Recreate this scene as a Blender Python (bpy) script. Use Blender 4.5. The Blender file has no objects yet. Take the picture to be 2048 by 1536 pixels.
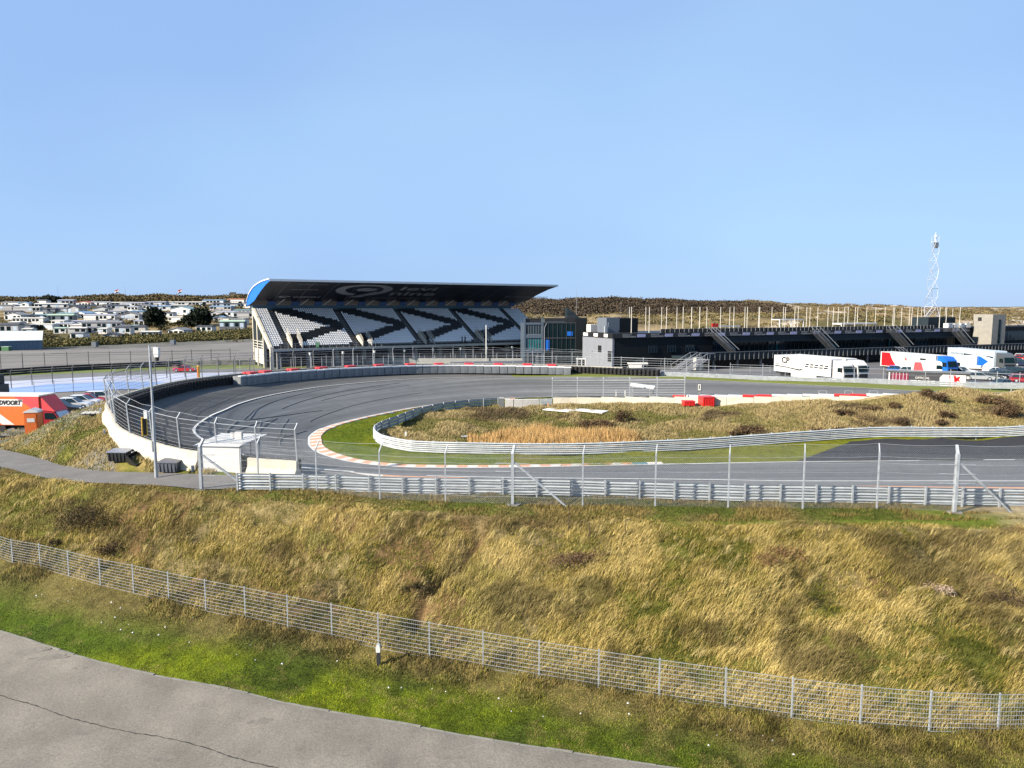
import bpy, math, random
import numpy as np
from mathutils import Vector
R=math.radians
rng=np.random.default_rng(7); random.seed(7)
sc=bpy.context.scene; COL=sc.collection
# ---------------- camera, world, sun ----------------
CZ=16.0; F=1420.0; PIT=math.atan(151/F)
cam=bpy.data.cameras.new('camera'); camo=bpy.data.objects.new('camera',cam); COL.objects.link(camo)
camo.location=(0,0,CZ); camo.rotation_euler=(math.pi/2-PIT,0,0)
cam.sensor_width=36; cam.lens=F/2048*36; cam.clip_start=0.5; cam.clip_end=20000
sc.camera=camo
SUN_EL=29.0; SHX,SHY=1.7,0.92           # horizontal direction the shadows fall
sdir=Vector((-SHX,-SHY,0)).normalized()*math.cos(R(SUN_EL)); sdir.z=math.sin(R(SUN_EL))
w=bpy.data.worlds.new('World'); sc.world=w; w.use_nodes=True
nt=w.node_tree; nt.nodes.clear()
wo=nt.nodes.new('ShaderNodeOutputWorld'); bg=nt.nodes.new('ShaderNodeBackground')
sky=nt.nodes.new('ShaderNodeTexSky'); sky.sky_type='NISHITA'; sky.sun_disc=False
sky.sun_elevation=R(SUN_EL); sky.sun_rotation=math.atan2(sdir.x,sdir.y)
sky.altitude=0; sky.air_density=1.0; sky.dust_density=0.35; sky.ozone_density=3.5
tc=nt.nodes.new('ShaderNodeTexCoord'); mp=nt.nodes.new('ShaderNodeMapping'); mp.inputs['Scale'].default_value=(1,1,2.6)
cn=nt.nodes.new('ShaderNodeTexNoise'); cn.inputs['Scale'].default_value=1.1; cn.inputs['Detail'].default_value=3; cn.inputs['Roughness'].default_value=.45
cr=nt.nodes.new('ShaderNodeValToRGB'); cr.color_ramp.elements[0].position=.42; cr.color_ramp.elements[1].position=.75
cr.color_ramp.elements[0].color=(0,0,0,1); cr.color_ramp.elements[1].color=(1,1,1,1)
mx=nt.nodes.new('ShaderNodeMix'); mx.data_type='RGBA'; mx.inputs[7].default_value=(1.50,2.52,4.30,1)
L=nt.links.new
L(tc.outputs['Generated'],mp.inputs[0]); L(mp.outputs[0],cn.inputs['Vector']); L(cn.outputs['Fac'],cr.inputs[0])
hs=nt.nodes.new('ShaderNodeHueSaturation'); hs.inputs['Saturation'].default_value=1.0; hs.inputs['Value'].default_value=.72
L(sky.outputs[0],hs.inputs['Color']); cl=nt.nodes.new('ShaderNodeMix'); cl.data_type='RGBA'; cl.inputs[6].default_value=(1.37,2.18,3.68,1); cl.inputs[7].default_value=(1.78,2.72,3.95,1)
L(cr.outputs[0],cl.inputs[0]); L(cl.outputs[2],mx.inputs[7]); mx.inputs[0].default_value=.88; L(hs.outputs[0],mx.inputs[6]); L(mx.outputs[2],bg.inputs[0])
bg.inputs[1].default_value=0.10; L(bg.outputs[0],wo.inputs[0])
sl=bpy.data.lights.new('sun','SUN'); sl.energy=4.9; sl.angle=R(0.5); sl.color=(1,.90,.75)
so=bpy.data.objects.new('sun',sl); COL.objects.link(so); so.rotation_euler=sdir.to_track_quat('Z','Y').to_euler()
vs=sc.view_settings; vs.view_transform='Standard'; vs.look='None'; vs.gamma=1; vs.use_curve_mapping=False; vs.exposure=1.35
sc.cycles.max_bounces=5; sc.cycles.transparent_max_bounces=6; sc.cycles.caustics_reflective=False; sc.cycles.caustics_refractive=False

# ---------------- materials ----------------
KA=.735   # one common scale for every base colour
def mat(name,col,rough=.6,var=.18,scale=2.0,metal=0.,bump=0.,col2=None,attr=None,bscale=None,spec=.5,detail=5,speck=0,sscale=30):
    col=tuple(q*KA for q in col); col2=tuple(q*KA for q in col2) if col2 else None
    m=bpy.data.materials.new(name); m.use_nodes=True; n=m.node_tree.nodes; l=m.node_tree.links.new
    b=n['Principled BSDF']; b.inputs['Roughness'].default_value=rough; b.inputs['Metallic'].default_value=metal
    b.inputs['Specular IOR Level'].default_value=spec
    t=n.new('ShaderNodeTexCoord'); no=n.new('ShaderNodeTexNoise'); no.inputs['Scale'].default_value=scale; no.inputs['Detail'].default_value=detail; no.inputs['Roughness'].default_value=.65
    l(t.outputs['Object'],no.inputs['Vector'])
    r=n.new('ShaderNodeMapRange'); r.inputs[1].default_value=.3; r.inputs[2].default_value=.7; l(no.outputs['Fac'],r.inputs[0])
    if attr:
        a=n.new('ShaderNodeAttribute'); a.attribute_name=attr
        r.inputs[3].default_value=(1-var)*KA; r.inputs[4].default_value=(1+var)*KA
        v=n.new('ShaderNodeVectorMath'); v.operation='SCALE'; l(a.outputs['Color'],v.inputs[0]); l(r.outputs[0],v.inputs['Scale']); l(v.outputs[0],b.inputs['Base Color'])
    else:
        mixn=n.new('ShaderNodeMix'); mixn.data_type='RGBA'
        c2=col2 if col2 else tuple(max(0,c*(1-var)) for c in col); c1=col if col2 else tuple(min(1,c*(1+var*.5)) for c in col)
        mixn.inputs[6].default_value=(*c1,1); mixn.inputs[7].default_value=(*c2,1)
        l(r.outputs[0],mixn.inputs[0]); l(mixn.outputs[2],b.inputs['Base Color'])
        if speck:
            s2=n.new('ShaderNodeTexNoise'); s2.inputs['Scale'].default_value=sscale; s2.inputs['Detail'].default_value=4; s2.inputs['Roughness'].default_value=.7; l(t.outputs['Object'],s2.inputs['Vector'])
            s3=n.new('ShaderNodeMapRange'); s3.inputs[1].default_value=.3; s3.inputs[2].default_value=.7; s3.inputs[3].default_value=1-speck; s3.inputs[4].default_value=1+speck; l(s2.outputs['Fac'],s3.inputs[0])
            s4=n.new('ShaderNodeVectorMath'); s4.operation='SCALE'; l(mixn.outputs[2],s4.inputs[0]); l(s3.outputs[0],s4.inputs['Scale']); l(s4.outputs[0],b.inputs['Base Color'])
    if bump:
        bn=n.new('ShaderNodeTexNoise'); bn.inputs['Scale'].default_value=bscale or scale*4; bn.inputs['Detail'].default_value=6
        l(t.outputs['Object'],bn.inputs['Vector']); bu=n.new('ShaderNodeBump'); bu.inputs['Strength'].default_value=bump; bu.inputs['Distance'].default_value=.1
        l(bn.outputs['Fac'],bu.inputs['Height']); l(bu.outputs[0],b.inputs['Normal'])
    return m
M={}
def dm(k,*a,**kw): M[k]=mat(k,*a,**kw)
dm('galv',(.42,.45,.48),rough=.45,metal=.1,var=.25,scale=3)
dm('rail',(.56,.60,.62),rough=.45,metal=.05,var=.22,scale=1.6)
dm('darksteel',(.05,.053,.06),rough=.5,var=.3)
dm('midsteel',(.16,.17,.18),rough=.5,var=.2)
dm('white',(.76,.75,.72),rough=.45,var=.07)
dm('offwhite',(.66,.64,.58),rough=.6,var=.15)
dm('concrete_pale',(.62,.575,.47),rough=.8,var=.2,scale=1.3,bump=.2)
dm('concrete',(.42,.41,.39),rough=.85,var=.2,scale=1.5,bump=.15)
dm('concrete_dark',(.2,.2,.2),rough=.85,var=.25,scale=1)
dm('black',(.012,.012,.014),rough=.5,var=.4)
dm('seat_white',(1.,1.,1.0),rough=.4,var=.03)
dm('rubber',(.014,.014,.015),rough=.75,var=.5,scale=6,bump=.3)
dm('rubbergrey',(.06,.06,.06),rough=.8,var=.4,scale=6)
dm('red',(.75,.025,.02),rough=.4,var=.12)
dm('redpad',(.78,.06,.07),rough=.5,var=.2)
dm('orange',(.75,.16,.02),rough=.45,var=.12)
dm('kerb_orange',(.68,.34,.19),rough=.7,var=.25,scale=3)
dm('kerb_white',(.70,.65,.58),rough=.7,var=.25,scale=3)
dm('kerb_red',(.6,.1,.08),rough=.7); dm('kerb_teal',(.08,.2,.22),rough=.7)
dm('paint_white',(.72,.72,.7),rough=.7,var=.3,scale=4)
dm('glass_dark',(.006,.018,.022),rough=.12,var=.3,scale=.4,spec=.12)
dm('glass_teal',(.02,.16,.19),rough=.1,var=.5,scale=.7)
dm('glass',(.02,.04,.055),spec=.3,rough=.1,var=.3)
dm('blue',(.0,.16,.75),rough=.35,var=.1)
dm('bluetruck',(.01,.14,.6),rough=.3,var=.1)
dm('navy',(.004,.007,.02),rough=.6,var=.4,scale=.3)
dm('logo',(.30,.31,.33),rough=.6)
dm('tealband',(.02,.08,.12),rough=.5)
dm('greyblock',(.22,.235,.25),rough=.6,var=.35,scale=1.2)
dm('stone',(.5,.5,.5),rough=.8,var=.2)
dm('yellow',(.7,.42,.04),rough=.5)
dm('green',(.05,.18,.07),rough=.5); dm('palegreen',(.42,.55,.42),rough=.6)
dm('bldg_black',(.006,.010,.013),spec=.2,rough=.7,var=.3,scale=.5)
dm('bldg_slate',(.014,.026,.034),spec=.25,rough=.6,var=.25,scale=.5)
dm('bldg_white',(.21,.225,.26),rough=.7,var=.1,scale=.6)
dm('homegrey',(.42,.42,.43),rough=.6,var=.1); dm('bldg_bluegrey',(.13,.155,.19),rough=.6,var=.12)
dm('shedblue',(.12,.2,.28),rough=.6,var=.2); dm('roofwhite',(.7,.76,.8),rough=.5,var=.08)
dm('tarp',(.1,.1,.11),rough=.6)
dm('maroon',(.2,.01,.05),rough=.5); dm('darkred',(.35,.015,.03),rough=.4)
dm('asphalt_old',(.215,.192,.160),rough=.95,var=.28,scale=.35,bump=.12,bscale=40,detail=12,speck=.35,sscale=14)
dm('asphalt_path',(.16,.152,.145),rough=.92,var=.2,scale=.7,speck=.2,sscale=10)
dm('asphalt_dark',(.018,.018,.021),rough=.85,var=.35,scale=2.5,bump=.1)
dm('asphalt_lot',(.19,.175,.16),rough=.95,var=.28,scale=.06,detail=8)
dm('asphalt_pad',(.13,.13,.135),rough=.9,var=.3,scale=.08,detail=8)
dm('asphalt_far',(.16,.16,.165),rough=.9,var=.2,scale=.2)
dm('runoff',(.45,.48,.59),rough=.8,var=.18,scale=.15); dm('runoffblue',(.24,.36,.62),rough=.8,var=.14,scale=.2)
dm('kerbstone',(.24,.23,.2),rough=.9,var=.3,scale=2)
dm('crack',(.03,.03,.028),rough=.9)
dm('wood',(.09,.06,.04),rough=.8,var=.4)
dm('tower_concrete',(.30,.285,.25),rough=.85,var=.2,scale=1)
dm('ground',(.2,.2,.1),rough=.95,var=.4,scale=1.5,attr='Col',bump=.8,bscale=5,spec=.1,detail=10)
dm('blades',(.2,.2,.1),rough=.75,var=.12,scale=.8,attr='Col',spec=.25)
dm('leaf',(.1,.1,.1),rough=.8,var=.15,scale=1,attr='Col',spec=.15)
# race track asphalt with rubbered streaks that follow the lap
def track_mat():
    m=bpy.data.materials.new('track_asphalt'); m.use_nodes=True; n=m.node_tree.nodes; l=m.node_tree.links.new
    b=n['Principled BSDF']; b.inputs['Roughness'].default_value=.8; b.inputs['Specular IOR Level'].default_value=.35
    uv=n.new('ShaderNodeUVMap'); uv.uv_map='UVMap'
    def no(sx,sy,det,sc_=1):
        mp=n.new('ShaderNodeMapping'); mp.inputs['Scale'].default_value=(sx,sy,1); l(uv.outputs[0],mp.inputs[0])
        t=n.new('ShaderNodeTexNoise'); t.inputs['Scale'].default_value=sc_; t.inputs['Detail'].default_value=det; t.inputs['Roughness'].default_value=.6
        l(mp.outputs[0],t.inputs['Vector']); return t
    a=no(.012,.55,5); c=no(.03,2.2,4); d=no(.5,.5,8)
    tco=n.new('ShaderNodeTexCoord')
    r1=n.new('ShaderNodeMapRange'); l(a.outputs['Fac'],r1.inputs[0]); r1.inputs[1].default_value=.35; r1.inputs[2].default_value=.65; r1.inputs[3].default_value=.62; r1.inputs[4].default_value=1.12
    r2=n.new('ShaderNodeMapRange'); l(c.outputs['Fac'],r2.inputs[0]); r2.inputs[1].default_value=.3; r2.inputs[2].default_value=.6; r2.inputs[3].default_value=.82; r2.inputs[4].default_value=1.04
    r3=n.new('ShaderNodeMapRange'); l(d.outputs['Fac'],r3.inputs[0]); r3.inputs[1].default_value=.3; r3.inputs[2].default_value=.7; r3.inputs[3].default_value=.8*.9; r3.inputs[4].default_value=.8*1.1
    m1=n.new('ShaderNodeMath'); m1.operation='MULTIPLY'; l(r1.outputs[0],m1.inputs[0]); l(r2.outputs[0],m1.inputs[1])
    m2=n.new('ShaderNodeMath'); m2.operation='MULTIPLY'; l(m1.outputs[0],m2.inputs[0]); l(r3.outputs[0],m2.inputs[1])
    at=n.new('ShaderNodeAttribute'); at.attribute_name='Col'
    v=n.new('ShaderNodeVectorMath'); v.operation='SCALE'; l(at.outputs['Color'],v.inputs[0]); l(m2.outputs[0],v.inputs['Scale']); l(v.outputs[0],b.inputs['Base Color'])
    return m
M['track']=track_mat()

# ---------------- mesh builder ----------------
class MB:
    def __init__(s): s.V=[]; s.P=[]; s.n=0
    def add(s,v,f,mi=0):
        v=np.asarray(v,dtype=np.float64).reshape(-1,3); s.V.append(v)
        f=np.asarray(f,dtype=np.int64)
        s.P.append((f+s.n,mi)); s.n+=len(v); return s
    def hexa(s,c,mi=0):   # 8 corners: bottom 4 ccw, top 4
        return s.add(c,[[0,3,2,1],[4,5,6,7],[0,1,5,4],[1,2,6,5],[2,3,7,6],[3,0,4,7]],mi)
    def box(s,x0,x1,y0,y1,z0,z1,mi=0):
        return s.hexa([(x0,y0,z0),(x1,y0,z0),(x1,y1,z0),(x0,y1,z0),(x0,y0,z1),(x1,y0,z1),(x1,y1,z1),(x0,y1,z1)],mi)
    def obox(s,c,d,l,w_,z0,z1,mi=0):  # centre xy, unit dir, length, width
        d=np.array(d[:2],float); d/=np.linalg.norm(d); n=np.array([-d[1],d[0]]); c=np.array(c[:2],float)
        q=[c-d*l/2-n*w_/2,c+d*l/2-n*w_/2,c+d*l/2+n*w_/2,c-d*l/2+n*w_/2]
        return s.hexa([(*p,z0) for p in q]+[(*p,z1) for p in q],mi)
    def bar(s,a,b,r,r2=None,mi=0,n=4):
        a=np.array(a,float); b=np.array(b,float); d=b-a; ln=np.linalg.norm(d)
        if ln<1e-6: return s
        d/=ln; u=np.cross(d,(0,0,1.) if abs(d[2])<.95 else (1.,0,0)); u/=np.linalg.norm(u); v=np.cross(d,u)
        r2=r if r2 is None else r2
        t=np.arange(n)*2*np.pi/n+np.pi/n
        ring=np.cos(t)[:,None]*u+np.sin(t)[:,None]*v
        k=1.0
        s.add(np.vstack([a+ring*r*k,b+ring*r2*k]),[[i,(i+1)%n,n+(i+1)%n,n+i] for i in range(n)],mi)
        s.P.append((np.array([list(range(n))[::-1]])+s.n-2*n,mi)); s.P.append((np.array([list(range(n,2*n))])+s.n-2*n,mi))
        return s
    def prism(s,poly,y0,y1,mi=0,plane='xz'):   # extrude an outline in xz along y
        n=len(poly); 
        if plane=='xz': A=[(p[0],y0,p[1]) for p in poly]+[(p[0],y1,p[1]) for p in poly]
        else: A=[(p[0],p[1],y0) for p in poly]+[(p[0],p[1],y1) for p in poly]
        s.add(A,[[i,(i+1)%n,n+(i+1)%n,n+i] for i in range(n)],mi)
        s.P.append((np.array([list(range(n))[::-1]])+s.n-2*n,mi)); s.P.append((np.array([list(range(n,2*n))])+s.n-2*n,mi))
        return s
    def quad(s,a,b,c,d,mi=0): return s.add([a,b,c,d],[[0,1,2,3]],mi)
    def rep(s,tv,tf,X,mi=0):   # replicate template: X = list of (origin, 3x3)
        tv=np.asarray(tv); tf=np.asarray(tf); k=len(tv)
        O=np.array([x[0] for x in X]); A=np.array([x[1] for x in X])
        V=np.einsum('nij,kj->nki',A,tv)+O[:,None,:]
        Fc=tf[None]+(np.arange(len(X))*k)[:,None,None]
        return s.add(V.reshape(-1,3),Fc.reshape(-1,tf.shape[1]),mi)
    def shift(s,o):
        o=np.array(o); s.V=[v-o for v in s.V]; return s
    def build(s,name,mats,parent=None,col=None,uv=None,smooth=False,link=True):
        me=bpy.data.meshes.new(name); V=np.vstack(s.V) if s.V else np.zeros((0,3))
        me.vertices.add(len(V)); me.vertices.foreach_set('co',V.ravel().astype(np.float32))
        idx=np.concatenate([f.ravel() for f,_ in s.P]); tot=np.concatenate([np.full(len(f),f.shape[1]) for f,_ in s.P])
        mi=np.concatenate([np.full(len(f),m) for f,m in s.P]); st=np.concatenate([[0],np.cumsum(tot)[:-1]])
        me.loops.add(len(idx)); me.loops.foreach_set('vertex_index',idx.astype(np.int32))
        me.polygons.add(len(tot)); me.polygons.foreach_set('loop_start',st.astype(np.int32))
        try: me.polygons.foreach_set('loop_total',tot.astype(np.int32))
        except Exception: pass
        me.polygons.foreach_set('material_index',mi.astype(np.int32))
        if smooth: me.polygons.foreach_set('use_smooth',np.ones(len(tot),bool))
        else: me.polygons.foreach_set('use_smooth',np.zeros(len(tot),bool))
        me.update(calc_edges=True)
        if col is not None:
            a=me.color_attributes.new('Col','FLOAT_COLOR','POINT'); c=np.ones((len(V),4),np.float32); c[:,:3]=col; a.data.foreach_set('color',c.ravel())
        if uv is not None:
            u=me.uv_layers.new(name='UVMap'); u.data.foreach_set('uv',np.asarray(uv)[idx].astype(np.float32).ravel())
        for m_ in (mats if isinstance(mats,(list,tuple)) else [mats]): me.materials.append(M[m_] if isinstance(m_,str) else m_)
        o=bpy.data.objects.new(name,me)
        if link: COL.objects.link(o)
        if parent is not None: o.parent=parent
        return o
def tag(o,label,cat,group=None,kind=None):
    if label: o['label']=label
    if cat: o['category']=cat
    if group: o['group']=group
    if kind: o['kind']=kind
    return o
def struct(o): o['kind']='structure'; return o
def thing(name,label,cat,loc=(0,0,0),rz=0,group=None):
    o=bpy.data.objects.new(name,None); COL.objects.link(o); o.location=[float(c) for c in loc]; o.rotation_euler=(0,0,rz); o.empty_display_size=.3
    return tag(o,label,cat,group)
def dup(o,parent=None,loc=None,rz=None,label=None,group=None,cat=None):
    c=o.copy(); COL.objects.link(c)
    if parent is not None: c.parent=parent
    if loc is not None: c.location=[float(v) for v in loc]
    if rz is not None: c.rotation_euler=(0,0,rz)
    if label: c['label']=label
    if group: c['group']=group
    if cat: c['category']=cat
    for ch in list(o.children): dup(ch,c)
    return c
def text(s,size,parent,m,loc,rot,name='lettering',ext=.01,sx=1,bold=0,shear=0):
    cu=bpy.data.curves.new('t','FONT'); cu.body=s; cu.size=size; cu.extrude=ext; cu.align_x='LEFT'; cu.offset=bold; cu.shear=shear; cu.resolution_u=3
    t=bpy.data.objects.new('t',cu); COL.objects.link(t); bpy.context.view_layer.update()
    me=bpy.data.meshes.new_from_object(t.evaluated_get(bpy.context.evaluated_depsgraph_get()))
    bpy.data.objects.remove(t); me.materials.clear(); me.materials.append(M[m]); me.name=name
    o=bpy.data.objects.new(name,me); COL.objects.link(o); o.parent=parent; o.location=loc; o.rotation_euler=rot; o.scale=(sx,1,1)
    return o

# ---------------- noise ----------------
_perm=rng.random((256,256))
def vn(x,y):
    x=np.asarray(x,float); y=np.asarray(y,float)
    xi=np.floor(x).astype(int); yi=np.floor(y).astype(int); fx=x-xi; fy=y-yi
    fx=fx*fx*(3-2*fx); fy=fy*fy*(3-2*fy)
    g=lambda a,b:_perm[a%256,b%256]
    return (g(xi,yi)*(1-fx)+g(xi+1,yi)*fx)*(1-fy)+(g(xi,yi+1)*(1-fx)+g(xi+1,yi+1)*fx)*fy
def fbm(x,y,o=4):
    s=0;a=.5;t=0
    for i in range(o):
        s=s+a*vn(x*2**i+17.3*i,y*2**i+5.1*i); t+=a; a*=.5
    return s/t
def sm(a,b,x): t=np.clip((x-a)/(b-a),0,1); return t*t*(3-2*t)

# a ray of the photograph's viewpoint, met with a level plane
def U(px,py,z):
    dx=(px-1024)/F; dy=-(py-768)/F
    X=dx; Y=math.cos(PIT)+dy*math.sin(PIT); Z=-math.sin(PIT)+dy*math.cos(PIT)
    t=(z-CZ)/Z
    return np.array([X*t,Y*t,z])
def UY(px,py,Y):   # same ray, met at depth Y
    dx=(px-1024)/F; dy=-(py-768)/F
    y=math.cos(PIT)+dy*math.sin(PIT); t=Y/y
    return np.array([dx*t,Y,CZ+t*(-math.sin(PIT)+dy*math.cos(PIT))])
def catmull(P,n):
    P=np.array(P,float); m=len(P); t=np.linspace(0,m-1,n); i=np.clip(np.floor(t).astype(int),0,m-2); f=(t-i)[:,None]
    g=lambda k:P[np.clip(k,0,m-1)]
    p0,p1,p2,p3=g(i-1),g(i),g(i+1),g(i+2)
    return .5*((2*p1)+(-p0+p2)*f+(2*p0-5*p1+4*p2-p3)*f**2+(-p0+3*p1-3*p2+p3)*f**3)
def resample(P,n=None,step=None):
    P=np.array(P,float); d=np.r_[0,np.cumsum(np.linalg.norm(np.diff(P,axis=0),axis=1))]
    if n is None: n=max(2,int(round(d[-1]/step))+1)
    s=np.linspace(0,d[-1],n); return np.stack([np.interp(s,d,P[:,k]) for k in range(P.shape[1])],1)
def inpoly(X,Y,P):
    P=np.array(P)[:,:2]; c=np.zeros(np.shape(X),bool); j=len(P)-1
    for i in range(len(P)):
        xi,yi=P[i]; xj,yj=P[j]
        if yi!=yj: c^=((yi>Y)!=(yj>Y))&(X<(xj-xi)*(Y-yi)/(yj-yi)+xi)
        j=i
    return c

# ---------------- the lap: inner edge, outer white line, barrier line ----------------
ST=[ # inner, white, barrier base
 ((90,57,4),(90,45.9,4.8),(90,40,4.9)),
 ((62,56.2,4),(62,45.7,4.8),(62,40.2,4.9)),
 (U(2048,920,4),(38,45.3,4.8),U(2048,1010,4.9)),
 ((30.3,55.1,4),(28,45.3,4.8),(25,40.7,4.9)),
 (U(1560,925,4),(19,45.3,4.8),U(1548,1001,4.9)),
 (U(1353,929,4),(11.5,45.5,4.85),U(1353,997,4.9)),
 (U(1023,935.6,4),(0,45.6,4.95),U(1023,990,4.95)),
 (U(864,936,4),U(800,951,5),U(800,986,4.95)),
 (U(791,934,4),U(700,944,5),U(700,972,5.0)),
 (U(718,927,4),U(600,935,4.9),U(610,952,5.0)),
 (U(669,917,4),U(500,915,5.15),U(500,943,5.05)),
 (U(635,905,4),U(430,890,5.5),U(385,928,5.35)),
 (U(620,893,4),U(400,876,5.8),U(326,914,5.55)),
 (U(618,882,4),U(388,862,6.05),U(278,897,5.85)),
 (U(620,873,4),U(395,850,6.2),U(243,878,6.2)),
 (U(635,861,4),U(420,833,6.4),(-31.4,55.6,6.65)),
 ((-18.9,71,4),U(450,820,6.4),(-33.9,59.5,7.2)),
 (U(669,849,4),(-27.6,71.5,6.4),(-34.9,66,7.4)),
 (U(718,837,4),(-26.9,77.8,6.4),(-35.1,75.5,7.4)),
 (U(766,827,4),U(620,777,6.3),(-32.9,85.5,7.2)),
 (U(840,813.5,4),U(700,768,6.3),(-28.5,92.7,7.1)),
 (U(913,805,4),U(800,760,6.2),(-20.5,100.2,7.0)),
 (U(986,798,4),U(900,756,6.1),(-10.5,105.2,6.85)),
 (U(1103,794,4.05),U(1080,754,5.95),(2.5,107.2,6.6)),
 (U(1200,793,4.3),U(1200,755,6.0),(11.5,107.3,6.3)),
 (U(1300,794,4.6),U(1300,757,6.1),U(1300,751,6.25)),
 (U(1500,792,5.2),U(1500,765,6.0),U(1500,757.5,6.3)),
 (U(1700,801,5.6),U(1700,775,6.3),U(1700,766,6.5)),
 ((46.5,80,5.75),(48.5,83,6.3),U(1900,774,6.6)),
 ((59,79.2,5.8),(62,81,6.3),(66,82.5,6.7)),
]
NS=30*12
LI,LW,LB=[catmull([s[k] for s in ST],NS) for k in range(3)]
def lap(fr,side):  # fr: station number (can be fractional)
    A={'i':LI,'w':LW,'b':LB}[side]; t=np.atleast_1d(fr)/(len(ST)-1)*(NS-1); return np.stack([np.interp(t,np.arange(NS),A[:,k]) for k in range(3)],1)
CORR=np.vstack([LI,LB[::-1]])
# mesh fence line at the foot of the bank
FB=[(-60,1096),(25.6,1125),(81,1136),(138,1152),(201,1170),(267.6,1186),(338,1204),(412,1222),(491,1239),(576,1258),(664,1276),(757,1297),(859,1316),(966,1336),(1078,1356),(1197,1376),(1318,1396),(1450,1416),(1583,1436),(1720,1452),(1858,1463),(1995,1466),(2130,1462),(2280,1456),(2440,1448)]
FZ=lambda x:1.5*max(0,1-max(x,-60)/900.)**1.3
FENCE=np.array([U(x,y,FZ(x)) for x,y in FB])
# inner guardrail line
ARM=[(2300,880),(2048,880),(1792,880.6),(1670,884),(1560,890),(1460,895),(1353,901),(1206,907.5),(1060,910),(940,909.5),(888,908),(815,904),(766,893),(750,880),(752,869),(765,861),(791,851),(840,834),(913,820),(996,813)]
ARML=catmull([U(x,y,4.05) for x,y in ARM],160)
# ---------------- terrain ----------------
C=[]
def c(px,py,z): C.append(tuple(U(px,py,z)))
def cw(x,y,z): C.append((x,y,z))
for i in range(0,NS,9):
    for A,o in ((LI,0),(LW,0),(LB,0)): cw(A[i][0],A[i][1],A[i][2]-.1)
for p in FENCE: cw(p[0],p[1],p[2])
for p in FENCE: cw(p[0]*1.02,p[1]+1.3,p[2]+.45)
for x,y in [(-200,1255),(0,1265),(164,1318),(351,1361),(480,1387),(600,1416),(781,1447),(962,1481),(1143,1509),(1324,1536),(1700,1590),(2300,1650)]: c(x,y,-.2)
for x,y in [(-30,10),(-15,10),(0,10),(15,10),(30,10),(-30,22),(-50,20),(45,10),(60,20)]: cw(x,y,-.25)
for x,y,z in [(-150,940,4.1),(0,950,4.2),(100,962,4.4),(200,975,4.6),(300,983,4.75),(400,992,4.85),(550,1003,4.85),(700,1012,4.8),(850,1022,4.8),(1000,1030,4.8),(1200,1036,4.75),(1400,1041,4.7),(1600,1044,4.7),(1800,1046,4.7),(2048,1048,4.7),(2300,1050,4.7)]: c(x,y,z)
for x,y,z in [(0,918,4.2),(100,940,4.4),(200,955,4.6),(300,962,4.85),(400,967,5.0),(403,985,4.9),(520,990,4.9),(-150,900,4.2)]: c(x,y,z)
# bank between service road and the outside of the banked corner
for x,y,z in [(300,936,5.15),(240,912,5.4),(190,890,5.7),(150,872,5.9),(100,885,5.2),(50,893,4.7),(0,890,4.35),(205,850,6.6),(190,832,6.95)]: c(x,y,z)
for q in [(-40,62,6.2),(-38.6,59,6.2),(-41,57,5.1),(-43,55,4.4),(-38.3,63,6.95),(-37,60,7.0),(-42,68,5.8),(-37.5,66,7.3),(-39,74,7.1),(-38.5,82,7),(-35,90,6.9),(-44,64,4.4),(-44,72,5.5),(-43,80,5.8),(-47,62,4.2),(-50,60,4.2),(-46,55,4.6),(-50,66,3.9),(-49,74,3.7),(-48,84,3.5),(-45,95,3.4),(-35,103,3.6),(-22,110,4.2),(-10,113,4.3),(3,114,4.2),(15,114,4),(30,112,4),(45,110,3.8),(60,104,3.8),(80,98,3.8),(-60,62,4.0),(-60,52,4.1),(-75,60,4.2),(-60,75,3.8),(-80,80,3.8),(-60,100,3.3),(-90,110,3.2),(-30,120,3.2),(0,122,3.2),(30,122,3.2),(60,118,3.2),(100,112,3.2),(120,100,3.4),(-120,100,3.2),(-120,60,4)]: cw(*q)
# infield
for q in [(0,58.3,4.1),(10,59,4.1),(-8,59,4.05),(20,61,4.1),(30,63.5,4.2),(42,65,4.3),(60,65,4.3),(80,66,4.5),
  (-13,65,4.0),(-10,70,4.0),(-9,75,4.1),(-4,80,4.2),(0,85,4.1),(6,88,4.1),(-5,66,3.7),(0,63,3.2),(0,68,3.0),(0,74,3.4),(8,63,3.2),(8,70,3.0),(8,77,3.8),(10,84,4.5),(15,64,3.5),(17,70,3.7),(17,77,4.3),(19,84,4.7),
  (24,67,4.4),(25,73,4.8),(27,79,5.0),(29,84,5.2),(33,69,5.2),(34,74,6.0),(35,78.5,5.8),(38,82,5.7),(40,69,5.4),(41,73.5,6.9),(41,77.5,6.5),(48,71,6.2),(49,76,7.25),(49,80,6.4),(58,72,6.6),(58,77,7.4),(60,83,6.2),(75,74,6.9),(78,80,7.5),(90,76,7)]: cw(*q)
for i in range(0,NS,10):
    p=LI[i]; q=LB[i]; d=(p-q)[:2]; d=d/np.linalg.norm(d)
    if i<300: cw(p[0]+d[0]*1.2,p[1]+d[1]*1.2,p[2]-.03)
C=np.array(C)
def _dedup(C):
    out=[]
    for q in C:
        if all((q[0]-o[0])**2+(q[1]-o[1])**2>.35 for o in out): out.append(q)
    return np.array(out)
C=_dedup(C); CC=1.2
_A=np.sqrt((C[:,None,0]-C[None,:,0])**2+(C[:,None,1]-C[None,:,1])**2+CC**2)
_n=len(C); _S=np.zeros((_n+1,_n+1)); _S[:_n,:_n]=_A-np.eye(_n)*.02; _S[_n,:_n]=1; _S[:_n,_n]=1
_W=np.linalg.solve(_S,np.r_[C[:,2],0])
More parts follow.
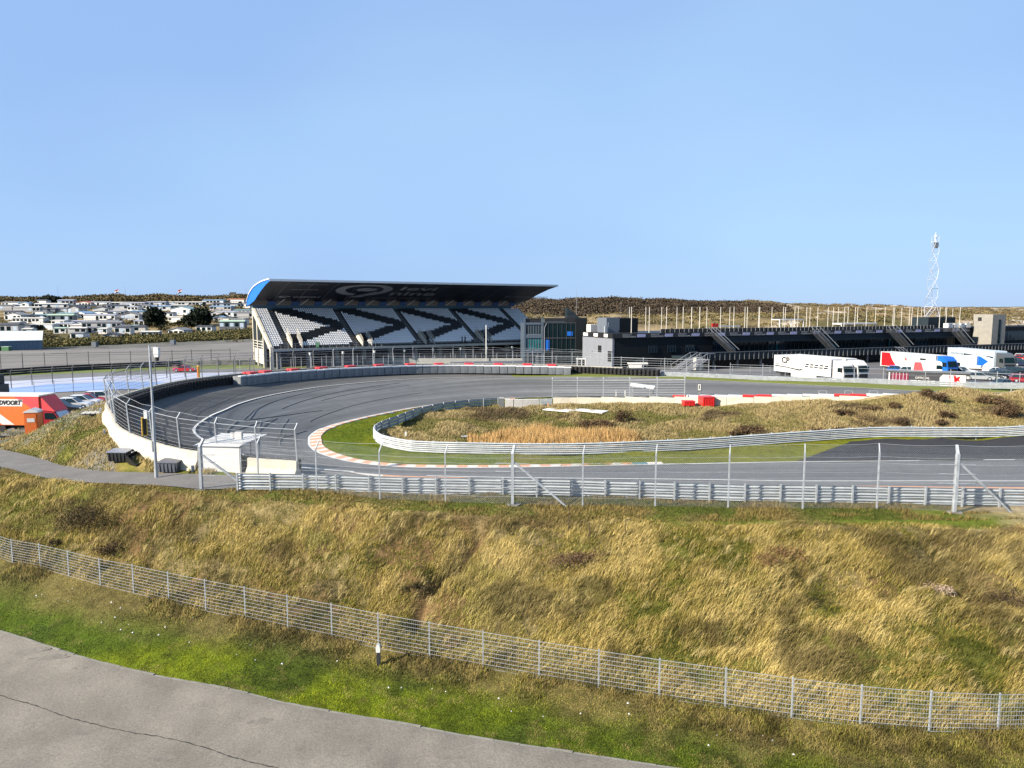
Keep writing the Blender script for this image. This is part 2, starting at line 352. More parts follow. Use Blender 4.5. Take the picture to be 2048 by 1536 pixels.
def rbf(X,Y):
    X=np.asarray(X,float); Y=np.asarray(Y,float); sh=X.shape; X=X.ravel(); Y=Y.ravel(); o=np.empty(len(X))
    for a in range(0,len(X),20000):
        d=np.sqrt((X[a:a+20000,None]-C[None,:,0])**2+(Y[a:a+20000,None]-C[None,:,1])**2+CC**2); o[a:a+20000]=d@_W[:_n]+_W[_n]
    return o.reshape(sh)
# far profile: height given by the sight line at a few depths, per bearing
AZ=np.array([-400,0,250,480,620,820,1040,1160,1230,1300,1380,1500,1600,1750,1850,1950,2048,2500])
FARP=[ # depth, y in the photograph for each bearing
 (300,[664,664,664,663,668,668,655,645,634,641,638,634,634,634,635,637,640,642]),
 (360,[634,634,634,634,650,650,640,632,625,631,627,628,627,627,629,630,632,634]),
 (425,[607,607,607,607,628,628,624,630,640,640,640,636,635,636,638,638,639,640]),
 (470,[597,597,595,595,610,612,606,605,604,606,607,617,625,628,630,632,634,634]),
 (540,[594,598,595,594,603,606,600,598,598,601,602,606,618,620,624,626,630,630]),
 (700,[612,612,610,610,612,612,610,610,610,610,610,603,610,612,618,619,622,622]),
 (1100,[614]*18),(6000,[616.6]*18)]
def far(X,Y):
    px=1024+F*X/np.maximum(Y,1)
    zs=[np.full(np.shape(X),3.2)]; ds=[np.interp(px,[0,90,500,1000,1500,2048],[215,225,280,275,270,262])]
    out=None
    for D,ys in FARP:
        y=np.interp(px,AZ,ys)+ (fbm(px/40,D/97.,3)-.5)*(6 if 400<D<1000 else 3)
        zs.append(CZ-(y-617)/F*D); ds.append(np.full(np.shape(X),float(D)))
    r=zs[0].copy()
    for k in range(len(ds)-1):
        t=np.clip((Y-ds[k])/(ds[k+1]-ds[k]),0,1); 
        r=np.where(Y>ds[k],zs[k]*(1-t)+zs[k+1]*t,r)
    amp=sm(ds[0]+5,ds[0]+60,Y)*np.where(px<520,sm(430,470,Y),1)
    r=r+amp*(fbm(X/14,Y/14,4)-.5)*3.0+amp*(fbm(X/45,Y/45,3)-.5)*3
    return r
PATHY=np.array([U(x,y,4.2+.8*min(1,max(0,x/400))) for x,y in [(-500,870),(-200,880),(-60,890),(0,900),(60,913),(130,934),(200,944),(300,947),(400,950),(480,954)]])
PATHZ=np.array([U(x,y,4.2+.8*min(1,max(0,x/400))) for x,y in [(-500,905),(-200,912),(-60,922),(0,938),(60,953),(120,966),(200,971),(300,975),(400,980),(480,978)]])
SLTOP=np.array([U(x,y,z) for x,y,z in [(-600,925,4.1),(-150,940,4.1),(0,950,4.2),(200,975,4.6),(400,992,4.85),(700,1012,4.8),(1000,1030,4.8),(1400,1041,4.8),(2048,1048,4.8),(2700,1052,4.8)]])
GUL=[np.array([U(960,1062,4.2),U(905,1118,3.2),U(862,1172,2.1),U(822,1235,1.1)]),np.array([U(1480,1290,1.2),U(1530,1210,2.4),U(1600,1150,3.2)]),np.array([U(300,1120,2.0),U(350,1060,3.2),U(380,1020,4.0)])]
def gully(X,Y):
    r=np.zeros(np.shape(X))
    for g_,a_ in zip(GUL,(1.,.45,.55)):
        for p,q in zip(g_[:-1],g_[1:]):
            d=(q-p)[:2]; t=np.clip(((X-p[0])*d[0]+(Y-p[1])*d[1])/(d@d),0,1); e=np.hypot(X-p[0]-t*d[0],Y-p[1]-t*d[1]); r=np.maximum(r,a_*np.exp(-(e/.42)**2))
    return r
def slopemask(X,Y):
    yb=np.interp(X,FENCE[:,0],FENCE[:,1]); yt=np.interp(X,SLTOP[:,0],SLTOP[:,1])
    return sm(0,2.0,Y-yb)*sm(0,1.5,yt-Y)
def ground(X,Y,cor=True):
    X=np.asarray(X,float); Y=np.asarray(Y,float)
    wf=sm(114,124,Y); n_=(wf<1)
    r=np.zeros(X.shape); 
    if n_.any(): 
        Xn=X[n_]; Yn=Y[n_]; g=rbf(Xn,Yn)
        slm=slopemask(Xn,Yn)
        g=g+slm*((fbm(Xn/2.6+Yn*.25,Yn/1.5,4)-.5)*1.4-gully(Xn,Yn)*.75)
        inf=(Xn>-14)&(Yn>61)&(Yn<90)&(Xn<90)
        g=g+np.where(inf,sm(61,64,Yn)*(1-sm(84,90,Yn))*((fbm(Xn/3,Yn/3,4)-.5)*.7),0)
        g=g+((fbm(Xn/1.3+50,Yn/1.3,3)-.5)*.10)
        ypa=np.interp(Xn,PATHY[:,0],PATHY[:,1]); mo=sm(-20,-26,Xn)*sm(.6,3,Yn-ypa)*(1-sm(75,85,Yn)); g=g+mo*(fbm(Xn/1.8,Yn/1.8,4)-.5)*.7
        yl=np.interp(Xn,PATHZ[:,0],PATHZ[:,1]); pz=np.interp(Xn,PATHY[:,0],PATHY[:,2]); pm=sm(-1.4,-.2,Yn-yl)*sm(-1.7,-.2,ypa-Yn)*sm(-14.5,-16.5,Xn); g=g*(1-pm)+pz*pm
        if cor: g=np.where(inpoly(Xn,Yn,CORR),g-.55,g)
        r[n_]=g
    if (wf>0).any():
        m=wf>0; f_=far(X[m],Y[m]); r[m]=r[m]*(1-wf[m])+f_*wf[m]
    return r
def gz(x,y,cor=False): return float(ground(np.array([x]),np.array([y]),cor)[0])
_YS=np.concatenate([np.linspace(12,130,900),np.geomspace(130.2,900,900)])
def G(px,py,ymin=12):   # where that sight line meets the terrain
    dx=(px-1024)/F; dy=-(py-768)/F
    y=math.cos(PIT)+dy*math.sin(PIT); zz=-math.sin(PIT)+dy*math.cos(PIT)
    Y=_YS[_YS>=ymin]; t=Y/y; X=dx*t; Z=CZ+t*zz
    g=ground(X,Y,False); k=np.argmax(Z<g)
    if Z[k]>=g[k]: k=len(Y)-1
    if k>0:
        a=(Z[k-1]-g[k-1]); b=(g[k]-Z[k]); f=a/(a+b) if a+b>0 else 0
        return np.array([X[k-1]+(X[k]-X[k-1])*f,Y[k-1]+(Y[k]-Y[k-1])*f,g[k-1]+(g[k]-g[k-1])*f])
    return np.array([X[k],Y[k],g[k]])
# ---------------- ground sheet ----------------
GREEN=(.075,.115,.010); LIME=(.13,.17,.010); OLIVE=(.17,.165,.035); STRAW=(.42,.32,.14); BROWN=(.19,.12,.055); SAND=(.62,.48,.31); GRAV=(.24,.22,.19); DARKG=(.05,.055,.02); TAN=(.36,.28,.13)
A_=np.array
def mixc(a,b,t): t=np.asarray(t)[...,None]; return a*(1-t)+b*t
def gcol(X,Y):
    n1=fbm(X/3,Y/3,4); n2=fbm(X/9+31,Y/9,3); n3=fbm(X/.9,Y/.9,3)
    c_=np.broadcast_to(A_(OLIVE),X.shape+(3,)).copy()
    yb=np.interp(X,FENCE[:,0],FENCE[:,1]); yt=np.interp(X,SLTOP[:,0],SLTOP[:,1])
    # bank
    sl=(Y>yb)&(Y<yt)
    b=mixc(mixc(A_(TAN)*.75,A_(BROWN),sm(.4,.6,n1)),A_((.14,.14,.03)),sm(.5,.66,n2)); c_[sl]=b[sl]
    # verge below the fence
    vg=Y<=yb; d=yb-Y
    edge=1-sm(.3,3.2,d+(n1-.5)*2.5)
    right=sm(0,16,X+(n2-.5)*14)*(1-.45*sm(5,9,d))
    b=mixc(mixc(A_(GREEN)*1.1,A_(LIME)*1.1,sm(.45,.65,n2)*(1-sm(-10,8,X))),A_((.05,.08,.012)),sm(.55,.75,n1)*.6)
    b=mixc(b,A_((.20,.15,.06)),np.clip(edge*.8+right*.45*sm(.35,.6,n1),0,1)); c_[vg]=b[vg]
    # plateau strip under the guardrail
    pl=(Y>=yt)&(Y<47); b=mixc(A_((.12,.15,.02)),A_((.26,.20,.07)),sm(.4,.65,n1)); 
    b=mixc(b,A_(SAND),sm(22,32,X+(n2-.5)*10)*sm(.38,.5,n1)*(1-sm(39.3,40.3,Y))); c_[pl]=b[pl]
    # infield
    inf=inpoly(X,Y,np.vstack([ARML,[U(1105,808,4.1),U(1500,806,5.0),U(1760,806,5.8),(70,84,6),(110,80,6)]]))
    b=mixc(mixc(A_((.15,.14,.035)),A_((.30,.22,.08)),sm(.42,.62,n1)),A_((.10,.13,.02)),sm(.55,.7,n2))
    b=mixc(b,A_((.13,.09,.05)),sm(.6,.75,n3)*.5)
    du=sm(18,30,X)*sm(61,64,Y); b=mixc(b,mixc(A_((.46,.34,.15)),A_((.30,.20,.10)),sm(.45,.65,n1)),du*.8)
    sand=sm(36,42,X)*sm(73.5,75.5,Y+(n1-.5)*5)+np.exp(-((X-25)/6)**2-((Y-78)/2.5)**2)*.9*sm(.4,.55,n1)+np.exp(-((X-22)/8)**2-((Y-72.5)/1.6)**2)*.5*sm(.4,.6,n3); b=mixc(b,A_(SAND),np.clip(sand,0,1)); c_[inf]=b[inf]
    # mound left of the corner
    ml=(X<-20)&(Y>44)&(Y<118)&(Y>yt)
    b=mixc(mixc(A_((.16,.16,.03)),A_((.33,.25,.09)),sm(.42,.6,n1)),A_(GRAV),sm(.5,.6,fbm(X/5+9,Y/5,4))*.9)
    b=mixc(b,A_((.30,.26,.21)),sm(57,62,Y)*.85); c_[ml]=b[ml]
    # beyond the track
    ou=(Y>=100)|((Y>60)&(X<-46)); b=mixc(A_((.17,.165,.155)),A_((.20,.195,.18)),sm(.4,.6,n2)); c_[ou]=b[ou]
    # strip between track and far guardrail is grass
    fs=inpoly(X,Y,CORR)&(X>8)&(Y>80); c_[fs]=A_((.11,.14,.012))
    # hills
    px=1024+F*X/np.maximum(Y,1); foot=np.interp(px,[0,90,500,1000,1500,2048],[215,225,280,275,270,262])
    h=sm(0,14,Y-foot); m1=fbm(X/22,Y/22,5); m2=fbm(X/60+4,Y/60,4); m3=fbm(X/7,Y/7,4)
    hb=mixc(A_((.14,.12,.05)),A_((.33,.25,.13)),sm(.40,.62,m1)); hb=mixc(hb,A_((.075,.06,.03)),sm(.48,.66,m3)*.8)
    rs=sm(1050,1200,px); hb=mixc(hb,A_((.42,.32,.19)),rs*sm(.5,.62,m2)*.8); hb=mixc(hb,A_((.7,.6,.48)),rs*sm(.62,.7,m1)*sm(1500,1600,px))
    hb=mixc(hb,A_((.05,.043,.028)),sm(440,475,Y)*(1-sm(1480,1560,px))*(sm(.3,.5,m1)*.5+.4)); 
    hb=mixc(hb,A_((.20,.23,.05)),(1-sm(4,16,Y-foot))*(1-rs)); 
    c_=mixc(c_,hb,h)
    c_=c_*(.78+.44*n3)[...,None]
    c_=c_*.82
    return np.clip(c_,0,1)
def build_ground():
    Yr=np.concatenate([np.linspace(8,26,70)[:-1],np.linspace(26,60,230)[:-1],np.linspace(60,125,230)[:-1],np.geomspace(125,700,170)[:-1],np.geomspace(700,9000,22)])
    S=np.concatenate([np.linspace(-1.6,-.82,24)[:-1],np.linspace(-.82,.82,620),np.linspace(.82,1.6,24)[1:]])
    YY,SS=np.meshgrid(Yr,S,indexing='ij'); XX=SS*YY
    # near the viewpoint keep a wide apron
    XX=SS*np.maximum(YY,18)
    Z=ground(XX,YY); col=gcol(XX,YY)
    nr,ns=XX.shape; V=np.stack([XX,YY,Z],-1).reshape(-1,3)
    i=np.arange((nr-1)*ns).reshape(nr-1,ns)[:,:-1].ravel()
    mb=MB(); mb.add(V,np.stack([i,i+1,i+ns+1,i+ns],1)); return struct(mb.build('ground','ground',col=col.reshape(-1,3),smooth=True))
build_ground()
# ---------------- ribbons laid on the terrain ----------------
def ribbon(name,A,B,n,m,dz,mats,z='ground',uv=False,mi=None):
    A=resample(A,n); B=resample(B,n); t=np.linspace(0,1,m)[None,:,None]
    P=A[:,None,:]*(1-t)+B[:,None,:]*t
    if z=='ground': P[...,2]=ground(P[...,0],P[...,1],False)+dz
    else: P[...,2]+=dz
    i=np.arange((n-1)*m).reshape(n-1,m)[:,:-1].ravel(); mb=MB(); mb.add(P.reshape(-1,3),np.stack([i,i+m,i+m+1,i+1],1))
    return mb.build(name,mats)
# near road
RE=[(-900,1120),(-300,1205),(-100,1243),(0,1265.5),(94,1297),(164,1318),(258,1342),(351,1361.6),(480,1387),(600,1416),(781,1447),(962,1481),(1143,1508.6),(1324,1536),(1600,1570),(2000,1610)]
RE=np.array([U(x,y,-.2) for x,y in RE]); RE=catmull(RE,260)
RI=RE.copy(); RI[:,1]=5; RI[:,0]=RE[:,0]*.8-4
def near_road():
    n,m=260,60; t=np.linspace(0,1,m)[None,:,None]; P=RE[:,None]*(1-t)+RI[:,None]*t
    P[...,2]=np.minimum(ground(P[...,0],P[...,1],False),0)+.09
    P[:,0,2]+=-.03
    i=np.arange((n-1)*m).reshape(n-1,m)[:,:-1].ravel(); mb=MB(); mb.add(P.reshape(-1,3),np.stack([i,i+m,i+m+1,i+1],1)); struct(mb.build('service_road','asphalt_old',smooth=True))
    # cracks between paving lanes
    for off,a,b,nm in ((3.55,4,210,'road_joint'),(7.0,4,150,'road_joint')):
        mb=MB(); pts=[]
        for k in range(a,b):
            p=RE[k]; q=RI[k]; d=(q-p); d=d/np.linalg.norm(d[:2]); e=p+d*(off+.012*math.sin(k*1.7)+.03*random.random()+.05*math.sin(k*.13)); e[2]=min(gz(e[0],e[1]),0)+.096; pts.append(e)
        for p,q in zip(pts[:-1],pts[1:]):
            w_=.012+.02*random.random(); mb.quad(p+(0,-w_,0),q+(0,-w_,0),q+(0,w_,0),p+(0,w_,0))
        struct(mb.build(nm,'crack'))
    # third, shorter joint, and old oil stains
    r=np.random.default_rng(5)
    for (x,y,a,b) in ((55,1299,1.0,.28),(100,1312,.9,.25),(158,1333,.35,.12),(330,1505,.5,.2),(700,1500,.8,.3),(520,1440,.5,.2),(900,1515,.5,.15),(160,1450,.6,.3)):
        c_=U(x,y,-.12); n=18; t=np.arange(n)*2*np.pi/n; rr=.7+.5*r.random(n); V=[(c_[0]+a*rr[k]*math.cos(t[k]),c_[1]+b*rr[k]*math.sin(t[k])) for k in range(n)]
        V=[(q[0],q[1],min(gz(q[0],q[1]),0)+.0945) for q in V]; mb=MB(); mb.add(V,[list(range(n))]); struct(mb.build('road_stain','stain'))
    # kerb stones along the edge
    mb=MB()
    P=resample(RE[20:240],step=1.0)
    for p,q in zip(P[:-1],P[1:]):
        d=(q-p)[:2]; d/=np.linalg.norm(d); n_=A_([-d[1],d[0]]); c_=(p+q)[:2]/2+n_*.06; z=gz(c_[0],c_[1])
        mb.obox(c_,d,.985,.10,z-.1,z+.06+random.uniform(-.01,.012))
    struct(mb.build('road_kerb','kerbstone'))
M['stain']=mat('stain',(.185,.168,.142),rough=.9,var=.3,scale=3)
near_road()
# service path behind the bank
PZ=lambda x:4.2+.8*min(1,max(0,x/400))
PA=[U(x,y,PZ(x)) for x,y in [(-500,870),(-200,880),(-60,890),(0,900),(60,913),(130,934),(200,944),(300,947),(400,950),(480,954)]]
PB=[U(x,y,PZ(x)) for x,y in [(-500,905),(-200,912),(-60,922),(0,938),(60,953),(120,966),(200,971),(300,975),(400,980),(480,978)]]
struct(ribbon('path',catmull(PA,80),catmull(PB,80),120,14,.07,'asphalt_path'))
# the track surface
def track():
    m1,m2=14,10; t=np.linspace(0,1,m1)[None,:,None]; P1=LI[:,None]*(1-t)+LW[:,None]*t
    P1[...,2]-= (np.sin(np.linspace(0,1,m1)*np.pi)*.12)[None,:]
    t=np.linspace(0,1,m2)[None,1:,None]; P2=LW[:,None]*(1-t)+LB[:,None]*t
    P=np.concatenate([P1,P2],1); P[...,2]+=.02; n,m=P.shape[:2]
    s=np.r_[0,np.cumsum(np.linalg.norm(np.diff(LW,axis=0),axis=1))]
    w_=np.linalg.norm(P-P[:,:1],axis=2); uv=np.stack([np.broadcast_to(s[:,None],(n,m)),w_],-1).reshape(-1,2)
    base=np.broadcast_to(A_((.152,.155,.157)),(n,m,3)).copy()
    st=np.arange(n)/12.
    ou=np.zeros((n,m)); ou[:,m1:]=1
    wd=sm(9.5,12,st)[:,None]*(1-sm(21,24,st))[:,None]
    dark=sm(.0,1.,ou)*wd*.45  # shade below the barrier painted into the colour outside the white line
    base=base*(1-dark[...,None])
    base=mixc(base,A_((.13,.13,.128)),((1-sm(23,25,st))*sm(20,22,st))[:,None]*ou)
    i=np.arange((n-1)*m).reshape(n-1,m)[:,:-1].ravel(); fk=np.stack([i,i+m,i+m+1,i+1],1)
    # the outer part of the far straight and of the near straight is grass / run-off
    k=i//m; jj=i%m; keep=~((jj>=m1-1)&(k/12.>23.4))
    mb=MB(); mb.add(P.reshape(-1,3),fk[keep]); struct(mb.build('race_track','track',col=base.reshape(-1,3),uv=uv,smooth=True))
    mg=MB(); mg.add(P.reshape(-1,3),fk[~keep]); 
    mm=mat('strip_grass',(.11,.14,.010),rough=.9,var=.4,scale=1.5,bump=.5,col2=(.16,.17,.015)); struct(mg.build('track_side_grass',mm,smooth=True))
track()
def lineribbon(name,P,w_,dz,m,N=None,kind=True,off=0):
    P=np.array(P); d=np.gradient(P[:,:2],axis=0); d/=np.linalg.norm(d,axis=1)[:,None]; n_=np.stack([-d[:,1],d[:,0]],1)
    a=P.copy(); b=P.copy(); a[:,:2]+=n_*(off-w_/2); b[:,:2]+=n_*(off+w_/2)
    V=np.vstack([a,b]); V[:,2]+=dz; n=len(P); mb=MB(); mb.add(V,[[i,i+1,n+i+1,n+i] for i in range(n-1)]); o=mb.build(name,m)
    return struct(o) if kind else o
w1=LW.copy(); w1[:,2]+=.02
lineribbon('track_outer_line',w1[int(8.2*12):],.22,.03,'paint_white')
lineribbon('track_edge_line',w1[:int(7*12)],.16,.03,'paint_white')
i1=LI.copy(); i1[:,2]+=.02
lineribbon('track_inner_line',i1,.18,.03,'paint_white')
# kerb round the inside of the corner
def kerb():
    a=int(5.3*12); b=int(23.2*12); P=resample(LI[a:b],step=.4); n=len(P); d=np.gradient(P[:,:2],axis=0); d/=np.linalg.norm(d,axis=1)[:,None]
    n_=np.stack([-d[:,1],d[:,0]],1)
    if np.dot(n_[n//2],A_([1,0]))<0: n_=-n_
    t=np.linspace(0,1,n); wd=.5+.5*np.exp(-((t-.46)/.16)**2)
    o_,i_,h_=P.copy(),P.copy(),P.copy(); o_[:,:2]+=n_*.1; i_[:,:2]+=n_*(wd+.1)[:,None]; o_[:,2]+=.04; i_[:,2]+=.10; 
    bk=i_.copy(); bk[:,:2]+=n_*.12; bk[:,2]-=.25
    mb=MB(); V=np.vstack([o_,i_,bk])
    for k in range(n-1):
        mi=1 if (k//2)%2 else 0
        if k<3: mi=0
        elif k<6: mi=2
        mb.P.append((A_([[k,k+1,n+k+1,n+k],[n+k,n+k+1,2*n+k+1,2*n+k]]),mi))
    mb.V.append(V); mb.n=len(V)
    o=mb.build('kerb',['kerb_white','kerb_orange','kerb_teal']); tag(o,'orange and white striped kerb round the inside of the banked corner','kerb')
kerb()
# painted run-off along the near straight (orange, then white at its start)
def nearpaint():
    a=catmull([U(x,y,4.85) for x,y in [(1712,973),(1800,973.5),(1900,975),(2048,976),(2300,979)]],40); b=catmull([U(x,y,4.87) for x,y in [(1712,978),(1800,982),(1900,984),(2048,986),(2300,989)]],40)
    o=ribbon('orange_run_off',a,b,40,3,.05,'kerb_orange',z='own'); struct(o)
    a=catmull([U(x,y,5.0) for x,y in [(700,945.5),(740,949),(791,952.5),(860,955),(937,956.5)]],40); b=catmull([U(x,y,5.02) for x,y in [(700,946.5),(740,953),(791,957.5),(860,959),(937,957)]],40)
    struct(ribbon('orange_run_off',a[15:],b[15:],40,3,.06,'kerb_orange',z='own')); struct(ribbon('white_run_off',a[:16],b[:16],20,3,.06,'kerb_white',z='own'))
    a=[U(x,y,4.07) for x,y in [(1600,921),(1650,906),(1700,890)]]; 
    A2=[U(x,y,4.0) for x,y in [(1590,924),(1750,922.5),(1900,922),(2048,920.5),(2300,919)]]; B2=[U(x,y,4.0) for x,y in [(1700,889),(1750,886),(1900,884.5),(2048,884),(2300,884)]]
    struct(ribbon('dark_asphalt_run_off',A2,B2,80,12,.14,'asphalt_dark'))
nearpaint()
# bright mown grass between kerb and inner guardrail, as a sheet
def inner_green():
    n=220; A2=LI[12:int(23.3*12)]; d=np.gradient(A2[:,:2],axis=0)
    B2=ARML[3:]; 
    A3=resample(A2,n); B3=resample(B2,n)
    # pair by nearest so that the sheet does not shear
    idx=[]; last=0
    for p in A3:
        k=last+int(np.argmin(np.linalg.norm(B3[last:last+40,:2]-p[:2],axis=1))); last=k; idx.append(k)
    B4=B3[idx]; m=12; t=np.linspace(0,1,m)[None,:,None]; P=A3[:,None]*(1-t)+B4[:,None]*t; P[...,2]=ground(P[...,0],P[...,1],False)+.05
    P[:,0,2]=A3[:,2]+.0
    i=np.arange((n-1)*m).reshape(n-1,m)[:,:-1].ravel(); mb=MB(); mb.add(P.reshape(-1,3),np.stack([i,i+m,i+m+1,i+1],1))
    X=P[...,0].ravel(); Y=P[...,1].ravel(); nn=fbm(X/2.5,Y/2.5,4); n2=fbm(X/7,Y/7,3)
    col=mixc(A_((.095,.135,.006)),A_((.16,.175,.010)),sm(.4,.65,nn)); col=mixc(col,A_((.2,.16,.05)),sm(.6,.75,n2)*.7); col=mixc(col,A_((.16,.155,.015)),sm(-6,12,X)*.6)
    struct(mb.build('infield_grass','ground',col=col,smooth=True)); return np.vstack([A3,B4[::-1]])
GREENP=inner_green()
# far surfaces (all on the level ground beyond the corner)
def flat(name,pts,z,m):
    P=[U(x,y,z) for x,y in pts]; mb=MB(); mb.add(P,[list(range(len(P)))]); return struct(mb.build(name,m))
flat('car_park',[(-300,702),(0,702),(90,701),(250,697),(350,692),(500,683),(560,690),(560,728),(500,735),(360,730),(200,736),(0,742),(-300,748)],3.3,'asphalt_lot')
flat('far_grass_strip',[(-300,752),(0,744),(200,738),(360,731),(600,727),(1050,722),(1050,733),(600,736),(360,739),(200,745),(0,752.5),(-300,764)],3.32,mat('far_grass',(.17,.2,.03),var=.4,scale=.3))
flat('far_race_track',[(-300,764),(0,752.5),(200,745),(360,739),(600,736),(1050,733),(1050,737),(600,742),(360,746.5),(200,753),(0,763.5),(-300,778)],3.33,'asphalt_far')
flat('painted_run_off',[(-300,778),(0,763.5),(200,753),(360,746.5),(600,742),(1050,737),(1050,748),(700,760),(360,765),(240,763),(100,768.5),(22,776),(-300,795)],3.34,'runoff')
flat('blue_run_off',[(-300,795),(22,776),(100,768.5),(240,763),(400,765),(400,775),(230,779),(120,784),(26,789),(-300,800)],3.345,'runoffblue')
flat('pit_exit_lane',[(-300,803),(26,790.5),(120,785),(230,780),(330,778),(330,800),(240,806),(140,815),(0,822),(-300,830)],3.36,'asphalt_lot')
flat('paddock_asphalt',[(1150,738),(1400,731),(1700,722),(2048,708),(2600,700),(2600,810),(2048,790),(1700,775),(1300,765),(1150,755)],3.3,'asphalt_pad')
for y0,x0,x1 in ((711,0,500),(706,100,480),(689,380,500)):
    flat('parking_line',[(x0,y0),(x1,y0-6),(x1,y0-5.3),(x0,y0+.9)],3.35,'asphalt_path')

# rubber marks left by tyres on the banked surface
def skids():
    r=np.random.default_rng(3)
    for j in range(16):
        a=r.uniform(9.5,19); ln=r.uniform(1.5,4.5); n=40; t=np.linspace(a,a+ln,n); f0=r.uniform(.15,.9); f1=np.clip(f0+r.uniform(-.35,.35),.05,1.3); f=np.linspace(f0,f1,n)[:,None]
        i_,w_,b_=lap(t,'i'),lap(t,'w'),lap(t,'b'); P=np.where(f<=1,i_*(1-f)+w_*f,w_*(2-f)+b_*(f-1)); P[:,2]+=.02-.12*np.sin(np.clip(f[:,0],0,1)*np.pi)
        lineribbon('skid_mark',P,r.uniform(.07,.16),.03,'skid')
M['skid']=mat('skid',(.140,.141,.145),rough=.8,var=.12,scale=1.5)
skids()
# =============== objects ===============
def poly_pts(px,z): return np.array([U(x,y,z) for x,y in px])
def stations(P,step,off=0): return resample(P,step=step)
def wbeam(mb,P,zc,h=.31,depth=.08,side=1,mi=0):
    # one corrugated rail following the line P (n,3); zc = centre height over the line
    P=np.array(P,float); d=np.gradient(P[:,:2],axis=0); d/=np.linalg.norm(d,axis=1)[:,None]; n_=np.stack([-d[:,1],d[:,0]],1)*side
    prof=[(-.5,.15),(-.38,.9),(-.3,1),(-.2,.85),(-.06,0),(.06,0),(.2,.85),(.3,1),(.38,.9),(.5,.15)]
    rings=[]
    for z,o in prof:
        q=P.copy(); q[:,:2]+=n_*(o*depth); q[:,2]+=zc+z*h; rings.append(q)
    back=[q.copy() for q in rings[::-1]]
    for q in back: q[:,:2]-=n_*.012
    V=np.vstack(rings+back); m=len(P); K=2*len(prof)
    f=[]
    for k in range(K):
        k2=(k+1)%K
        for i in range(m-1): f.append([k*m+i,k*m+i+1,k2*m+i+1,k2*m+i])
    return mb.add(V,f,mi)
def guardrail(name,label,P,rails,hh,step,mats=('rail','galv'),side=1,group=None,postw=.12,posth=None,bottom=.05,sidepost=-1,cat='guardrail',gzf=True):
    P=resample(np.array(P,float),step=step); 
    if gzf: P[:,2]=ground(P[:,0],P[:,1],False)
    P[:,2]=np.convolve(np.pad(P[:,2],2,'edge'),np.ones(5)/5,'valid')
    T=thing(name,label,cat,P[len(P)//2],group=group); o0=A_(T.location)
    ph=hh/rails
    for k in range(rails):
        mb=MB(); wbeam(mb,P,bottom+ph*(k+.5),h=ph*.86,depth=.13,side=side); mb.shift(o0).build('rail',mats[0],T)
    d=np.gradient(P[:,:2],axis=0); d/=np.linalg.norm(d,axis=1)[:,None]; n_=np.stack([-d[:,1],d[:,0]],1)*side*sidepost
    for i in range(len(P)):
        mb=MB(); c_=P[i,:2]+n_[i]*.09; mb.obox(c_,n_[i],.12,postw*.7,P[i,2]-.3,P[i,2]+bottom+hh+.04); mb.shift(o0).build('post',mats[1],T)
    return T
def chain(mb,a,b,h0a,h1a,h0b=None,h1b=None,cell=.1,w_=.004):
    # diamond mesh between two posts: a,b feet points, heights bottom..top
    a=A_(a,float) if not isinstance(a,np.ndarray) else a; b=np.array(b,float)
    L_=np.linalg.norm(b[:2]-a[:2]); H=h1a-h0a; d=(b-a)/L_
    segs=[]
    k=-H
    while k<L_:
        s0=max(k,0); s1=min(k+H,L_)
        if s1>s0+1e-3:
            segs.append((s0,h0a+(s0-k),s1,h0a+(s1-k))); segs.append((s0,h1a-(s0-k),s1,h1a-(s1-k)))
        k+=cell
    V=[];Fc=[]
    for s0,z0,s1,z1 in segs:
        p=a+d*s0; q=a+d*s1; p=p+(0,0,z0); q=q+(0,0,z1); ww=w_*.72
        n=len(V); V+= [p+(0,0,-ww),q+(0,0,-ww),q+(0,0,ww),p+(0,0,ww)]; Fc.append([n,n+1,n+2,n+3])
    mb.add(np.array(V),Fc)
# ---- mesh fence at the foot of the bank ----
def mesh_fence():
    tops=[(-60,1063),(22,1076.5),(77,1090),(135,1104),(197.5,1116),(263,1129),(334,1143),(406.7,1158.5),(488.7,1175.6),(574,1189),(662,1207),(757,1226),(859,1244),(966,1262),(1078,1281),(1197,1300),(1318,1320),(1452,1337),(1587,1352),(1725,1368),(1866,1385),(2002,1388),(2150,1387),(2300,1382),(2460,1376)]
    T=thing('mesh_fence','galvanised rod mesh fence running along the foot of the grassy bank','fence',FENCE[11]); o0=FENCE[11]
    H=[]
    for i,(p,t) in enumerate(zip(FENCE,tops)):
        # height that brings the post top to its sight line
        y=p[1]; q=UY(t[0],t[1],y); H.append(min(1.8,max(1.35,q[2]-p[2])))
    H=np.convolve(np.pad(H,2,'edge'),np.ones(5)/5,'valid')
    for p,h in zip(FENCE,H):
        mb=MB(); mb.box(p[0]-.024,p[0]+.024,p[1]-.02,p[1]+.04,p[2]-.4,p[2]+h+.03); mb.shift(o0).build('post','galv',T)
    for i in range(len(FENCE)-1):
        a,b=FENCE[i],FENCE[i+1]; ha,hb=H[i],H[i+1]; mb=MB(); L_=np.linalg.norm((b-a)[:2]); n=10
        for k in range(n):
            f=k/(n-1); pa=a+(0,-.035,.03+f*(ha-.05)); pb=b+(0,-.035,.03+f*(hb-.05)); mb.bar(pa,pb,.009 if k<n-1 else .011)
        m=int(L_/.1)
        for k in range(m):
            f=(k+.5)/m; p=a+(b-a)*f; h=ha+(hb-ha)*f; mb.bar(p+(0,-.035,.02),p+(0,-.035,h),.0032,n=3)
        mb.shift(o0).build('mesh_panel','galv',T)
mesh_fence()
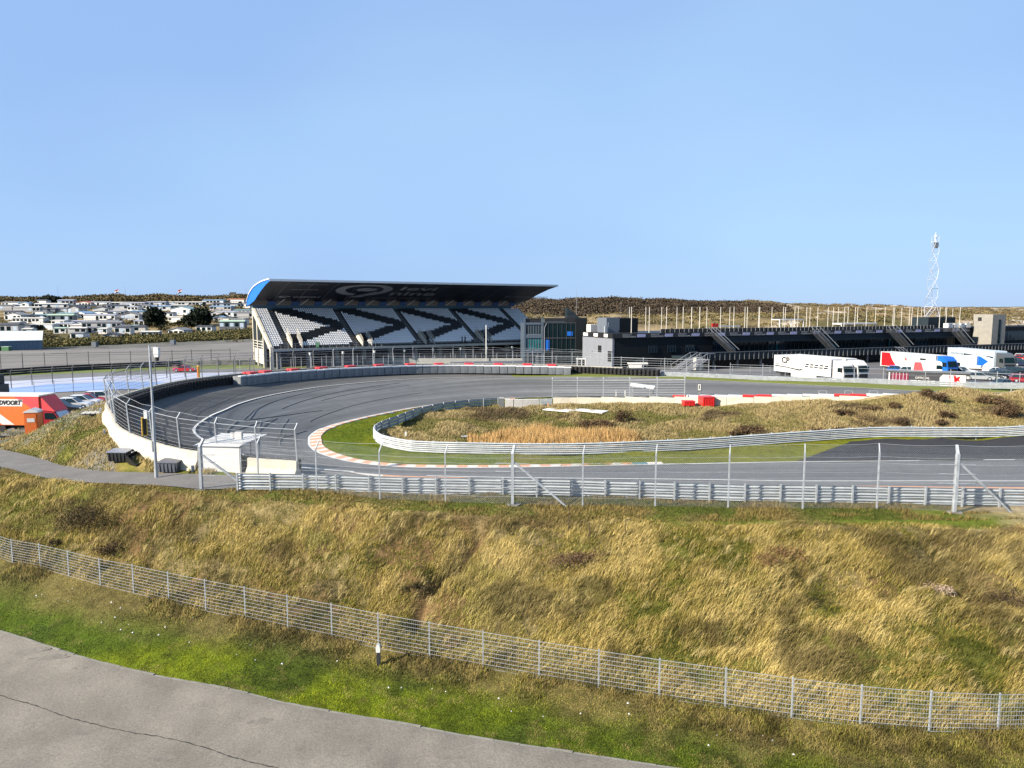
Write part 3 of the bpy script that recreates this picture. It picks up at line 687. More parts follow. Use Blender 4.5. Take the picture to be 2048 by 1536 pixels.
# ---- tall catch fence along the near straight ----
def catch_fence():
    PX=[(403,982,880,1),(518,987,872,0),(634,993,883,0),(760,1003,889,0),(891,1011,892,0),(1025,1017,893,1),(1165,1018,893,0),(1310,1016,891,0),(1456,1017,891,0),(1605,1020,890,0),(1753,1020,889,0),(1908,1025,891,1),(2060,1028,893,0),(2215,1030,893,0)]
    base=[]; 
    for x,y,t,b in PX: p=U(x,y,4.8 if x>500 else 4.9); p[2]=gz(p[0],p[1]); base.append(p)
    o0=base[5]; T=thing('catch_fence','tall chain link catch fence on cranked posts along the near edge of the track','fence',o0)
    hs=[]
    for (x,y,t,big),p in zip(PX,base):
        tp=UY(x+4,t,p[1]); h=min(3.7,max(2.9,tp[2]-p[2])); hs.append(h)
        r=.10 if big else .045
        mb=MB(); mb.obox(p,(1,0),2*r*.8,2*r,p[2]-.3,p[2]+h-.42)
        tip=(p[0]+.12,p[1]+.34,p[2]+h); c0=(p[0],p[1],p[2]+h-.45); mb.bar(c0,tip,r*1.05,r*.9)
        mb.shift(o0).build('post','galv',T)
        if big:
            q=p+(3.15,-.1,0); q[2]=gz(q[0],q[1]); mb=MB(); mb.bar(p+(0.1,0,h-.9),q+(0,0,-.1),.075); mb.shift(o0).build('brace','galv',T)
            mb=MB(); z=gz(p[0],p[1]); mb.prism([(p[0]-.35,p[1]-.25),(p[0]+.3,p[1]-.3),(p[0]+.5,p[1]+.1),(p[0]+.2,p[1]+.3),(p[0]-.3,p[1]+.2)],z-.2,z+.03,plane='xy'); mb.shift(o0).build('footing','kerbstone',T)
    for i in range(len(base)-1):
        a,b=base[i],base[i+1]; ha,hb=hs[i],hs[i+1]; mb=MB()
        for f in (.17,.34,.5,.66,.82,.93):
            pts=[]
            for t in np.linspace(0,1,7): p=a+(b-a)*t+(.02,-.06,(ha+(hb-ha)*t-.42)*f-.05*4*t*(1-t)); pts.append(p)
            wb=MB(); [wb.bar(p,q,.008,n=3) for p,q in zip(pts[:-1],pts[1:])]; wb.shift(o0).build('tension_wire','galv',T)
        pts=[a+(b-a)*t+(.12,.32,(ha+(hb-ha)*t)-.07*4*t*(1-t)) for t in np.linspace(0,1,7)]
        wb=MB(); [wb.bar(p,q,.009,n=3) for p,q in zip(pts[:-1],pts[1:])]; wb.shift(o0).build('tension_wire','galv',T)
        if PX[i+1][3] or PX[i][3]:   # tensioners by the heavy posts
            e,dr=(b,(a-b)) if PX[i+1][3] else (a,(b-a)); dr=dr/np.linalg.norm(dr)
            for f in (.34,.5,.66,.82):
                hh=(hs[i+1] if PX[i+1][3] else hs[i])-.42
                tb=MB(); [tb.bar(e+dr*s0+(0,-.06,hh*f-.01),e+dr*s1+(0,-.06,hh*f-.01),.022,n=4) for s0,s1 in ((.1,.36),(.36,.37),(.37,.6),(.6,.95))]; tb.shift(o0).build('turnbuckle','galv',T)
        mb=MB(); chain(mb,a+(0,-.03,0),b+(0,-.03,0),.05,min(ha,hb)-.42,cell=.12,w_=.0055)
        chain(mb,a+(.06,.12,0),b+(.06,.12,0),min(ha,hb)-.42,min(ha,hb)-.04,cell=.13,w_=.0045)
        mb.shift(o0).build('chain_link','galv',T)
catch_fence()
# ---- near guardrail ----
NR=[(477,985),(599,986),(656,987),(722,988),(848,989),(974,991),(1105,993),(1238,996),(1376,999),(1519,1002),(1667,1005),(1818,1008),(1969,1011),(2150,1015),(2300,1018)]
guardrail('guardrail','long corrugated steel guardrail between the catch fence and the near side of the track',poly_pts(NR,4.9),3,1.02,2.02,side=1,sidepost=-1)
# ---- inner guardrail round the infield ----
guardrail('guardrail','bright steel guardrail curving round the infield inside the corner',ARML,3,.98,2.0,side=1,sidepost=-1)
# ---- far guardrail by the paddock ----
FR=[U(x,y,z) for x,y,z in [(1321,751,6.25),(1440,756,6.28),(1500,758.5,6.3),(1700,766,6.5),(1900,774,6.6),(2048,780.5,6.65),(2250,791,6.7)]]
guardrail('guardrail','pale steel guardrail along the far straight in front of the paddock trucks',catmull(FR,40),3,.72,2.0,side=-1,sidepost=-1)
# ---- precast concrete barrier round the outside of the corner ----
def corner_wall():
    i0=9.1; i1=24.6; P=resample(lap(np.linspace(i0,i1,300),'b'),step=.75); n=len(P)
    d=np.gradient(P[:,:2],axis=0); d/=np.linalg.norm(d,axis=1)[:,None]; out=np.stack([d[:,1],-d[:,0]],1)
    mid=A_([0,75.]); s=np.sign(((P[n//2,:2]-mid)*out[n//2]).sum()); out*=s
    T=thing('concrete_barrier','cream precast concrete barrier wall curving round the outside of the banked corner','barrier',P[10]); o0=A_(P[10])
    prof=[(-.12,1.0),(.12,1.0),(.16,.45),(.38,.12),(.40,-.5),(-.4,-.5),(-.40,.12),(-.16,.45)]
    seg=5
    for a in range(0,n-1,seg):
        b=min(a+seg,n-1); rings=[]
        xm=1024+F*P[(a+b)//2,0]/P[(a+b)//2,1]
        if P[a,1]<52 and 405<xm<505: continue
        for k in range(a,b+1):
            p=P[k]; sh=(d[k]*(.02 if k==a else -.02 if k==b else 0))
            if k==a and a in (10,): pass
            rings.append([(p[0]+out[k,0]*(o+.2)+sh[0],p[1]+out[k,1]*(o+.2)+sh[1],p[2]+z) for o,z in prof])
        R_=np.array(rings); m=len(prof); V=R_.reshape(-1,3); f=[]
        for k in range(len(rings)-1):
            for j in range(m): f.append([k*m+j,(k+1)*m+j,(k+1)*m+(j+1)%m,k*m+(j+1)%m])
        mb=MB(); mb.add(V,f); mb.P.append((A_([list(range(m)),list(range((len(rings)-1)*m,len(rings)*m))[::-1]]),0)); mb.shift(o0).build('wall_section','concrete_pale',T)
    # stub posts on the outside foot
    for k in (10,18,26,34):
        p=P[k]; q=p[:2]+out[k]*.85; z=gz(*q); mb=MB(); mb.obox(q,out[k],.16,.16,z-.2,z+.5); o=mb.shift((q[0],q[1],z)).build('stub_post','galv'); o.location=(q[0],q[1],z)
        tag(o,'short grey square post at the outer foot of the curved concrete wall','post','stub posts along the concrete wall')
    # debris fence on top
    F_=thing('debris_fence','cranked post and cable debris fence on top of the curved concrete wall','fence',P[10])
    fr=[]; 
    PF=[10.0,10.65,11.25,11.75,12.3,12.85,13.4,14.0,14.7,15.5,16.4,17.2,17.9,18.6]+[18.6+.42*k for k in range(1,15)]
    Q=lap(np.array(PF),'b'); 
    # even spacing along the wall: 4 m posts
    W=resample(lap(np.linspace(i0+.02,i1,300),'b'),step=.25); Q=W[::12]; oq=np.array([out[int(np.argmin(np.linalg.norm(P[:,:2]-q[:2],axis=1)))] for q in Q])
    base=[]; 
    for q,o in zip(Q,oq):
        b=A_([q[0]+o[0]*.12,q[1]+o[1]*.12,q[2]+.98]); base.append(b)
        k1=b+(o[0]*.18,o[1]*.18,2.15); tip=k1+(-o[0]*.32,-o[1]*.32,.36)
        mb=MB(); mb.bar(b+(0,0,-.5),k1,.055); mb.bar(k1+(0,0,-.03),tip,.05); mb.shift(o0).build('post','galv' if q[1]<70 or q[1]>95 else 'midsteel',F_)
    mb=MB(); ml=MB()
    for i in range(len(base)-1):
        a,b=base[i],base[i+1]; oa,ob=oq[i],oq[i+1]
        for h,r in ((.1,.012),(.35,.011),(.62,.011),(.9,.011),(1.2,.011),(1.5,.011),(1.8,.011),(2.12,.03)):
            pa=a+(oa[0]*.083*h-oa[0]*.06,oa[1]*.083*h-oa[1]*.06,h); pb=b+(ob[0]*.083*h-ob[0]*.06,ob[1]*.083*h-ob[1]*.06,h); mb.bar(pa,pb,r,n=3)
        pa=a+(-oa[0]*.14,-oa[1]*.14,2.5); pb=b+(-ob[0]*.14,-ob[1]*.14,2.5); pm=(pa+pb)/2-(0,0,.12)
        mb.bar(pa,pm,.014,n=3); mb.bar(pm,pb,.014,n=3)
        if i<12: chain(ml,a+(oa[0]*.05,oa[1]*.05,0),b+(ob[0]*.05,ob[1]*.05,0),.02,2.1,cell=.12,w_=.007)
        if i<12: chain(ml,a+(-oa[0]*.0,-oa[1]*.0,0),b+(-ob[0]*.0,-ob[1]*.0,0),2.12,2.42,cell=.13,w_=.004)
    mb.shift(o0).build('cable','galv',F_); ml.shift(o0).build('chain_link','darksteel',F_)
    return P,out
WP,WO=corner_wall()
# ---- tyre wall in front of the concrete, red pads on it, grey blocks ahead of that ----
def tyre_wall():
    def inner(fr,off):
        q=lap(np.array([fr]),'b')[0]; k=int(np.argmin(np.linalg.norm(WP[:,:2]-q[:2],axis=1))); o=WO[k]
        return A_([q[0]-o[0]*off,q[1]-o[1]*off,q[2]-off*.10]),o
    def run(fa,fb,rows,off0,hgt,name,label,T=None,mat_='rubber'):
        W=resample(lap(np.linspace(fa,fb,400),'b'),step=.62); a0=W[len(W)//2]; T=thing(name,label,'tyre wall',a0); o0=A_(T.location)
        mb=MB(); n=8; tt=np.arange(n)*2*np.pi/n
        tv=[]; 
        for z,r in ((0,.22),(0.03,.30),(.17,.30),(.2,.22),(.2,.16),(.12,.15)):
            tv+= [(math.cos(t)*r,math.sin(t)*r,z) for t in tt]
        tf=[[k*n+j,k*n+(j+1)%n,(k+1)*n+(j+1)%n,(k+1)*n+j] for k in range(5) for j in range(n)]
        X=[]
        for q in W:
            k=int(np.argmin(np.linalg.norm(WP[:,:2]-q[:2],axis=1))); o=WO[k]
            for r in range(rows):
                for s in range(hgt):
                    X.append((A_([q[0]-o[0]*(off0+.62*r)+random.uniform(-.03,.03),q[1]-o[1]*(off0+.62*r)+random.uniform(-.03,.03),q[2]-.08-(off0+.62*r)*.08+s*.205]),np.eye(3)))
        mb.rep(tv,tf,X); mb.shift(o0).build('tyre_stack',mat_,T)
        # strip of light bolts / straps
        mb=MB()
        for q in W[::1]:
            k=int(np.argmin(np.linalg.norm(WP[:,:2]-q[:2],axis=1))); o=WO[k]; off=off0+.62*(rows-1)+.31
            p=A_([q[0]-o[0]*off,q[1]-o[1]*off,q[2]-.08-off*.08])
            mb.obox(p,WO[k],.03,.05,p[2]+.5,p[2]+.6); mb.obox(p+(.2,.2,0),WO[k],.03,.05,p[2]+.92,p[2]+1.0)
        mb.shift(o0).build('strap','rubbergrey',T)
        return T
    run(9.3,19.0,2,.25,5,'tyre_wall','dark tyre wall in deep shade lining the left side of the banked corner')
    run(19.0,23.6,2,.25,5,'tyre_wall','low black tyre wall with red pads behind the grey foam blocks')
    run(23.65,25.1,2,.1,5,'tyre_wall','black tyre wall standing behind the grass strip between grey blocks and steel guardrail')
    # mesh: red pads
    for j,px in enumerate([500,530,587,642,700,758,820,877,937,996,1054,1103]):
        # pad k sits where its bearing crosses the tyre wall
        best=None
        for f in np.linspace(18.8,23.7,400):
            p,o=inner(f,.65); x=1024+F*p[0]/(p[1]*math.cos(PIT)-(p[2]-CZ)*math.sin(PIT))
            if best is None or abs(x-px)<best[0]: best=(abs(x-px),p,o)
        p,o=best[1],best[2]; mb=MB(); tdir=A_([-o[1],o[0]])
        mb.obox((0,0),o,1.15,1.25,.0,.22); mb.obox((-o[0]*.5,-o[1]*.5),o,.2,1.2,-.14,.0)
        ob=mb.build('red_pad','redpad'); ob.location=(p[0],p[1],p[2]+1.0); tag(ob,'red pad strapped over the top of the black tyre wall behind the grey blocks','pad','red pads on the tyre wall')
    # grey foam blocks
    W=resample(lap(np.linspace(18.75,23.75,500),'b'),step=1.2); proto=None
    for i,q in enumerate(W[:-1]):
        k=int(np.argmin(np.linalg.norm(WP[:,:2]-q[:2],axis=1))); o=WO[k]; p=A_([q[0]-o[0]*1.9,q[1]-o[1]*1.9,q[2]-.22])
        if proto is None:
            mb=MB(); mb.prism([(-.53,-.55),(.53,-.55),(.56,-.45),(.56,.4),(.53,.55),(-.53,.55),(-.56,.4),(-.56,-.45)],0,1.12,plane='xy')
            proto=thing('foam_block','grey plastic foam barrier block standing in the curved row below the grandstand','barrier',group='grey foam blocks in front of the tyre wall')
            b_=mb.build('block','greyblock',proto); mb=MB(); mb.box(-.6,.6,-.56,-.2,1.125,1.2); mb.box(-.6,.6,-.59,-.562,1.04,1.2); mb.build('top_strip','seat_white',proto)
            t=proto
        else: t=dup(proto)
        d2=A_([-o[1],o[0]]); ang=math.atan2(d2[1],d2[0]); 
        # local -y faces the track (inwards = -o)
        if (A_([math.sin(ang),-math.cos(ang)])*(-o)).sum()<0: ang+=math.pi
        t.children[0].active_material if 0 else None; t.location=(float(p[0]),float(p[1]),float(p[2])+random.uniform(-.02,.02)); t.rotation_euler=(0,0,ang+random.uniform(-.02,.02))
tyre_wall()
# ---- marshal shed, lamp/camera pole, boxes ----
def shed():
    a=G(402,943); b=G(480,946); d=(b-a)[:2]; L_=np.linalg.norm(d); d/=L_; ang=math.atan2(d[1],d[0]); c_=(a+b)/2
    z=gz(c_[0],c_[1]); T=thing('marshal_shed','white marshal shed with overhanging flat roof beside the end of the concrete wall','shed',(a[0],a[1],z-.05),ang)
    W_=L_; D=1.6; H=1.78
    mb=MB(); mb.box(0,W_,0,.06,0,H); mb.box(0,.06,.06,D,0,H); mb.box(.06,W_*.75,D-.06,D,0,H*.55); mb.build('wall','white',T)
    mb=MB(); q=[(-.35,-.12,H+.02),(W_+.1,-.12,H+.02),(W_+.95,D+.7,H+.42),(.35,D+.7,H+.42)]; mb.hexa(q+[(x,y,z_+.06) for x,y,z_ in q]); mb.build('roof','white',T)
    for x,y in ((W_+.06,.05),(W_+.06,D),(W_+.7,D)): mb=MB(); mb.box(x-.035,x+.035,y-.035,y+.035,0,H+.1+.1*y); mb.build('post','galv',T)
    mb=MB(); mb.box(-.3,W_+.5,-.1,D+.3,-.12,.0); mb.build('floor_slab','concrete',T)
shed()
def polecam():
    p=U(312,938,5.5); p[2]=gz(p[0],p[1]); q=UY(306,691,p[1]); h=q[2]-p[2]
    T=thing('camera_pole','tall tapered grey pole with a white camera at its top beside the banked corner','pole',p)
    mb=MB(); mb.bar((0,0,-.2),(0,0,h*.55),.115,.09,n=10); mb.bar((0,0,h*.55),(0,0,h),.075,.06,n=10); mb.build('pole','galv',T)
    mb=MB(); mb.bar((0,0,h-.1),(.45,0,h-.1),.03); mb.build('bracket','galv',T)
    mb=MB(); mb.box(.3,.62,-.16,.16,h-.55,h-.12); mb.prism([(.34,h-.75),(.58,h-.75),(.62,h-.55),(.3,h-.55)],-.14,.14); mb.build('camera_housing','white',T)
    mb=MB(); mb.bar((.46,0,h-1.0),(.46,0,h-.75),.1,.13,n=8); mb.build('camera_dome','black',T)
    mb=MB(); mb.box(-.16,-.08,-.12,.12,1.8,2.5); mb.build('junction_box','galv',T)
polecam()
def gritbox(px0,px1,py,label,lid,body,tilt=0,h=.62,w_=.95):
    a=G(px0,py)
    b=U(px1,py,a[2]); L_=(b-a)[0]; T=thing('storage_box',label,'box',(a[0]+L_/2,a[1]+.45,gz(a[0]+L_/2,a[1]+.3)+.06)); T.rotation_euler=(tilt,0,R(-4))
    mb=MB(); mb.hexa([(-L_/2+.04,-w_/2+.04,0),(L_/2-.04,-w_/2+.04,0),(L_/2-.04,w_/2-.04,0),(-L_/2+.04,w_/2-.04,0),(-L_/2,-w_/2,h),(L_/2,-w_/2,h),(L_/2,w_/2,h),(-L_/2,w_/2,h)])
    for k in range(5):
        x=-L_/2+.15+k*(L_-.3)/4; mb.box(x-.02,x+.02,-w_/2-.03,-w_/2+.03,.03,h)
    mb.build('body',body,T); mb=MB(); mb.hexa([(-L_/2-.05,-w_/2-.05,h+.01),(L_/2+.05,-w_/2-.05,h+.01),(L_/2+.05,w_/2+.05,h+.1),(-L_/2-.05,w_/2+.05,h+.1),(-L_/2-.05,-w_/2-.05,h+.06),(L_/2+.05,-w_/2-.05,h+.06),(L_/2+.05,w_/2+.05,h+.16),(-L_/2-.05,w_/2+.05,h+.16)]); mb.build('lid',lid,T)
    return T
M['slate']=mat('slate',(.10,.11,.14),rough=.5); M['lidgrey']=mat('lidgrey',(.22,.24,.3),rough=.35)
gritbox(216,255,935,'black slatted box with grey lid on gravel left of the camera pole','lidgrey','black')
gritbox(316,356,948,'slate grey box with dark lid at the foot of the camera pole','slate','slate')
p=G(268,930); T=thing('storage_box','black lidless box tipped over on the grass beside the slatted black box','box',p+(0,.3,.25)); T.rotation_euler=(R(20),R(35),R(-20))
mb=MB(); mb.box(-.55,.55,-.4,.4,-.3,-.25); mb.box(-.55,.55,-.4,-.35,-.25,.3); mb.box(-.55,.55,.35,.4,-.25,.3); mb.box(-.55,-.5,-.35,.35,-.25,.3); mb.box(.5,.55,-.35,.35,-.25,.3); mb.build('shell','black',T)
# signal panels on the debris fence (yellow frames) and small white signs
def panel(px,py,Yd,w_,h,col,label,rz=0,frame='yellow'):
    p=UY(px,py,Yd); T=thing('signal_panel',label,'panel',p,rz)
    mb=MB(); mb.box(-w_/2,w_/2,-.05,.05,-h/2,h/2); mb.build('screen',col,T)
    mb=MB(); mb.box(-w_/2-.07,-w_/2,-.1,.1,-h/2-.07,h/2+.07); mb.box(w_/2,w_/2+.07,-.1,.1,-h/2-.07,h/2+.07); mb.box(-w_/2,w_/2,-.1,.1,h/2,h/2+.07); mb.box(-w_/2,w_/2,-.1,.1,-h/2-.07,-h/2); mb.build('frame',frame,T)
panel(289,853,48.4,.22,1.15,'black','yellow framed black light panel on the concrete wall left of the camera pole',R(35))
panel(397,747,81,.9,1.6,'orange','yellow framed orange panel on the debris fence at the far left of the corner',R(-60))
def whitebox(px,py,Yd,w_,d_,h,label,name='cabinet',m='white',cat='cabinet',rz=0):
    p=UY(px,py,Yd); T=thing(name,label,cat,p,rz); mb=MB(); mb.box(-w_/2,w_/2,-d_/2,d_/2,0,h); mb.build('case',m,T); mb=MB(); mb.box(-w_/2-.02,w_/2+.02,-d_/2-.02,d_/2+.02,h,h+.03); mb.build('lid',m,T); return T
whitebox(292,837,48.2,.22,.15,.5,'small white cabinet on the fence post above the yellow framed panel')
whitebox(478,878,47.0,.45,.3,.45,'white square signal cabinet hung on the debris fence above the marshal shed')
whitebox(464,877,47.0,.16,.12,.36,'narrow white cabinet left of the square one above the marshal shed')
# drain grate like pallet by the wall, left
p=G(190,832); T=thing('pallet','stack of pale planks lying on the grass against the outside of the corner wall','pallet',p+(0,0,.15),R(12)); 
for k in range(5): mb=MB(); mb.box(-.9+k*.38,-.62+k*.38,-.5,.5,.1,.2); mb.build('plank','offwhite',T)
mb=MB(); mb.box(-.9,1,-.4,-.3,0,.1); mb.box(-.9,1,.3,.4,0,.1); mb.build('bearer','black',T)
# marker post on the verge
p=U(757,1325,.05); p[2]=gz(p[0],p[1]); T=thing('marker_post','short dark white-capped post standing on the verge before the mesh fence','post',p)
mb=MB(); mb.obox((0,0),(1,.2),.16,.14,-.2,.62); mb.obox((.085,0),(1,.2),.03,.05,0,.6); mb.build('post','darksteel',T)
mb=MB(); mb.prism([(-.09,.62),(.09,.62),(.1,.8),(.07,.96),(-.05,1.0),(-.1,.84)],-.09,.09); mb.build('cap','white',T)
for i,(x,y,t,l) in enumerate([(1137,1062,1008,'thin dark leaning stake in front of the heavy braced fence post'),(1177,1080,1050,'short dark stake on the bank right of the braced fence post'),(1250,1075,1039,'hooked dark iron stake at the top of the grassy bank'),(1053,1040,1020,'small dark stub stake at the top edge of the bank')]):
    p=G(x,y); q=UY(x+2,t,p[1]); mb=MB(); mb.bar(p+(0,0,-.2),q,.025)
    if i==2: mb.bar(q,q+(.28,0,.02),.02)
    o=mb.shift(p).build('stake','wood'); o.location=tuple(p); tag(o,l,'stake')
# ---------- inside of the corner ----------
def infield_wall():
    P=catmull([U(x,y,z) for x,y,z in [(1106,808,4.15),(1200,808,4.25),(1300,808.5,4.5),(1400,809,4.8),(1500,809,5.05),(1600,808,5.3),(1700,808,5.55),(1800,808,5.8)]],80); P=resample(P,step=3.0)
    T=thing('concrete_wall','low cream concrete wall inside the far straight behind the infield','wall',P[4]); o0=P[4]
    for a,b in zip(P[:-1],P[1:]):
        d=(b-a)[:2]; L_=np.linalg.norm(d); mb=MB(); c_=(a+b)/2; mb.obox(c_,d,L_-.03,.45,min(a[2],b[2])-.5,max(a[2],b[2])+.78); mb.shift(o0).build('wall_section','concrete_pale',T)
    # black lining and red/white topped foam pads on the track side
    T2=thing('tyre_wall','black rubber barrier with white and red pads behind the low cream wall','tyre wall',P[6]); o2=P[6]
    Q=resample(P,step=1.6)
    for i,(a,b) in enumerate(zip(Q[:-1],Q[1:])):
        if i<4: continue
        d=(b-a)[:2]; L_=np.linalg.norm(d); n_=A_([-d[1],d[0]])/L_; c_=(a+b)[:2]/2+n_*.8; z=(a[2]+b[2])/2
        mb=MB(); mb.obox(c_,d,L_-.03,.8,z-.4,z+.78); mb.shift(o2).build('rubber_block','rubber',T2)
        if i>8: mb=MB(); mb.obox(c_+n_*.15,d,L_-.04,.65,z+.79,z+1.0); mb.shift(o2).build('top_pad','red' if i%6 in (2,3) and (i//6)%1==0 else 'white',T2)
    return P
IW=infield_wall()
def wire_fence(name,label,base,hs,lean,cat='fence',post='galv',n_w=6,r=.05,crank=.3,group=None,chainlink=False,wr=.012,brace=None):
    T=thing(name,label,cat,base[len(base)//2],group=group); o0=A_(T.location)
    for i,(p,h) in enumerate(zip(base,hs)):
        mb=MB(); mb.bar(A_(p)+(0,0,-.3),A_(p)+(0,0,h-crank),r,n=4)
        if crank: mb.bar(A_(p)+(0,0,h-crank-.02),A_(p)+(lean[0]*crank,lean[1]*crank,h),r)
        mb.shift(o0).build('post',post,T)
    mb=MB()
    for i in range(len(base)-1):
        a,b=A_(base[i]),A_(base[i+1]); ha,hb=hs[i]-crank,hs[i+1]-crank
        for k in range(n_w):
            f=(k+.6)/n_w; f=min(f,.99); mb.bar(a+(0,0,ha*f),b+(0,0,hb*f),wr*(2 if k==n_w-1 else 1),n=3)
        if crank: mb.bar(a+(lean[0]*crank,lean[1]*crank,hs[i]),b+(lean[0]*crank,lean[1]*crank,hs[i+1]),wr,n=3)
    mb.shift(o0).build('wire',post,T)
    if chainlink:
        mb=MB()
        for i in range(len(base)-1): chain(mb,A_(base[i]),A_(base[i+1]),.03,min(hs[i],hs[i+1])-crank,cell=.25,w_=.006)
        mb.shift(o0).build('chain_link',post,T)
    return T
b_=[]
for x in (1104.5,1154.5,1206.5,1259,1314,1369): 
    p=U(x,793,4.95); k=int(np.argmin(np.abs(1024+F*IW[:,0]/IW[:,1]-x))); yy=np.interp(x,1024+F*IW[:,0]/IW[:,1]*1.0,IW[:,1]); p=U(x,792.5,16-176*yy/1420); b_.append(p)
wire_fence('debris_fence','pale six post cable fence standing on the low wall inside the far straight',b_,[2.35]*6,(0,1),n_w=7,r=.065,crank=.25,wr=.02)
def canopy():
    p=G(1284,803,ymin=60); T=thing('marshal_canopy','open marshal post with white slanted roof beside the low cream wall','canopy',p)
    mb=MB(); q=[(-1.65,-.3,1.95),(1.35,-.3,1.55),(1.8,.8,1.8),(-1.3,.8,2.2)]; mb.hexa(q+[(x,y,z+.08) for x,y,z in q]); mb.build('roof','white',T)
    for x,y,h in ((-1.4,-.2,1.95),(.9,-.2,1.6),(-1.1,.6,2.1),(1.5,.6,1.75)): mb=MB(); mb.box(x-.04,x+.04,y-.04,y+.04,-.2,h); mb.build('post','galv',T)
    mb=MB(); mb.box(-1.6,1.9,-1.6,.9,-.15,.05); mb.build('slab','concrete',T)
canopy()
gb=gritbox(1259,1280,800,'dark storage box beside the open marshal canopy inside the corner','slate','black'); p=G(1270,804,ymin=60); gb.location=(p[0],p[1]-.6,p[2]-.1)
def redbox(px0,px1,py0,py1,d_,label,lid,rz):
    p=G((px0+px1)/2,py1,ymin=60); s=p[1]/F; W_=(px1-px0)*s*.86; h=(py1-py0)*s*.9; T=thing('red_container',label,'box',p+(0,-.7,.02),rz)
    mb=MB(); mb.box(-W_/2,W_/2,-d_/2,d_/2,0,h); 
    for k in range(7): x=-W_/2+.1+k*(W_-.2)/6; mb.box(x-.02,x+.02,-d_/2-.03,-d_/2,.06,h-.06)
    mb.build('body','red',T); mb=MB(); mb.box(-W_/2-.05,W_/2+.05,-d_/2-.05,d_/2+.05,h,h+.07); mb.build('lid','redpad' if lid else 'red',T)
    return T
redbox(1395,1423,790,810,1.5,'large bright red box standing against the low cream wall',1,R(8))
redbox(1361,1386,800,809,1.1,'flat red box lying on the grass left of the large red box',0,R(4))
def signpost(px,pyb,pyt,Yz,label,w_=.5,hh=.7,m='white',txt=None):
    p=U(px,pyb,Yz); q=UY(px,pyt,p[1]); h=q[2]-p[2]; T=thing('sign',label,'sign',p)
    mb=MB(); mb.bar((0,0,-.2),(0,0,h-hh*.3),.035); mb.build('post','galv',T)
    mb=MB(); mb.box(-w_/2,w_/2,-.07,-.04,h-hh,h); mb.build('board',m,T)
    if txt:
        mb=MB(); 
        for b in txt: mb.box(b[0],b[1],-.076,-.07,h-b[3],h-b[2])
        mb.build('marking','black',T)
    return T
signpost(1398,792,767,5.0,'white black-framed sign on a pole above the large red box',.55,.95,txt=[(-.27,.27,.0,.06),(-.27,-.2,.06,.95),(.2,.27,.06,.95),(-.05,.05,.2,.7),(-.2,.2,.88,.95)])
signpost(812,883,863,3.9,'small white number board on a post inside the curved inner guardrail',.17,.5)
for x,y0,y1 in ((1232,793,781),(1250,791,781)):
    p=U(x,y0,5.0); q=UY(x,y1,p[1]); mb=MB(); mb.bar((0,0,-.1),(0,0,q[2]-p[2]),.08); o=mb.build('bollard','white'); o.location=tuple(p); tag(o,'thin white bollard at the edge of the far straight left of the marshal canopy','bollard','white bollards behind the debris fence')
for x in (1651,1703.5,1753):
    p=U(x-8,797,5.6); q=U(x+8,797,5.6); w_=(q-p)[0]; h=UY(x,783,p[1])[2]-p[2]; mb=MB(); mb.bar((-w_/2,0,0),(-w_/2,0,h),.035); mb.bar((w_/2,0,0),(w_/2,0,h),.035); mb.bar((-w_/2,0,h),(w_/2,0,h),.035); o=mb.build('hoop_frame','galv'); o.location=(float((p+q)[0]/2),float(p[1])+.8,float(p[2])); tag(o,'white tubular hoop standing on the padded barrier of the far straight','frame','white hoops along the padded barrier')
# pale blocks at the end of the far inner guardrail
for i,x in enumerate((1018,1036,1053,1070)):
    p=U(x,816,4.1); p[2]-=.05; T=thing('foam_block','pale grey foam block leaning in the short row by the infield guardrail','barrier',p,R(-4+i*3),group='pale foam blocks by the infield guardrail'); mb=MB(); mb.hexa([(-.5,0,0),(.5,0,0),(.5,1,0),(-.5,1,0),(-.5,.18,1.02),(.5,.18,1.02),(.5,1,1.02),(-.5,1,1.02)]); mb.build('block','concrete',T); mb=MB(); mb.box(-.5,.5,.16,.4,1.02,1.07); mb.build('top_strip','white',T)
p=U(1003,815,4.1); T=thing('foam_block','dark grey foam block left of the short pale block row by the infield','barrier',p); mb=MB(); mb.box(-.3,.3,0,1,-.05,1.1); mb.build('block','midsteel',T); mb=MB(); mb.box(-.3,.3,0,1,1.1,1.13); mb.build('top_strip','concrete',T)
guardrail('guardrail','short piece of steel guardrail between the pale foam blocks and the low cream wall',[U(1080,812,4.1),U(1104,812,4.1)],3,.9,.9,side=-1)
p=U(1096,815,4.1); T=thing('traffic_cone','orange traffic cone standing left of the low cream wall','cone',p+(0,-.5,0)); mb=MB(); mb.bar((0,0,.03),(0,0,.55),.2,.04,n=10); mb.build('cone','orange',T); mb=MB(); mb.box(-.2,.2,-.2,.2,-.05,.03); mb.build('base','black',T)
# white boards lying on the infield
for pts,l in (([(1085,822),(1100,817),(1156,818),(1148,827)],'white board lying flat on the infield, the left one of the pair'),([(1150,823),(1160,818.5),(1218,823),(1204,829)],'white board lying flat on the infield, the right one of the pair'),([(921,872),(941,874),(941,877),(925,876)],'small white board among the dry grass left of the orange reeds')):
    P=[G(x,y)+(0,0,.14) for x,y in pts]; zc=np.mean([p[2] for p in P]); mb=MB(); P=[A_([p[0],p[1],zc+(p[2]-zc)*.5]) for p in P]; mb.hexa([p-(0,0,.08) for p in P]+P); c_=np.mean(P,axis=0); o=mb.shift(c_).build('board','white'); o.location=tuple(c_); tag(o,l,'board')
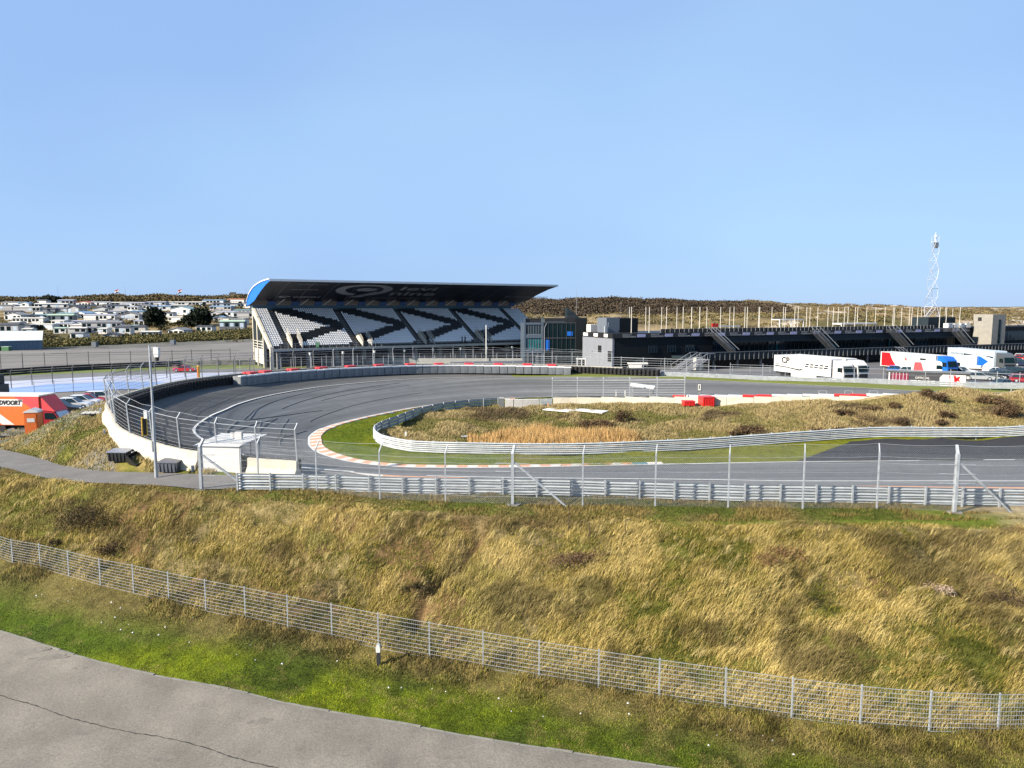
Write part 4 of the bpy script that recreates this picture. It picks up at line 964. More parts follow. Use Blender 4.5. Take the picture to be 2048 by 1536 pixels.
# =============== grandstand ===============
def grandstand():
    M['roofblue']=mat('roofblue',(.01,.06,.2),rough=.5)
    O=A_([-49.7,147.0]); u=A_([.858,.515]); u/=np.linalg.norm(u); ang=math.atan2(u[1],u[0]); LN=71.6
    T=thing('grandstand','long covered grandstand with white seats and black chevrons under a dark curved roof','grandstand',(O[0],O[1],0),ang)
    zr=lambda r:7.95+r*.372; dr=lambda r:.9+r*.735
    # stepped concrete
    mb=MB(); pr=[(-.0,7.1),(0,7.75),(.9,7.75)]
    for r in range(21): pr+= [(dr(r),zr(r)),(dr(r)+.735,zr(r))]
    pr+= [(16.6,15.9),(17,15.9),(17,14.6),(1.2,7.1)]
    n=len(pr)
    V=[(0.2,d,z) for d,z in pr]+[(LN-1.2,d,z) for d,z in pr]
    mb.add(V,[[i,(i+1)%n,n+(i+1)%n,n+i] for i in range(n)]); mb.P.append((A_([list(range(n))]),0)); mb.P.append((A_([list(range(n,2*n))]),0))
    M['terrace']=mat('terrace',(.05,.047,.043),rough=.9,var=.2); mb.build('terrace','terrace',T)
    # aisle steps, vomitories
    secs=[(4+15.2*k,4+15.2*k+14.0) for k in range(5)]
    for k in range(5):
        a0=secs[k][0]-1.25
        mb=MB()
        for r in range(21):
            for h in (0,1): mb.box(a0+.1,a0+1.15,dr(r)+.05+h*.36-.36,dr(r)+.4+h*.36-.36,zr(r)-.19+h*.186-.186,zr(r)-.19+h*.186)
        mb.build('aisle_steps','concrete_dark',T)
    mvo=M['terrace']
    for k,s in enumerate((4.1,19.5,34.6,49.9)):
        for e in (0,2.1):
            f=MB(); x=s+e; f.prism([(-.02,7.75),(-.02,8.5),(4.4,10.9),(4.4,9.4)],0,.18)
            A3=[]; 
            v=f.V[0]; v2=np.stack([v[:,1]+x,v[:,0],v[:,2]],1); f.V[0]=v2
            f.build('stair_wall','concrete_pale' if e==0 else 'concrete',T)
            g=MB(); 
            for q in range(8): g.bar((x+.09,q*.6,8.45+q*.33),(x+.09,q*.6,9.4+q*.33),.03,n=3)
            g.bar((x+.09,0,9.4),(x+.09,4.3,11.8),.04); g.bar((x+.09,0,8.95),(x+.09,4.3,11.35),.025); g.build('railing','concrete_pale',T)
        mb=MB(); mb.box(s+.2,s+2.08,.3,4.3,7.76,8.0); mb.box(s+.2,s+2.08,4.2,4.4,8,10.6); mb.build('stair_opening','black',T)
    # seats
    tv=[(-.19,-.0,.12),(.19,-.0,.12),(.19,.30,.16),(-.19,.30,.16),(-.19,-.0,.17),(.19,-.0,.17),(.19,.30,.21),(-.19,.30,.21),
        (-.17,.27,.2),(.17,.27,.2),(.15,.36,.44),(-.15,.36,.44),(-.17,.32,.2),(.17,.32,.2),(.15,.41,.44),(-.15,.41,.44),(-.04,.05,-.18),(.04,.05,-.18),(.04,.15,-.18),(-.04,.15,-.18),(-.04,.05,.12),(.04,.05,.12),(.04,.15,.12),(-.04,.15,.12)]
    hx=[[0,3,2,1],[4,5,6,7],[0,1,5,4],[1,2,6,5],[2,3,7,6],[3,0,4,7]]
    tf=[[j+8*k for j in q] for k in range(3) for q in hx]
    Wt=[];Bk=[]
    def seat(x,r,b): (Bk if b else Wt).append((x,r))
    for r in range(21):
        for c_ in range(5): 
            seat(.55+c_*.49,r,False) if not (r==0 and c_>2) else seat(.55+c_*.49,r,True)
        for k in range(4):
            for c_ in range(28):
                x=secs[k][0]+.3+c_*.49
                if r<5 and c_<4: continue
                if r>=10: lo=2.9+2.65*(17-r); hi=8.2+2.65*(20-r)
                else: lo=16.5-3.2*(9-r); hi=29.5-3.2*(9-r)
                b=lo<=c_<=hi or (r==0 and c_>25)
                seat(x,r,b)
        for c_ in range(10):
            x=secs[4][0]+.3+c_*.49
            if x<LN-1.4: seat(x,r,False)
    mk=lambda L_:[(A_([x,dr(r)+.12,zr(r)+.2]),np.eye(3)) for x,r in L_]
    Wt.sort(key=lambda q:q[0]+q[1]*.55); near=Wt[:100]; rest=Wt[100:]
    pm=None
    for x,r in near:
        if pm is None: mb=MB(); mb.add(tv,tf); pm=mb.build('seat','seat_white',T); o=pm
        else: o=pm.copy(); COL.objects.link(o); o.parent=T
        o.location=(x,dr(r)+.12,zr(r)+.2)
    M['seatwhite']=M['white']
    mb=MB(); mb.rep(tv,tf,mk(rest)); mb.rep(tv,tf,mk(Bk),1); o=mb.build('seat',['seat_white','black'],T); o['kind']='stuff'; o['label']='white and black seats forming four arrows'
    # deck fascia, railing, undercroft
    mb=MB(); mb.box(0,LN-1,-.35,0,7.1,7.62); mb.build('deck_fascia','concrete',T)
    mb=MB()
    for k in range(48): x=.3+k*1.47; mb.bar((x,-.2,7.6),(x,-.2,8.7),.03,n=3)
    mb.bar((0,-.2,8.7),(LN-1,-.2,8.7),.03,n=3); mb.bar((0,-.2,8.2),(LN-1,-.2,8.2),.02,n=3); mb.build('railing','galv',T)
    mb=MB(); mb.box(.2,LN-1,6,6.3,2.5,7.4); mb.build('undercroft_wall','black',T)
    for k in range(12):
        x=1.2+k*6.2; mb=MB(); mb.box(x,x+.8,1.0,1.9,2.5,7.15); mb.build('column','concrete_dark',T)
    for k in range(9):
        x=7.5+k*7.1; mb=MB(); mb.bar((x,-1.2,2.8),(x,-1.2,6.3),.05,n=5); mb.build('lamp_post','galv',T); mb=MB(); mb.bar((x,-1.2,6.2),(x,-1.2,6.75),.22,.28,n=8); mb.build('lamp_globe','white',T)
    # white left end frame
    mb=MB(); mb.prism([(-.2,6.9),(-.2,7.9),(16.2,16.1),(17.2,16.1),(17.2,15.0)],-.35,.15); v=mb.V[0]; mb.V[0]=np.stack([v[:,1],v[:,0],v[:,2]],1); mb.build('raker_beam','concrete_pale',T)
    for d in (.2,6.5,12.5,16.8):
        mb=MB(); mb.box(-.4,.3,d-.3,d+.35,2.8,8+d*.5 if d<16 else 16.2); mb.build('end_column','concrete_pale',T)
    for z in (7.1,7.6,8.2,8.8): mb=MB(); mb.box(-.3,-.2,6.5,16.8,z,z+.12); mb.build('end_rail','offwhite',T)
    mb=MB(); mb.box(-.2,-.1,6.5,16.8,4.0,7.1); mb.build('end_wall','offwhite',T)
    # band behind the top row, struts
    mb=MB(); mb.box(-.3,LN-4,16.5,16.7,15.0,16.75); mb.build('back_band','tealband',T)
    for k in range(13):
        x=4.0+k*5.35; mb=MB(); mb.hexa([(x-1.3,16.8,16.6),(x+.6,16.8,16.6),(x+.6,17.1,16.6),(x-1.3,17.1,16.6),(x-.5,16.8,17.9),(x+1.3,16.8,17.9),(x+1.3,17.1,17.9),(x-.5,17.1,17.9)]); mb.build('roof_column','roofblue',T)
        mb=MB(); mb.bar((x+1,16.7,16.7),(x+2.6,14.8,18.2),.09); mb.build('roof_strut','offwhite',T)
    # roof
    und=[(0,21.62),(4,20.95),(8,20.0),(12,18.95),(16,17.75),(20,17.1),(24.6,16.6)]
    top=[(24.6,17.5),(23.4,18.3),(21.5,19.3),(18.5,20.2),(15.5,20.85),(12,21.3),(8,21.65),(4,21.85),(0,21.95)]
    pr=und+top; n=len(pr); mb=MB(); V=[(0,d,z) for d,z in pr]+[(LN+.3*0,d,z) for d,z in pr]
    nu=len(und)-1
    mb.add(V,[[i,i+1,n+i+1,n+i] for i in range(nu)],0)
    mb.P.append((A_([[i,(i+1)%n,n+(i+1)%n,n+i] for i in range(nu,n)]),1)); mb.P.append((A_([list(range(n))[::-1]]),2)); mb.P.append((A_([list(range(n,2*n))]),1))
    M['roofedge']=mat('roofedge',(.55,.55,.62),rough=.5,var=.1)
    mb.build('roof',['navy','roofedge','blue'],T)
    mb=MB(); 
    for a,b in zip(top[:-1],top[1:]): mb.hexa([(-.18,a[0],a[1]-.02),(.02,a[0],a[1]-.02),(.02,b[0],b[1]-.02),(-.18,b[0],b[1]-.02),(-.18,a[0],a[1]+.22),(.02,a[0],a[1]+.22),(.02,b[0],b[1]+.22),(-.18,b[0],b[1]+.22)])
    mb.box(0,LN+.1,-.14,0,21.6,22.05); mb.build('roof_edge_trim','white',T)
    # ribs under the roof
    for k in range(13):
        x=4.2+k*5.35; mb=MB()
        for a,b in zip(und[:-2],und[1:-1]): mb.bar((x+(a[0])*.0,a[0],a[1]-.03),(x,b[0],b[1]-.03),.05,n=3)
        mb.build('roof_rib','midsteel',T)
    # writing on the underside: mapped on the sloping soffit
    def soffit(pts_local,x0,d0,sc_,name='emblem',m='logo'):
        pass
    sl=math.atan2(21.62-17.75,16)   # slope going back and down
    # seen from below and in front: text x along u, its top towards the front edge
    def und_z(d): return float(np.interp(d,[p[0] for p in und],[p[1] for p in und]))
    def put(s,size,x,d,sx=1,bold=0):
        o=text(s,size,T,'logo',(0,0,0),(0,0,0),name='lettering',ext=0.0,sx=1,bold=bold)
        me=o.data; n_=len(me.vertices); a=np.empty(n_*3); me.vertices.foreach_get('co',a); a=a.reshape(-1,3)
        # text y axis up -> towards the front (d smaller)
        X=x+a[:,0]*sx; D=d-a[:,1]; Z=np.array([und_z(q) for q in D])-.07
        me.vertices.foreach_set('co',np.stack([X,D,Z],1).ravel()); me.update(); return o
    put('levi',4.6,30.7,6.6,1.55,.09); put('nine',4.6,29.6,10.9,1.55,.09); put('BEYOND THE SOFTWARE'[:0]+'software engineering',1.0,26.5,13.3,1.8,.01)
    put('WEPORT',1.3,7.8,13.4,1.2,.05); put('TRACK & TRAVEL',.7,6.0,7.4,1.1,.03); put('RACING PARTNERS'[:0]+'PARTNER OF THE TRACK',.55,6.5,2.6,1.0,.03)
    put('DUTCH RACING',1.5,62.5,11.8,1.2,.03)
    # ring emblem with a hooked tail
    def disc(cx,cd,ri,ro,a0,a1,nm='emblem',asp=1.0):
        t=np.linspace(a0,a1,28); V=[]
        for r in (ri,ro):
            for q in t: x=cx+math.cos(q)*r*asp; d=cd-math.sin(q)*r; V.append((x,d,und_z(d)-.075))
        k=len(t); m_=MB(); m_.add(V,[[i,i+1,k+i+1,k+i] for i in range(k-1)]); return m_.build(nm,'logo',T)
    disc(22.5,6.6,3.3,4.9,R(-62),R(258),asp=1.35); disc(22.8,6.6,0.0,1.55,R(50),R(245),asp=1.4); disc(23.2,6.4,0,1.55,R(-130),R(45),asp=1.4)
    m_=MB(); q=[(20.3,12.8),(23.4,12.8),(27.6,8.6),(25.6,8.2)]; m_.add([(x,d,und_z(d)-.08) for x,d in q],[[0,1,2,3]]); m_.build('emblem','logo',T)
    disc(5.9,12.9,.35,.75,0,R(300),asp=1.8)
    # two people standing at the front railing
    return T,O,u
GS,GO,GU=grandstand()
def person(loc,rz,label,top=(.03,.03,.04),legs=(.03,.03,.05),pose=0):
    T=thing('person',label,'person',loc,rz)
    me=bpy.data.meshes.new('body'); 
    J=[(0,0,.95),(0,0,1.2),(0,0,1.42),(0,0,1.52),(0,.02,1.66),(.1,0,.9),(.12,.02,.5),(.12,0,.08),(.12,.16,.04),(-.1,0,.9),(-.12,-.02,.5),(-.12,0,.08),(-.12,.16,.04),(.19,0,1.4),(.26,.04,1.13),(.22,.18,.95),(-.19,0,1.4),(-.26,.04,1.13),(-.22,.18,.95)]
    E_=[(0,1),(1,2),(2,3),(3,4),(0,5),(5,6),(6,7),(7,8),(0,9),(9,10),(10,11),(11,12),(2,13),(13,14),(14,15),(2,16),(16,17),(17,18)]
    rad=[.15,.14,.13,.06,.1,.1,.07,.05,.04,.1,.07,.05,.04,.07,.05,.035,.07,.05,.035]
    me.from_pydata(J,E_,[]); o=bpy.data.objects.new('body',me); COL.objects.link(o); o.parent=T
    sk=o.modifiers.new('s','SKIN'); 
    if not me.skin_vertices: me.attributes if False else None
    bpy.context.view_layer.objects.active=o
    bm_ok=bool(me.skin_vertices)
    if not bm_ok:
        import bmesh; b=bmesh.new(); b.from_mesh(me); b.verts.layers.skin.verify(); b.to_mesh(me); b.free()
    for v,r in zip(me.skin_vertices[0].data,rad): v.radius=(r,r)
    me.skin_vertices[0].data[0].use_root=True
    o.modifiers.new('u','SUBSURF').levels=1
    k=('cloth%02d%02d'%(int(top[0]*99),int(top[2]*99)));
    if k not in M: M[k]=mat('cloth',top,rough=.8)
    me.materials.append(M[k])
    mb=MB(); n=8
    mb.bar((0,.0,1.72),(0,-.01,1.80),.09,.05,n=8); mb.build('hair','black',T)
    return T
def onstand(s,d,z): p=GO+GU*s+A_([-GU[1],GU[0]])*d; return (p[0],p[1],z)
for s,l in ((44.3,'person in dark clothes standing at the grandstand railing, the left one of the pair'),(45.1,'person in dark clothes standing at the grandstand railing, the right one of the pair')):
    person(onstand(s,.45,7.76),R(-60),l)
p=onstand(9.6,.3,7.76); T=thing('bin','green bin standing at the front railing of the grandstand','bin',p); mb=MB(); mb.box(-.3,.3,-.3,.3,0,.95); mb.build('body','green',T); mb=MB(); mb.box(-.33,.33,-.33,.33,.95,1.05); mb.build('lid','green',T)
# =============== control building ===============
def windows(mb_frame,T,x0,x1,z0,z1,y,n,glass,frame='bldg_bluegrey',name='window'):
    m=MB(); m.box(x0,x1,y-.02,y+.12,z0,z1); w=m.build(name,glass,T); m=MB()
    for k in range(n+1): x=x0+(x1-x0)*k/n; m.box(x-.05,x+.05,y-.09,y-.025,z0,z1)
    m.box(x0-.05,x1+.05,y-.1,y-.025,z0-.12,z0); m.box(x0-.05,x1+.05,y-.1,y-.025,z1,z1+.12); f=m.build('frame',frame,T); f.parent=w; return w
def control():
    a=U(1048,727,3.3); T=thing('control_tower_building','three storey control building with teal windows and black glass beside the grandstand','building',(a[0],a[1],0),R(4))
    M['ctrl']=mat('ctrl',(.075,.105,.145),rough=.5,var=.1)
    mb=MB(); 
    # left bay frame, openings left between piers and bands
    mb.box(0,4.5,.5,10,2.5,12.6); mb.box(0,.35,0,.5,2.5,13.9); mb.box(4.1,4.5,0,.5,2.5,13.9)
    for z0,z1 in ((2.5,3.3),(5.7,6.5),(9.2,10.0),(12.3,12.7)): mb.box(.35,4.1,.05,.5,z0,z1)
    mb.build('wall','ctrl',T)
    for z0,z1,g in ((3.4,5.6,'glass'),(6.6,9.1,'glass_teal'),(10.1,12.2,'glass')): windows(None,T,.4,4.05,z0,z1,.3,6,g,'midsteel')
    mb=MB(); mb.box(4.6,12.0,-.2,10,2.5,12.9); mb.build('glass_corner','glass_dark',T)
    mb=MB()
    for k in range(8): x=4.6+k*1.05; mb.box(x-.04,x+.04,-.32,-.21,2.6,12.9)
    for z in (5.9,9.2,12.7): mb.box(4.6,12,-.34,-.22,z-.1,z+.1)
    mb.build('mullions','darksteel',T)
    for x0,z0,w_,h in ((5.0,6.4,.9,2.4),(10.0,9.7,1.3,1.0)): mb=MB(); mb.box(x0,x0+w_,-.26,-.215,z0,z0+h); mb.build('poster','bluetruck',T)
    mb=MB(); mb.box(12.0,14.6,-.6,10,2.5,13.8); mb.build('stair_tower','bldg_black',T)
    mb=MB(); mb.hexa([(10.2,1.5,12.9),(14.4,1.5,12.9),(14.4,5,12.9),(10.2,5,12.9),(10.2,1.5,16.1),(10.5,1.5,16.1),(12.4,5,14.0),(10.2,5,16.1)]); mb.build('roof_hatch','bldg_slate',T)
    mb=MB()
    for k in range(26): x=.1+k*.46; mb.bar((x,.05,13.9 if x<4.5 else 12.9),(x,.05,14.4),.025,n=3)
    mb.bar((0,.05,14.2),(12,.05,14.2),.025,n=3); mb.build('railing','darksteel',T)
    mb=MB(); mb.box(.4,4.0,.5,.6,12.75,13.7); mb.box(4.8,11.8,0,.1,12.95,13.8); mb.build('parapet_panel','black',T)
    mb=MB(); mb.bar((12.6,3,14),(12.6,3,22),.05,.02,n=4); mb.build('mast','galv',T)
    mb=MB(); mb.bar((4.7,-.35,2.6),(4.7,-.35,11.6),.07); mb.bar((4.7,-.35,11.6),(5.2,-.35,12.6),.06); mb.build('drain_pipe','galv',T)
control()
# =============== pit building ===============
FA=A_([21.3,150.0]); FD=A_([94.,40.]); FL=np.linalg.norm(FD); FD=FD/FL; FN=A_([-FD[1],FD[0]])
def pit():
    ang=math.atan2(FD[1],FD[0]); L_=112.
    T=thing('pit_building','long two storey black pit building with a banner strip and external stairs','building',(FA[0],FA[1],0),ang)
    mb=MB(); mb.box(0,26,.02,13,2.5,9.75); mb.build('wall','bldg_black',T)
    mb=MB(); mb.box(-.12,-.0,.0,13,2.5,9.75); mb.box(-.12,.35,-.02,.018,2.5,9.75); mb.build('side_wall','bldg_white',T)
    mb=MB(); mb.box(26,L_,3,13,2.5,9.7); mb.build('rear_wall','bldg_black',T)
    mb=MB(); mb.box(26,L_,-.1,13,8.3,9.7); mb.build('slate_fascia','bldg_slate',T)
    mb=MB(); mb.box(-.3,L_,-.3,13,9.76,10.75); mb.build('banner_strip','black',T)
    # windows / glazing of the upper floor
    for k in range(3): x=8.9+k*4.9; w=windows(None,T,x,x+2.2,6.6,7.9,-.03,3,'glass','bldg_slate')
    for x in (6.0,12.2): windows(None,T,x,x+2.6,3.4,5.0,-.03,3,'glass','midsteel')
    x=28.
    k=0
    while x<L_-3:
        windows(None,T,x,x+5.2,5.9,8.2,2.9,4,'glass_dark' if k%3 else 'glass','darksteel'); x+=5.6; k+=1
    for x in (47,66,85): mb=MB(); mb.box(x,x+.5,2.6,2.85,5.7,8.25); mb.build('light_panel','glass_teal',T)
    # banner logos: alternating workwear wording and lavender plates
    M['lav']=mat('lav',(.42,.42,.62),rough=.5,var=.3,scale=3)
    x=2.2;k=0
    while x<L_-3:
        if k%2==0:
            for s,z in (('MASCOT',10.27),('WORKWEAR',9.86)): text(s,.44,T,'logo',(x,-.32,z),(R(90),0,0),sx=1.25,bold=.012)
        else:
            mb=MB(); mb.hexa([(x,-.34,9.9),(x+2.1,-.34,9.9),(x+2.1,-.31,9.9),(x,-.31,9.9),(x+.12,-.34,10.55),(x+2.2,-.34,10.55),(x+2.2,-.31,10.55),(x+.12,-.31,10.55)]); mb.build('banner_plate','lav',T)
        x+=3.55; k+=1
    for y0,m_,w_ in ((10.2,'white',1.6),(5.8,'white',1.4),(1.6,'white',1.2)):
        mb=MB(); mb.box(-.36,-.31,y0,y0+w_*1.3,9.9,10.6); mb.build('banner_plate',m_,T)
    # roof furniture: tub seats as a parapet of dark boxes
    mb=MB(); x=12.5
    while x<L_-14: mb.box(x,x+.95,.2,.9,10.75,11.55); x+=1.22
    mb.build('roof_seats','black',T)
    mb=MB()
    for k in range(70): mb.bar((12+k*1.25,.1,10.75),(12+k*1.25,.1,11.7),.02,n=3)
    mb.build('railing','galv',T)
    # roof boxes
    mb=MB(); mb.box(1.35,4.65,5,9,10.76,14.0); mb.build('roof_cabin','bldg_bluegrey',T)
    mb=MB(); mb.box(4.67,9.4,5,9,10.76,13.9); mb.build('roof_cabin','bldg_black',T)
    mb=MB(); mb.box(.8,5.0,11,12.9,10.76,12.4); mb.build('roof_cabin','white',T)
    mb=MB(); mb.box(.7,1.3,4.5,4.9,10.76,12.2); mb.bar((1.6,4.7,10.8),(1.6,4.7,13),.05); mb.build('vent_stack','galv',T)
    # deck
    mb=MB(); mb.box(15,L_+32,-9.5,3,5.2,5.75); mb.build('deck','bldg_slate',T)
    mb=MB(); mb.box(15,L_+32,-9.62,-9.52,5.75,6.75); mb.build('deck_parapet','bldg_slate',T)
    mb=MB(); x=15
    while x<L_+31: mb.box(x,x+.12,-9.72,-9.63,5.2,6.8); x+=1.3
    mb.box(15,L_+32,-9.76,-9.64,6.8,6.9); mb.build('deck_rail','galv' if 0 else 'midsteel',T)
    mb=MB(); mb.box(16,L_+31,-3,-2.8,2.5,5.15); mb.build('garage_front','black',T)
    for k in range(15): mb=MB(); x=19+k*6.4; mb.box(x,x+.4,-9,-8.6,2.8,5.2); mb.build('deck_column','concrete_dark',T)
    mb=MB(); mb.box(14.2,15.8,-9.9,-8.6,2.5,5.9); mb.build('end_pillar','concrete',T)
    # stairs from roof to deck
    def stair(x0,x1,z0,z1,y0,w_,nm='staircase'):
        s=MB(); n=int((z0-z1)/.19)
        for k in range(n):
            t=k/n; x=x0+(x1-x0)*t; z=z0+(z1-z0)*t; s.box(min(x,x+(x1-x0)/n)-.02,max(x,x+(x1-x0)/n),y0,y0+w_,z-.05,z)
        st=s.build(nm,'darksteel',T)
        for j,y in enumerate((y0-.03,y0+w_/2,y0+w_+.03)):
            r=MB(); r.bar((x0,y,z0+1.05),(x1,y,z1+1.05),.075); r.bar((x0,y,z0+1.05),(x0-(x1-x0)*.12,y,z0+1.05),.05); 
            q=r.build('handrail','white',T); q.parent=st
            r=MB(); r.bar((x0,y,z0-.1),(x1,y,z1-.1),.12); q=r.build('stringer','midsteel',T); q.parent=st
    for xx in (24.3,54.5,80.2,103.5): stair(xx,xx+6.5,10.7,5.8,-3.2,2.6)
    stair(72,76,5.8,3.3,-11.8,1.8); stair(127,133,9.0,5.8,-9,2.6)
    # outside stair at the left end
    s=MB(); 
    for k in range(13):
        x=15.2-k*.38; z=5.7-k*.19; s.box(x-.42,x,-8.5,-6.4,z-.06,z+.01); s.box(x-.42,x,-12,-9.9,z-.06,z+.01)
    st=s.build('staircase','bldg_white',T)
    for y in (-8.5,-6.4,-12,-9.9):
        r=MB(); r.bar((15.2,y,6.8),(10.2,y,4.3),.06); r.bar((15.2,y,6.8),(17,y,6.8),.06); r.bar((15.2,y,5.6),(10.2,y,3.1),.12)
        for k in range(5): r.bar((15.2-k*1.2,y,6.8-k*.6),(15.2-k*1.2,y,5.6-k*.6),.04)
        q=r.build('handrail','galv',T); q.parent=st
    mb=MB(); mb.box(-.15,-.125,4.5,6.0,6.5,8.0); mb.box(-.15,-.125,.3,1.8,4.7,7.0); mb.build('window','black',T)
    # right wing
    mb=MB(); mb.box(L_,L_+45,2,14,2.5,10.8); mb.build('right_wing','bldg_black',T); windows(None,T,L_+10.5,L_+34,7.0,9.6,1.9,16,'glass','bldg_slate')
    mb=MB(); 
    for k in range(30): mb.bar((L_+10+k,2.1,10.8),(L_+6+k,2.1,11.8),.03,n=3)
    mb.build('railing','darksteel',T)
    mb=MB(); mb.box(L_-8,L_+3,6,11,10.81,13.6); mb.build('roof_cabin','bldg_slate',T)
    for k in range(4): mb=MB(); mb.box(L_-6+k*2.4,L_-4.4+k*2.4,1.4,3,10.81,12.0); mb.build('roof_unit','white',T)
    # concrete stair tower
    t=MB(); t.box(L_+4.5,L_+10.0,-3.4,1.9,5.76,14.4); t.build('concrete_tower','tower_concrete',T); t=MB(); t.box(L_+7,L_+7.9,-3.46,-3.405,6,13); t.build('tower_window','glass_dark',T); t=MB(); t.box(L_+4.45,L_+4.495,-.4,.6,12.6,13.6); t.build('tower_window','black',T)
    return T
PITB=pit()
def fpt(s,n,z): p=FA+FD*s+FN*n; return A_([p[0],p[1],z])
def wbuild():
    # red and white sign and pergola behind the roof terrace
    p=fpt(33,9,10.8); T=thing('roof_sign','red and white sign board on the roof terrace of the pit building','sign',p,math.atan2(FD[1],FD[0])); mb=MB(); mb.box(0,1.8,0,.2,.8,1.6); mb.build('red_panel','red',T); mb=MB(); mb.box(1.85,8.5,0,.2,.75,1.1); mb.build('white_panel','white',T); mb=MB(); mb.box(.2,.4,0,.2,0,.8); mb.box(8,8.2,0,.2,0,.75); mb.build('post','galv',T)
    p=fpt(53,8,10.8); T=thing('pergola','white open frame shelter on the roof terrace of the pit building','shelter',p,math.atan2(FD[1],FD[0])); mb=MB(); mb.box(0,8,0,3,2.3,2.5); mb.build('roof','white',T)
    for x in (0,3.8,7.8): mb=MB(); mb.box(x,x+.2,0,.2,0,2.3); mb.build('post','white',T)
    p=fpt(75,9,10.8); T=thing('tent','low white roofed tent on the roof terrace near the lattice tower','tent',p,math.atan2(FD[1],FD[0])); mb=MB(); mb.box(0,13,0,3,1.0,1.35); mb.build('roof','white',T); mb=MB(); mb.box(.2,.4,.1,.3,0,1); mb.box(12.5,12.7,.1,.3,0,1); mb.build('post','white',T)
wbuild()
# flag poles
def flagpoles():
    xs=[5,55,98,182,238,263,330,345,415,420,495,565,577,635,655,707,728,775,838,870,900,938,960,1003,1018,1073,1128,1185,1235,1243,1287,1335,1350,1385,1407,1520,1553,1560,1598,1643]
    px=[1380+x/3.066 for x in xs]+[1040+x/5.689 for x in (1240,1263,1425,1465,1605,1660,1777,1848,1945,2035)]; px.sort()
    proto=None
    for i,x in enumerate(px):
        n=1.2 if i%2 else 12.0
        q=(x-1024)/F*1.0; # bearing
        # solve for the roof point on that bearing
        s=((FA[1]+FN[1]*n)*q-(FA[0]+FN[0]*n))/(FD[0]-FD[1]*q); p=fpt(s,n,10.76)
        if proto is None:
            mb=MB(); mb.bar((0,0,0),(0,0,5.6),.085,.06,n=6); proto=mb.build('flagpole','offwhite'); tag(proto,'bare cream flagpole in the double row on the pit building roof','flagpole','bare flagpoles on the pit building roof'); o=proto
        else: o=dup(proto)
        o.location=tuple(float(v) for v in p)
flagpoles()
# lattice tower
def tower():
    M['latt']=mat('latt',(.5,.52,.6))
    p=UY(1860,655,205); z0=9; T=thing('lattice_tower','tall white lattice mast with a dish camera on top rising behind the pit building','tower',(p[0],p[1],z0)); top=36.2-z0
    lev=[(0,3.2),(4.5,2.2),(7.5,1.9)]+[(7.5+2.6*k,1.65-.09*k) for k in range(1,8)]
    lv=[]
    for i,(z,r) in enumerate(lev):
        a=R(25)+i*R(52); lv.append([A_([math.cos(a+k*2*math.pi/3)*r,math.sin(a+k*2*math.pi/3)*r,z]) for k in range(3)])
    for i in range(len(lv)-1):
        mb=MB()
        for k in range(3):
            r=.10 if i<2 else .055
            mb.bar(lv[i][k],lv[i+1][k],r*(1.5 if k==0 and i>1 else 1),n=4); mb.bar(lv[i][k],lv[i+1][(k+1)%3],r*.6,n=3); mb.bar(lv[i+1][k],lv[i+1][(k+1)%3],r*.7,n=3)
            if i<2: mb.bar(lv[i][(k+1)%3],lv[i+1][k],r*.6,n=3)
        mb.build('lattice_section','latt',T)
    z=lev[-1][0]; mb=MB(); mb.box(-.7,.7,-.7,.7,z,z+.12); 
    for x in (-.65,.65):
        for y in (-.65,.65): mb.bar((x,y,z),(x,y,z+1.6),.05)
    mb.build('platform','offwhite',T); mb=MB(); mb.box(-.2,.7,-.3,.3,z-1.6,z-.2); mb.build('equipment_box','midsteel',T)
    mb=MB(); mb.bar((0,0,z+1.6),(0,0,z+2.0),.42,.3,n=8); mb.bar((0,0,z),(0,0,z+2.8),.08); mb.build('dish','white',T)
tower()
# =============== vehicles ===============
def wheelparts(T,x,y,r,wd=.22,dual=False):
    t=MB(); t.bar((x,y-wd/2,r),(x,y+wd/2,r),r,n=14); w=t.build('wheel','black',T)
    t=MB(); s=-1 if y<0 else 1; t.bar((x,y+s*wd*.5,r),(x,y+s*(wd*.5+.015),r),r*.6,n=10); q=t.build('rim','galv',T); q.parent=w
def paint(k,c):
    if k not in M: M[k]=mat('paint_'+k,c,rough=.28,var=.06,spec=.6)
    return k
for k,c_ in dict(p_white=(.72,.73,.75),p_silver=(.36,.38,.4),p_black=(.012,.012,.015),p_navy=(.015,.025,.07),p_grey=(.09,.1,.11),p_red=(.5,.02,.02),p_blue=(.01,.15,.6),p_bluegrey=(.07,.10,.16),p_pink=(.55,.1,.3),p_darkred=(.3,.01,.02),p_orange=(.75,.2,.02)).items(): paint(k,c_)
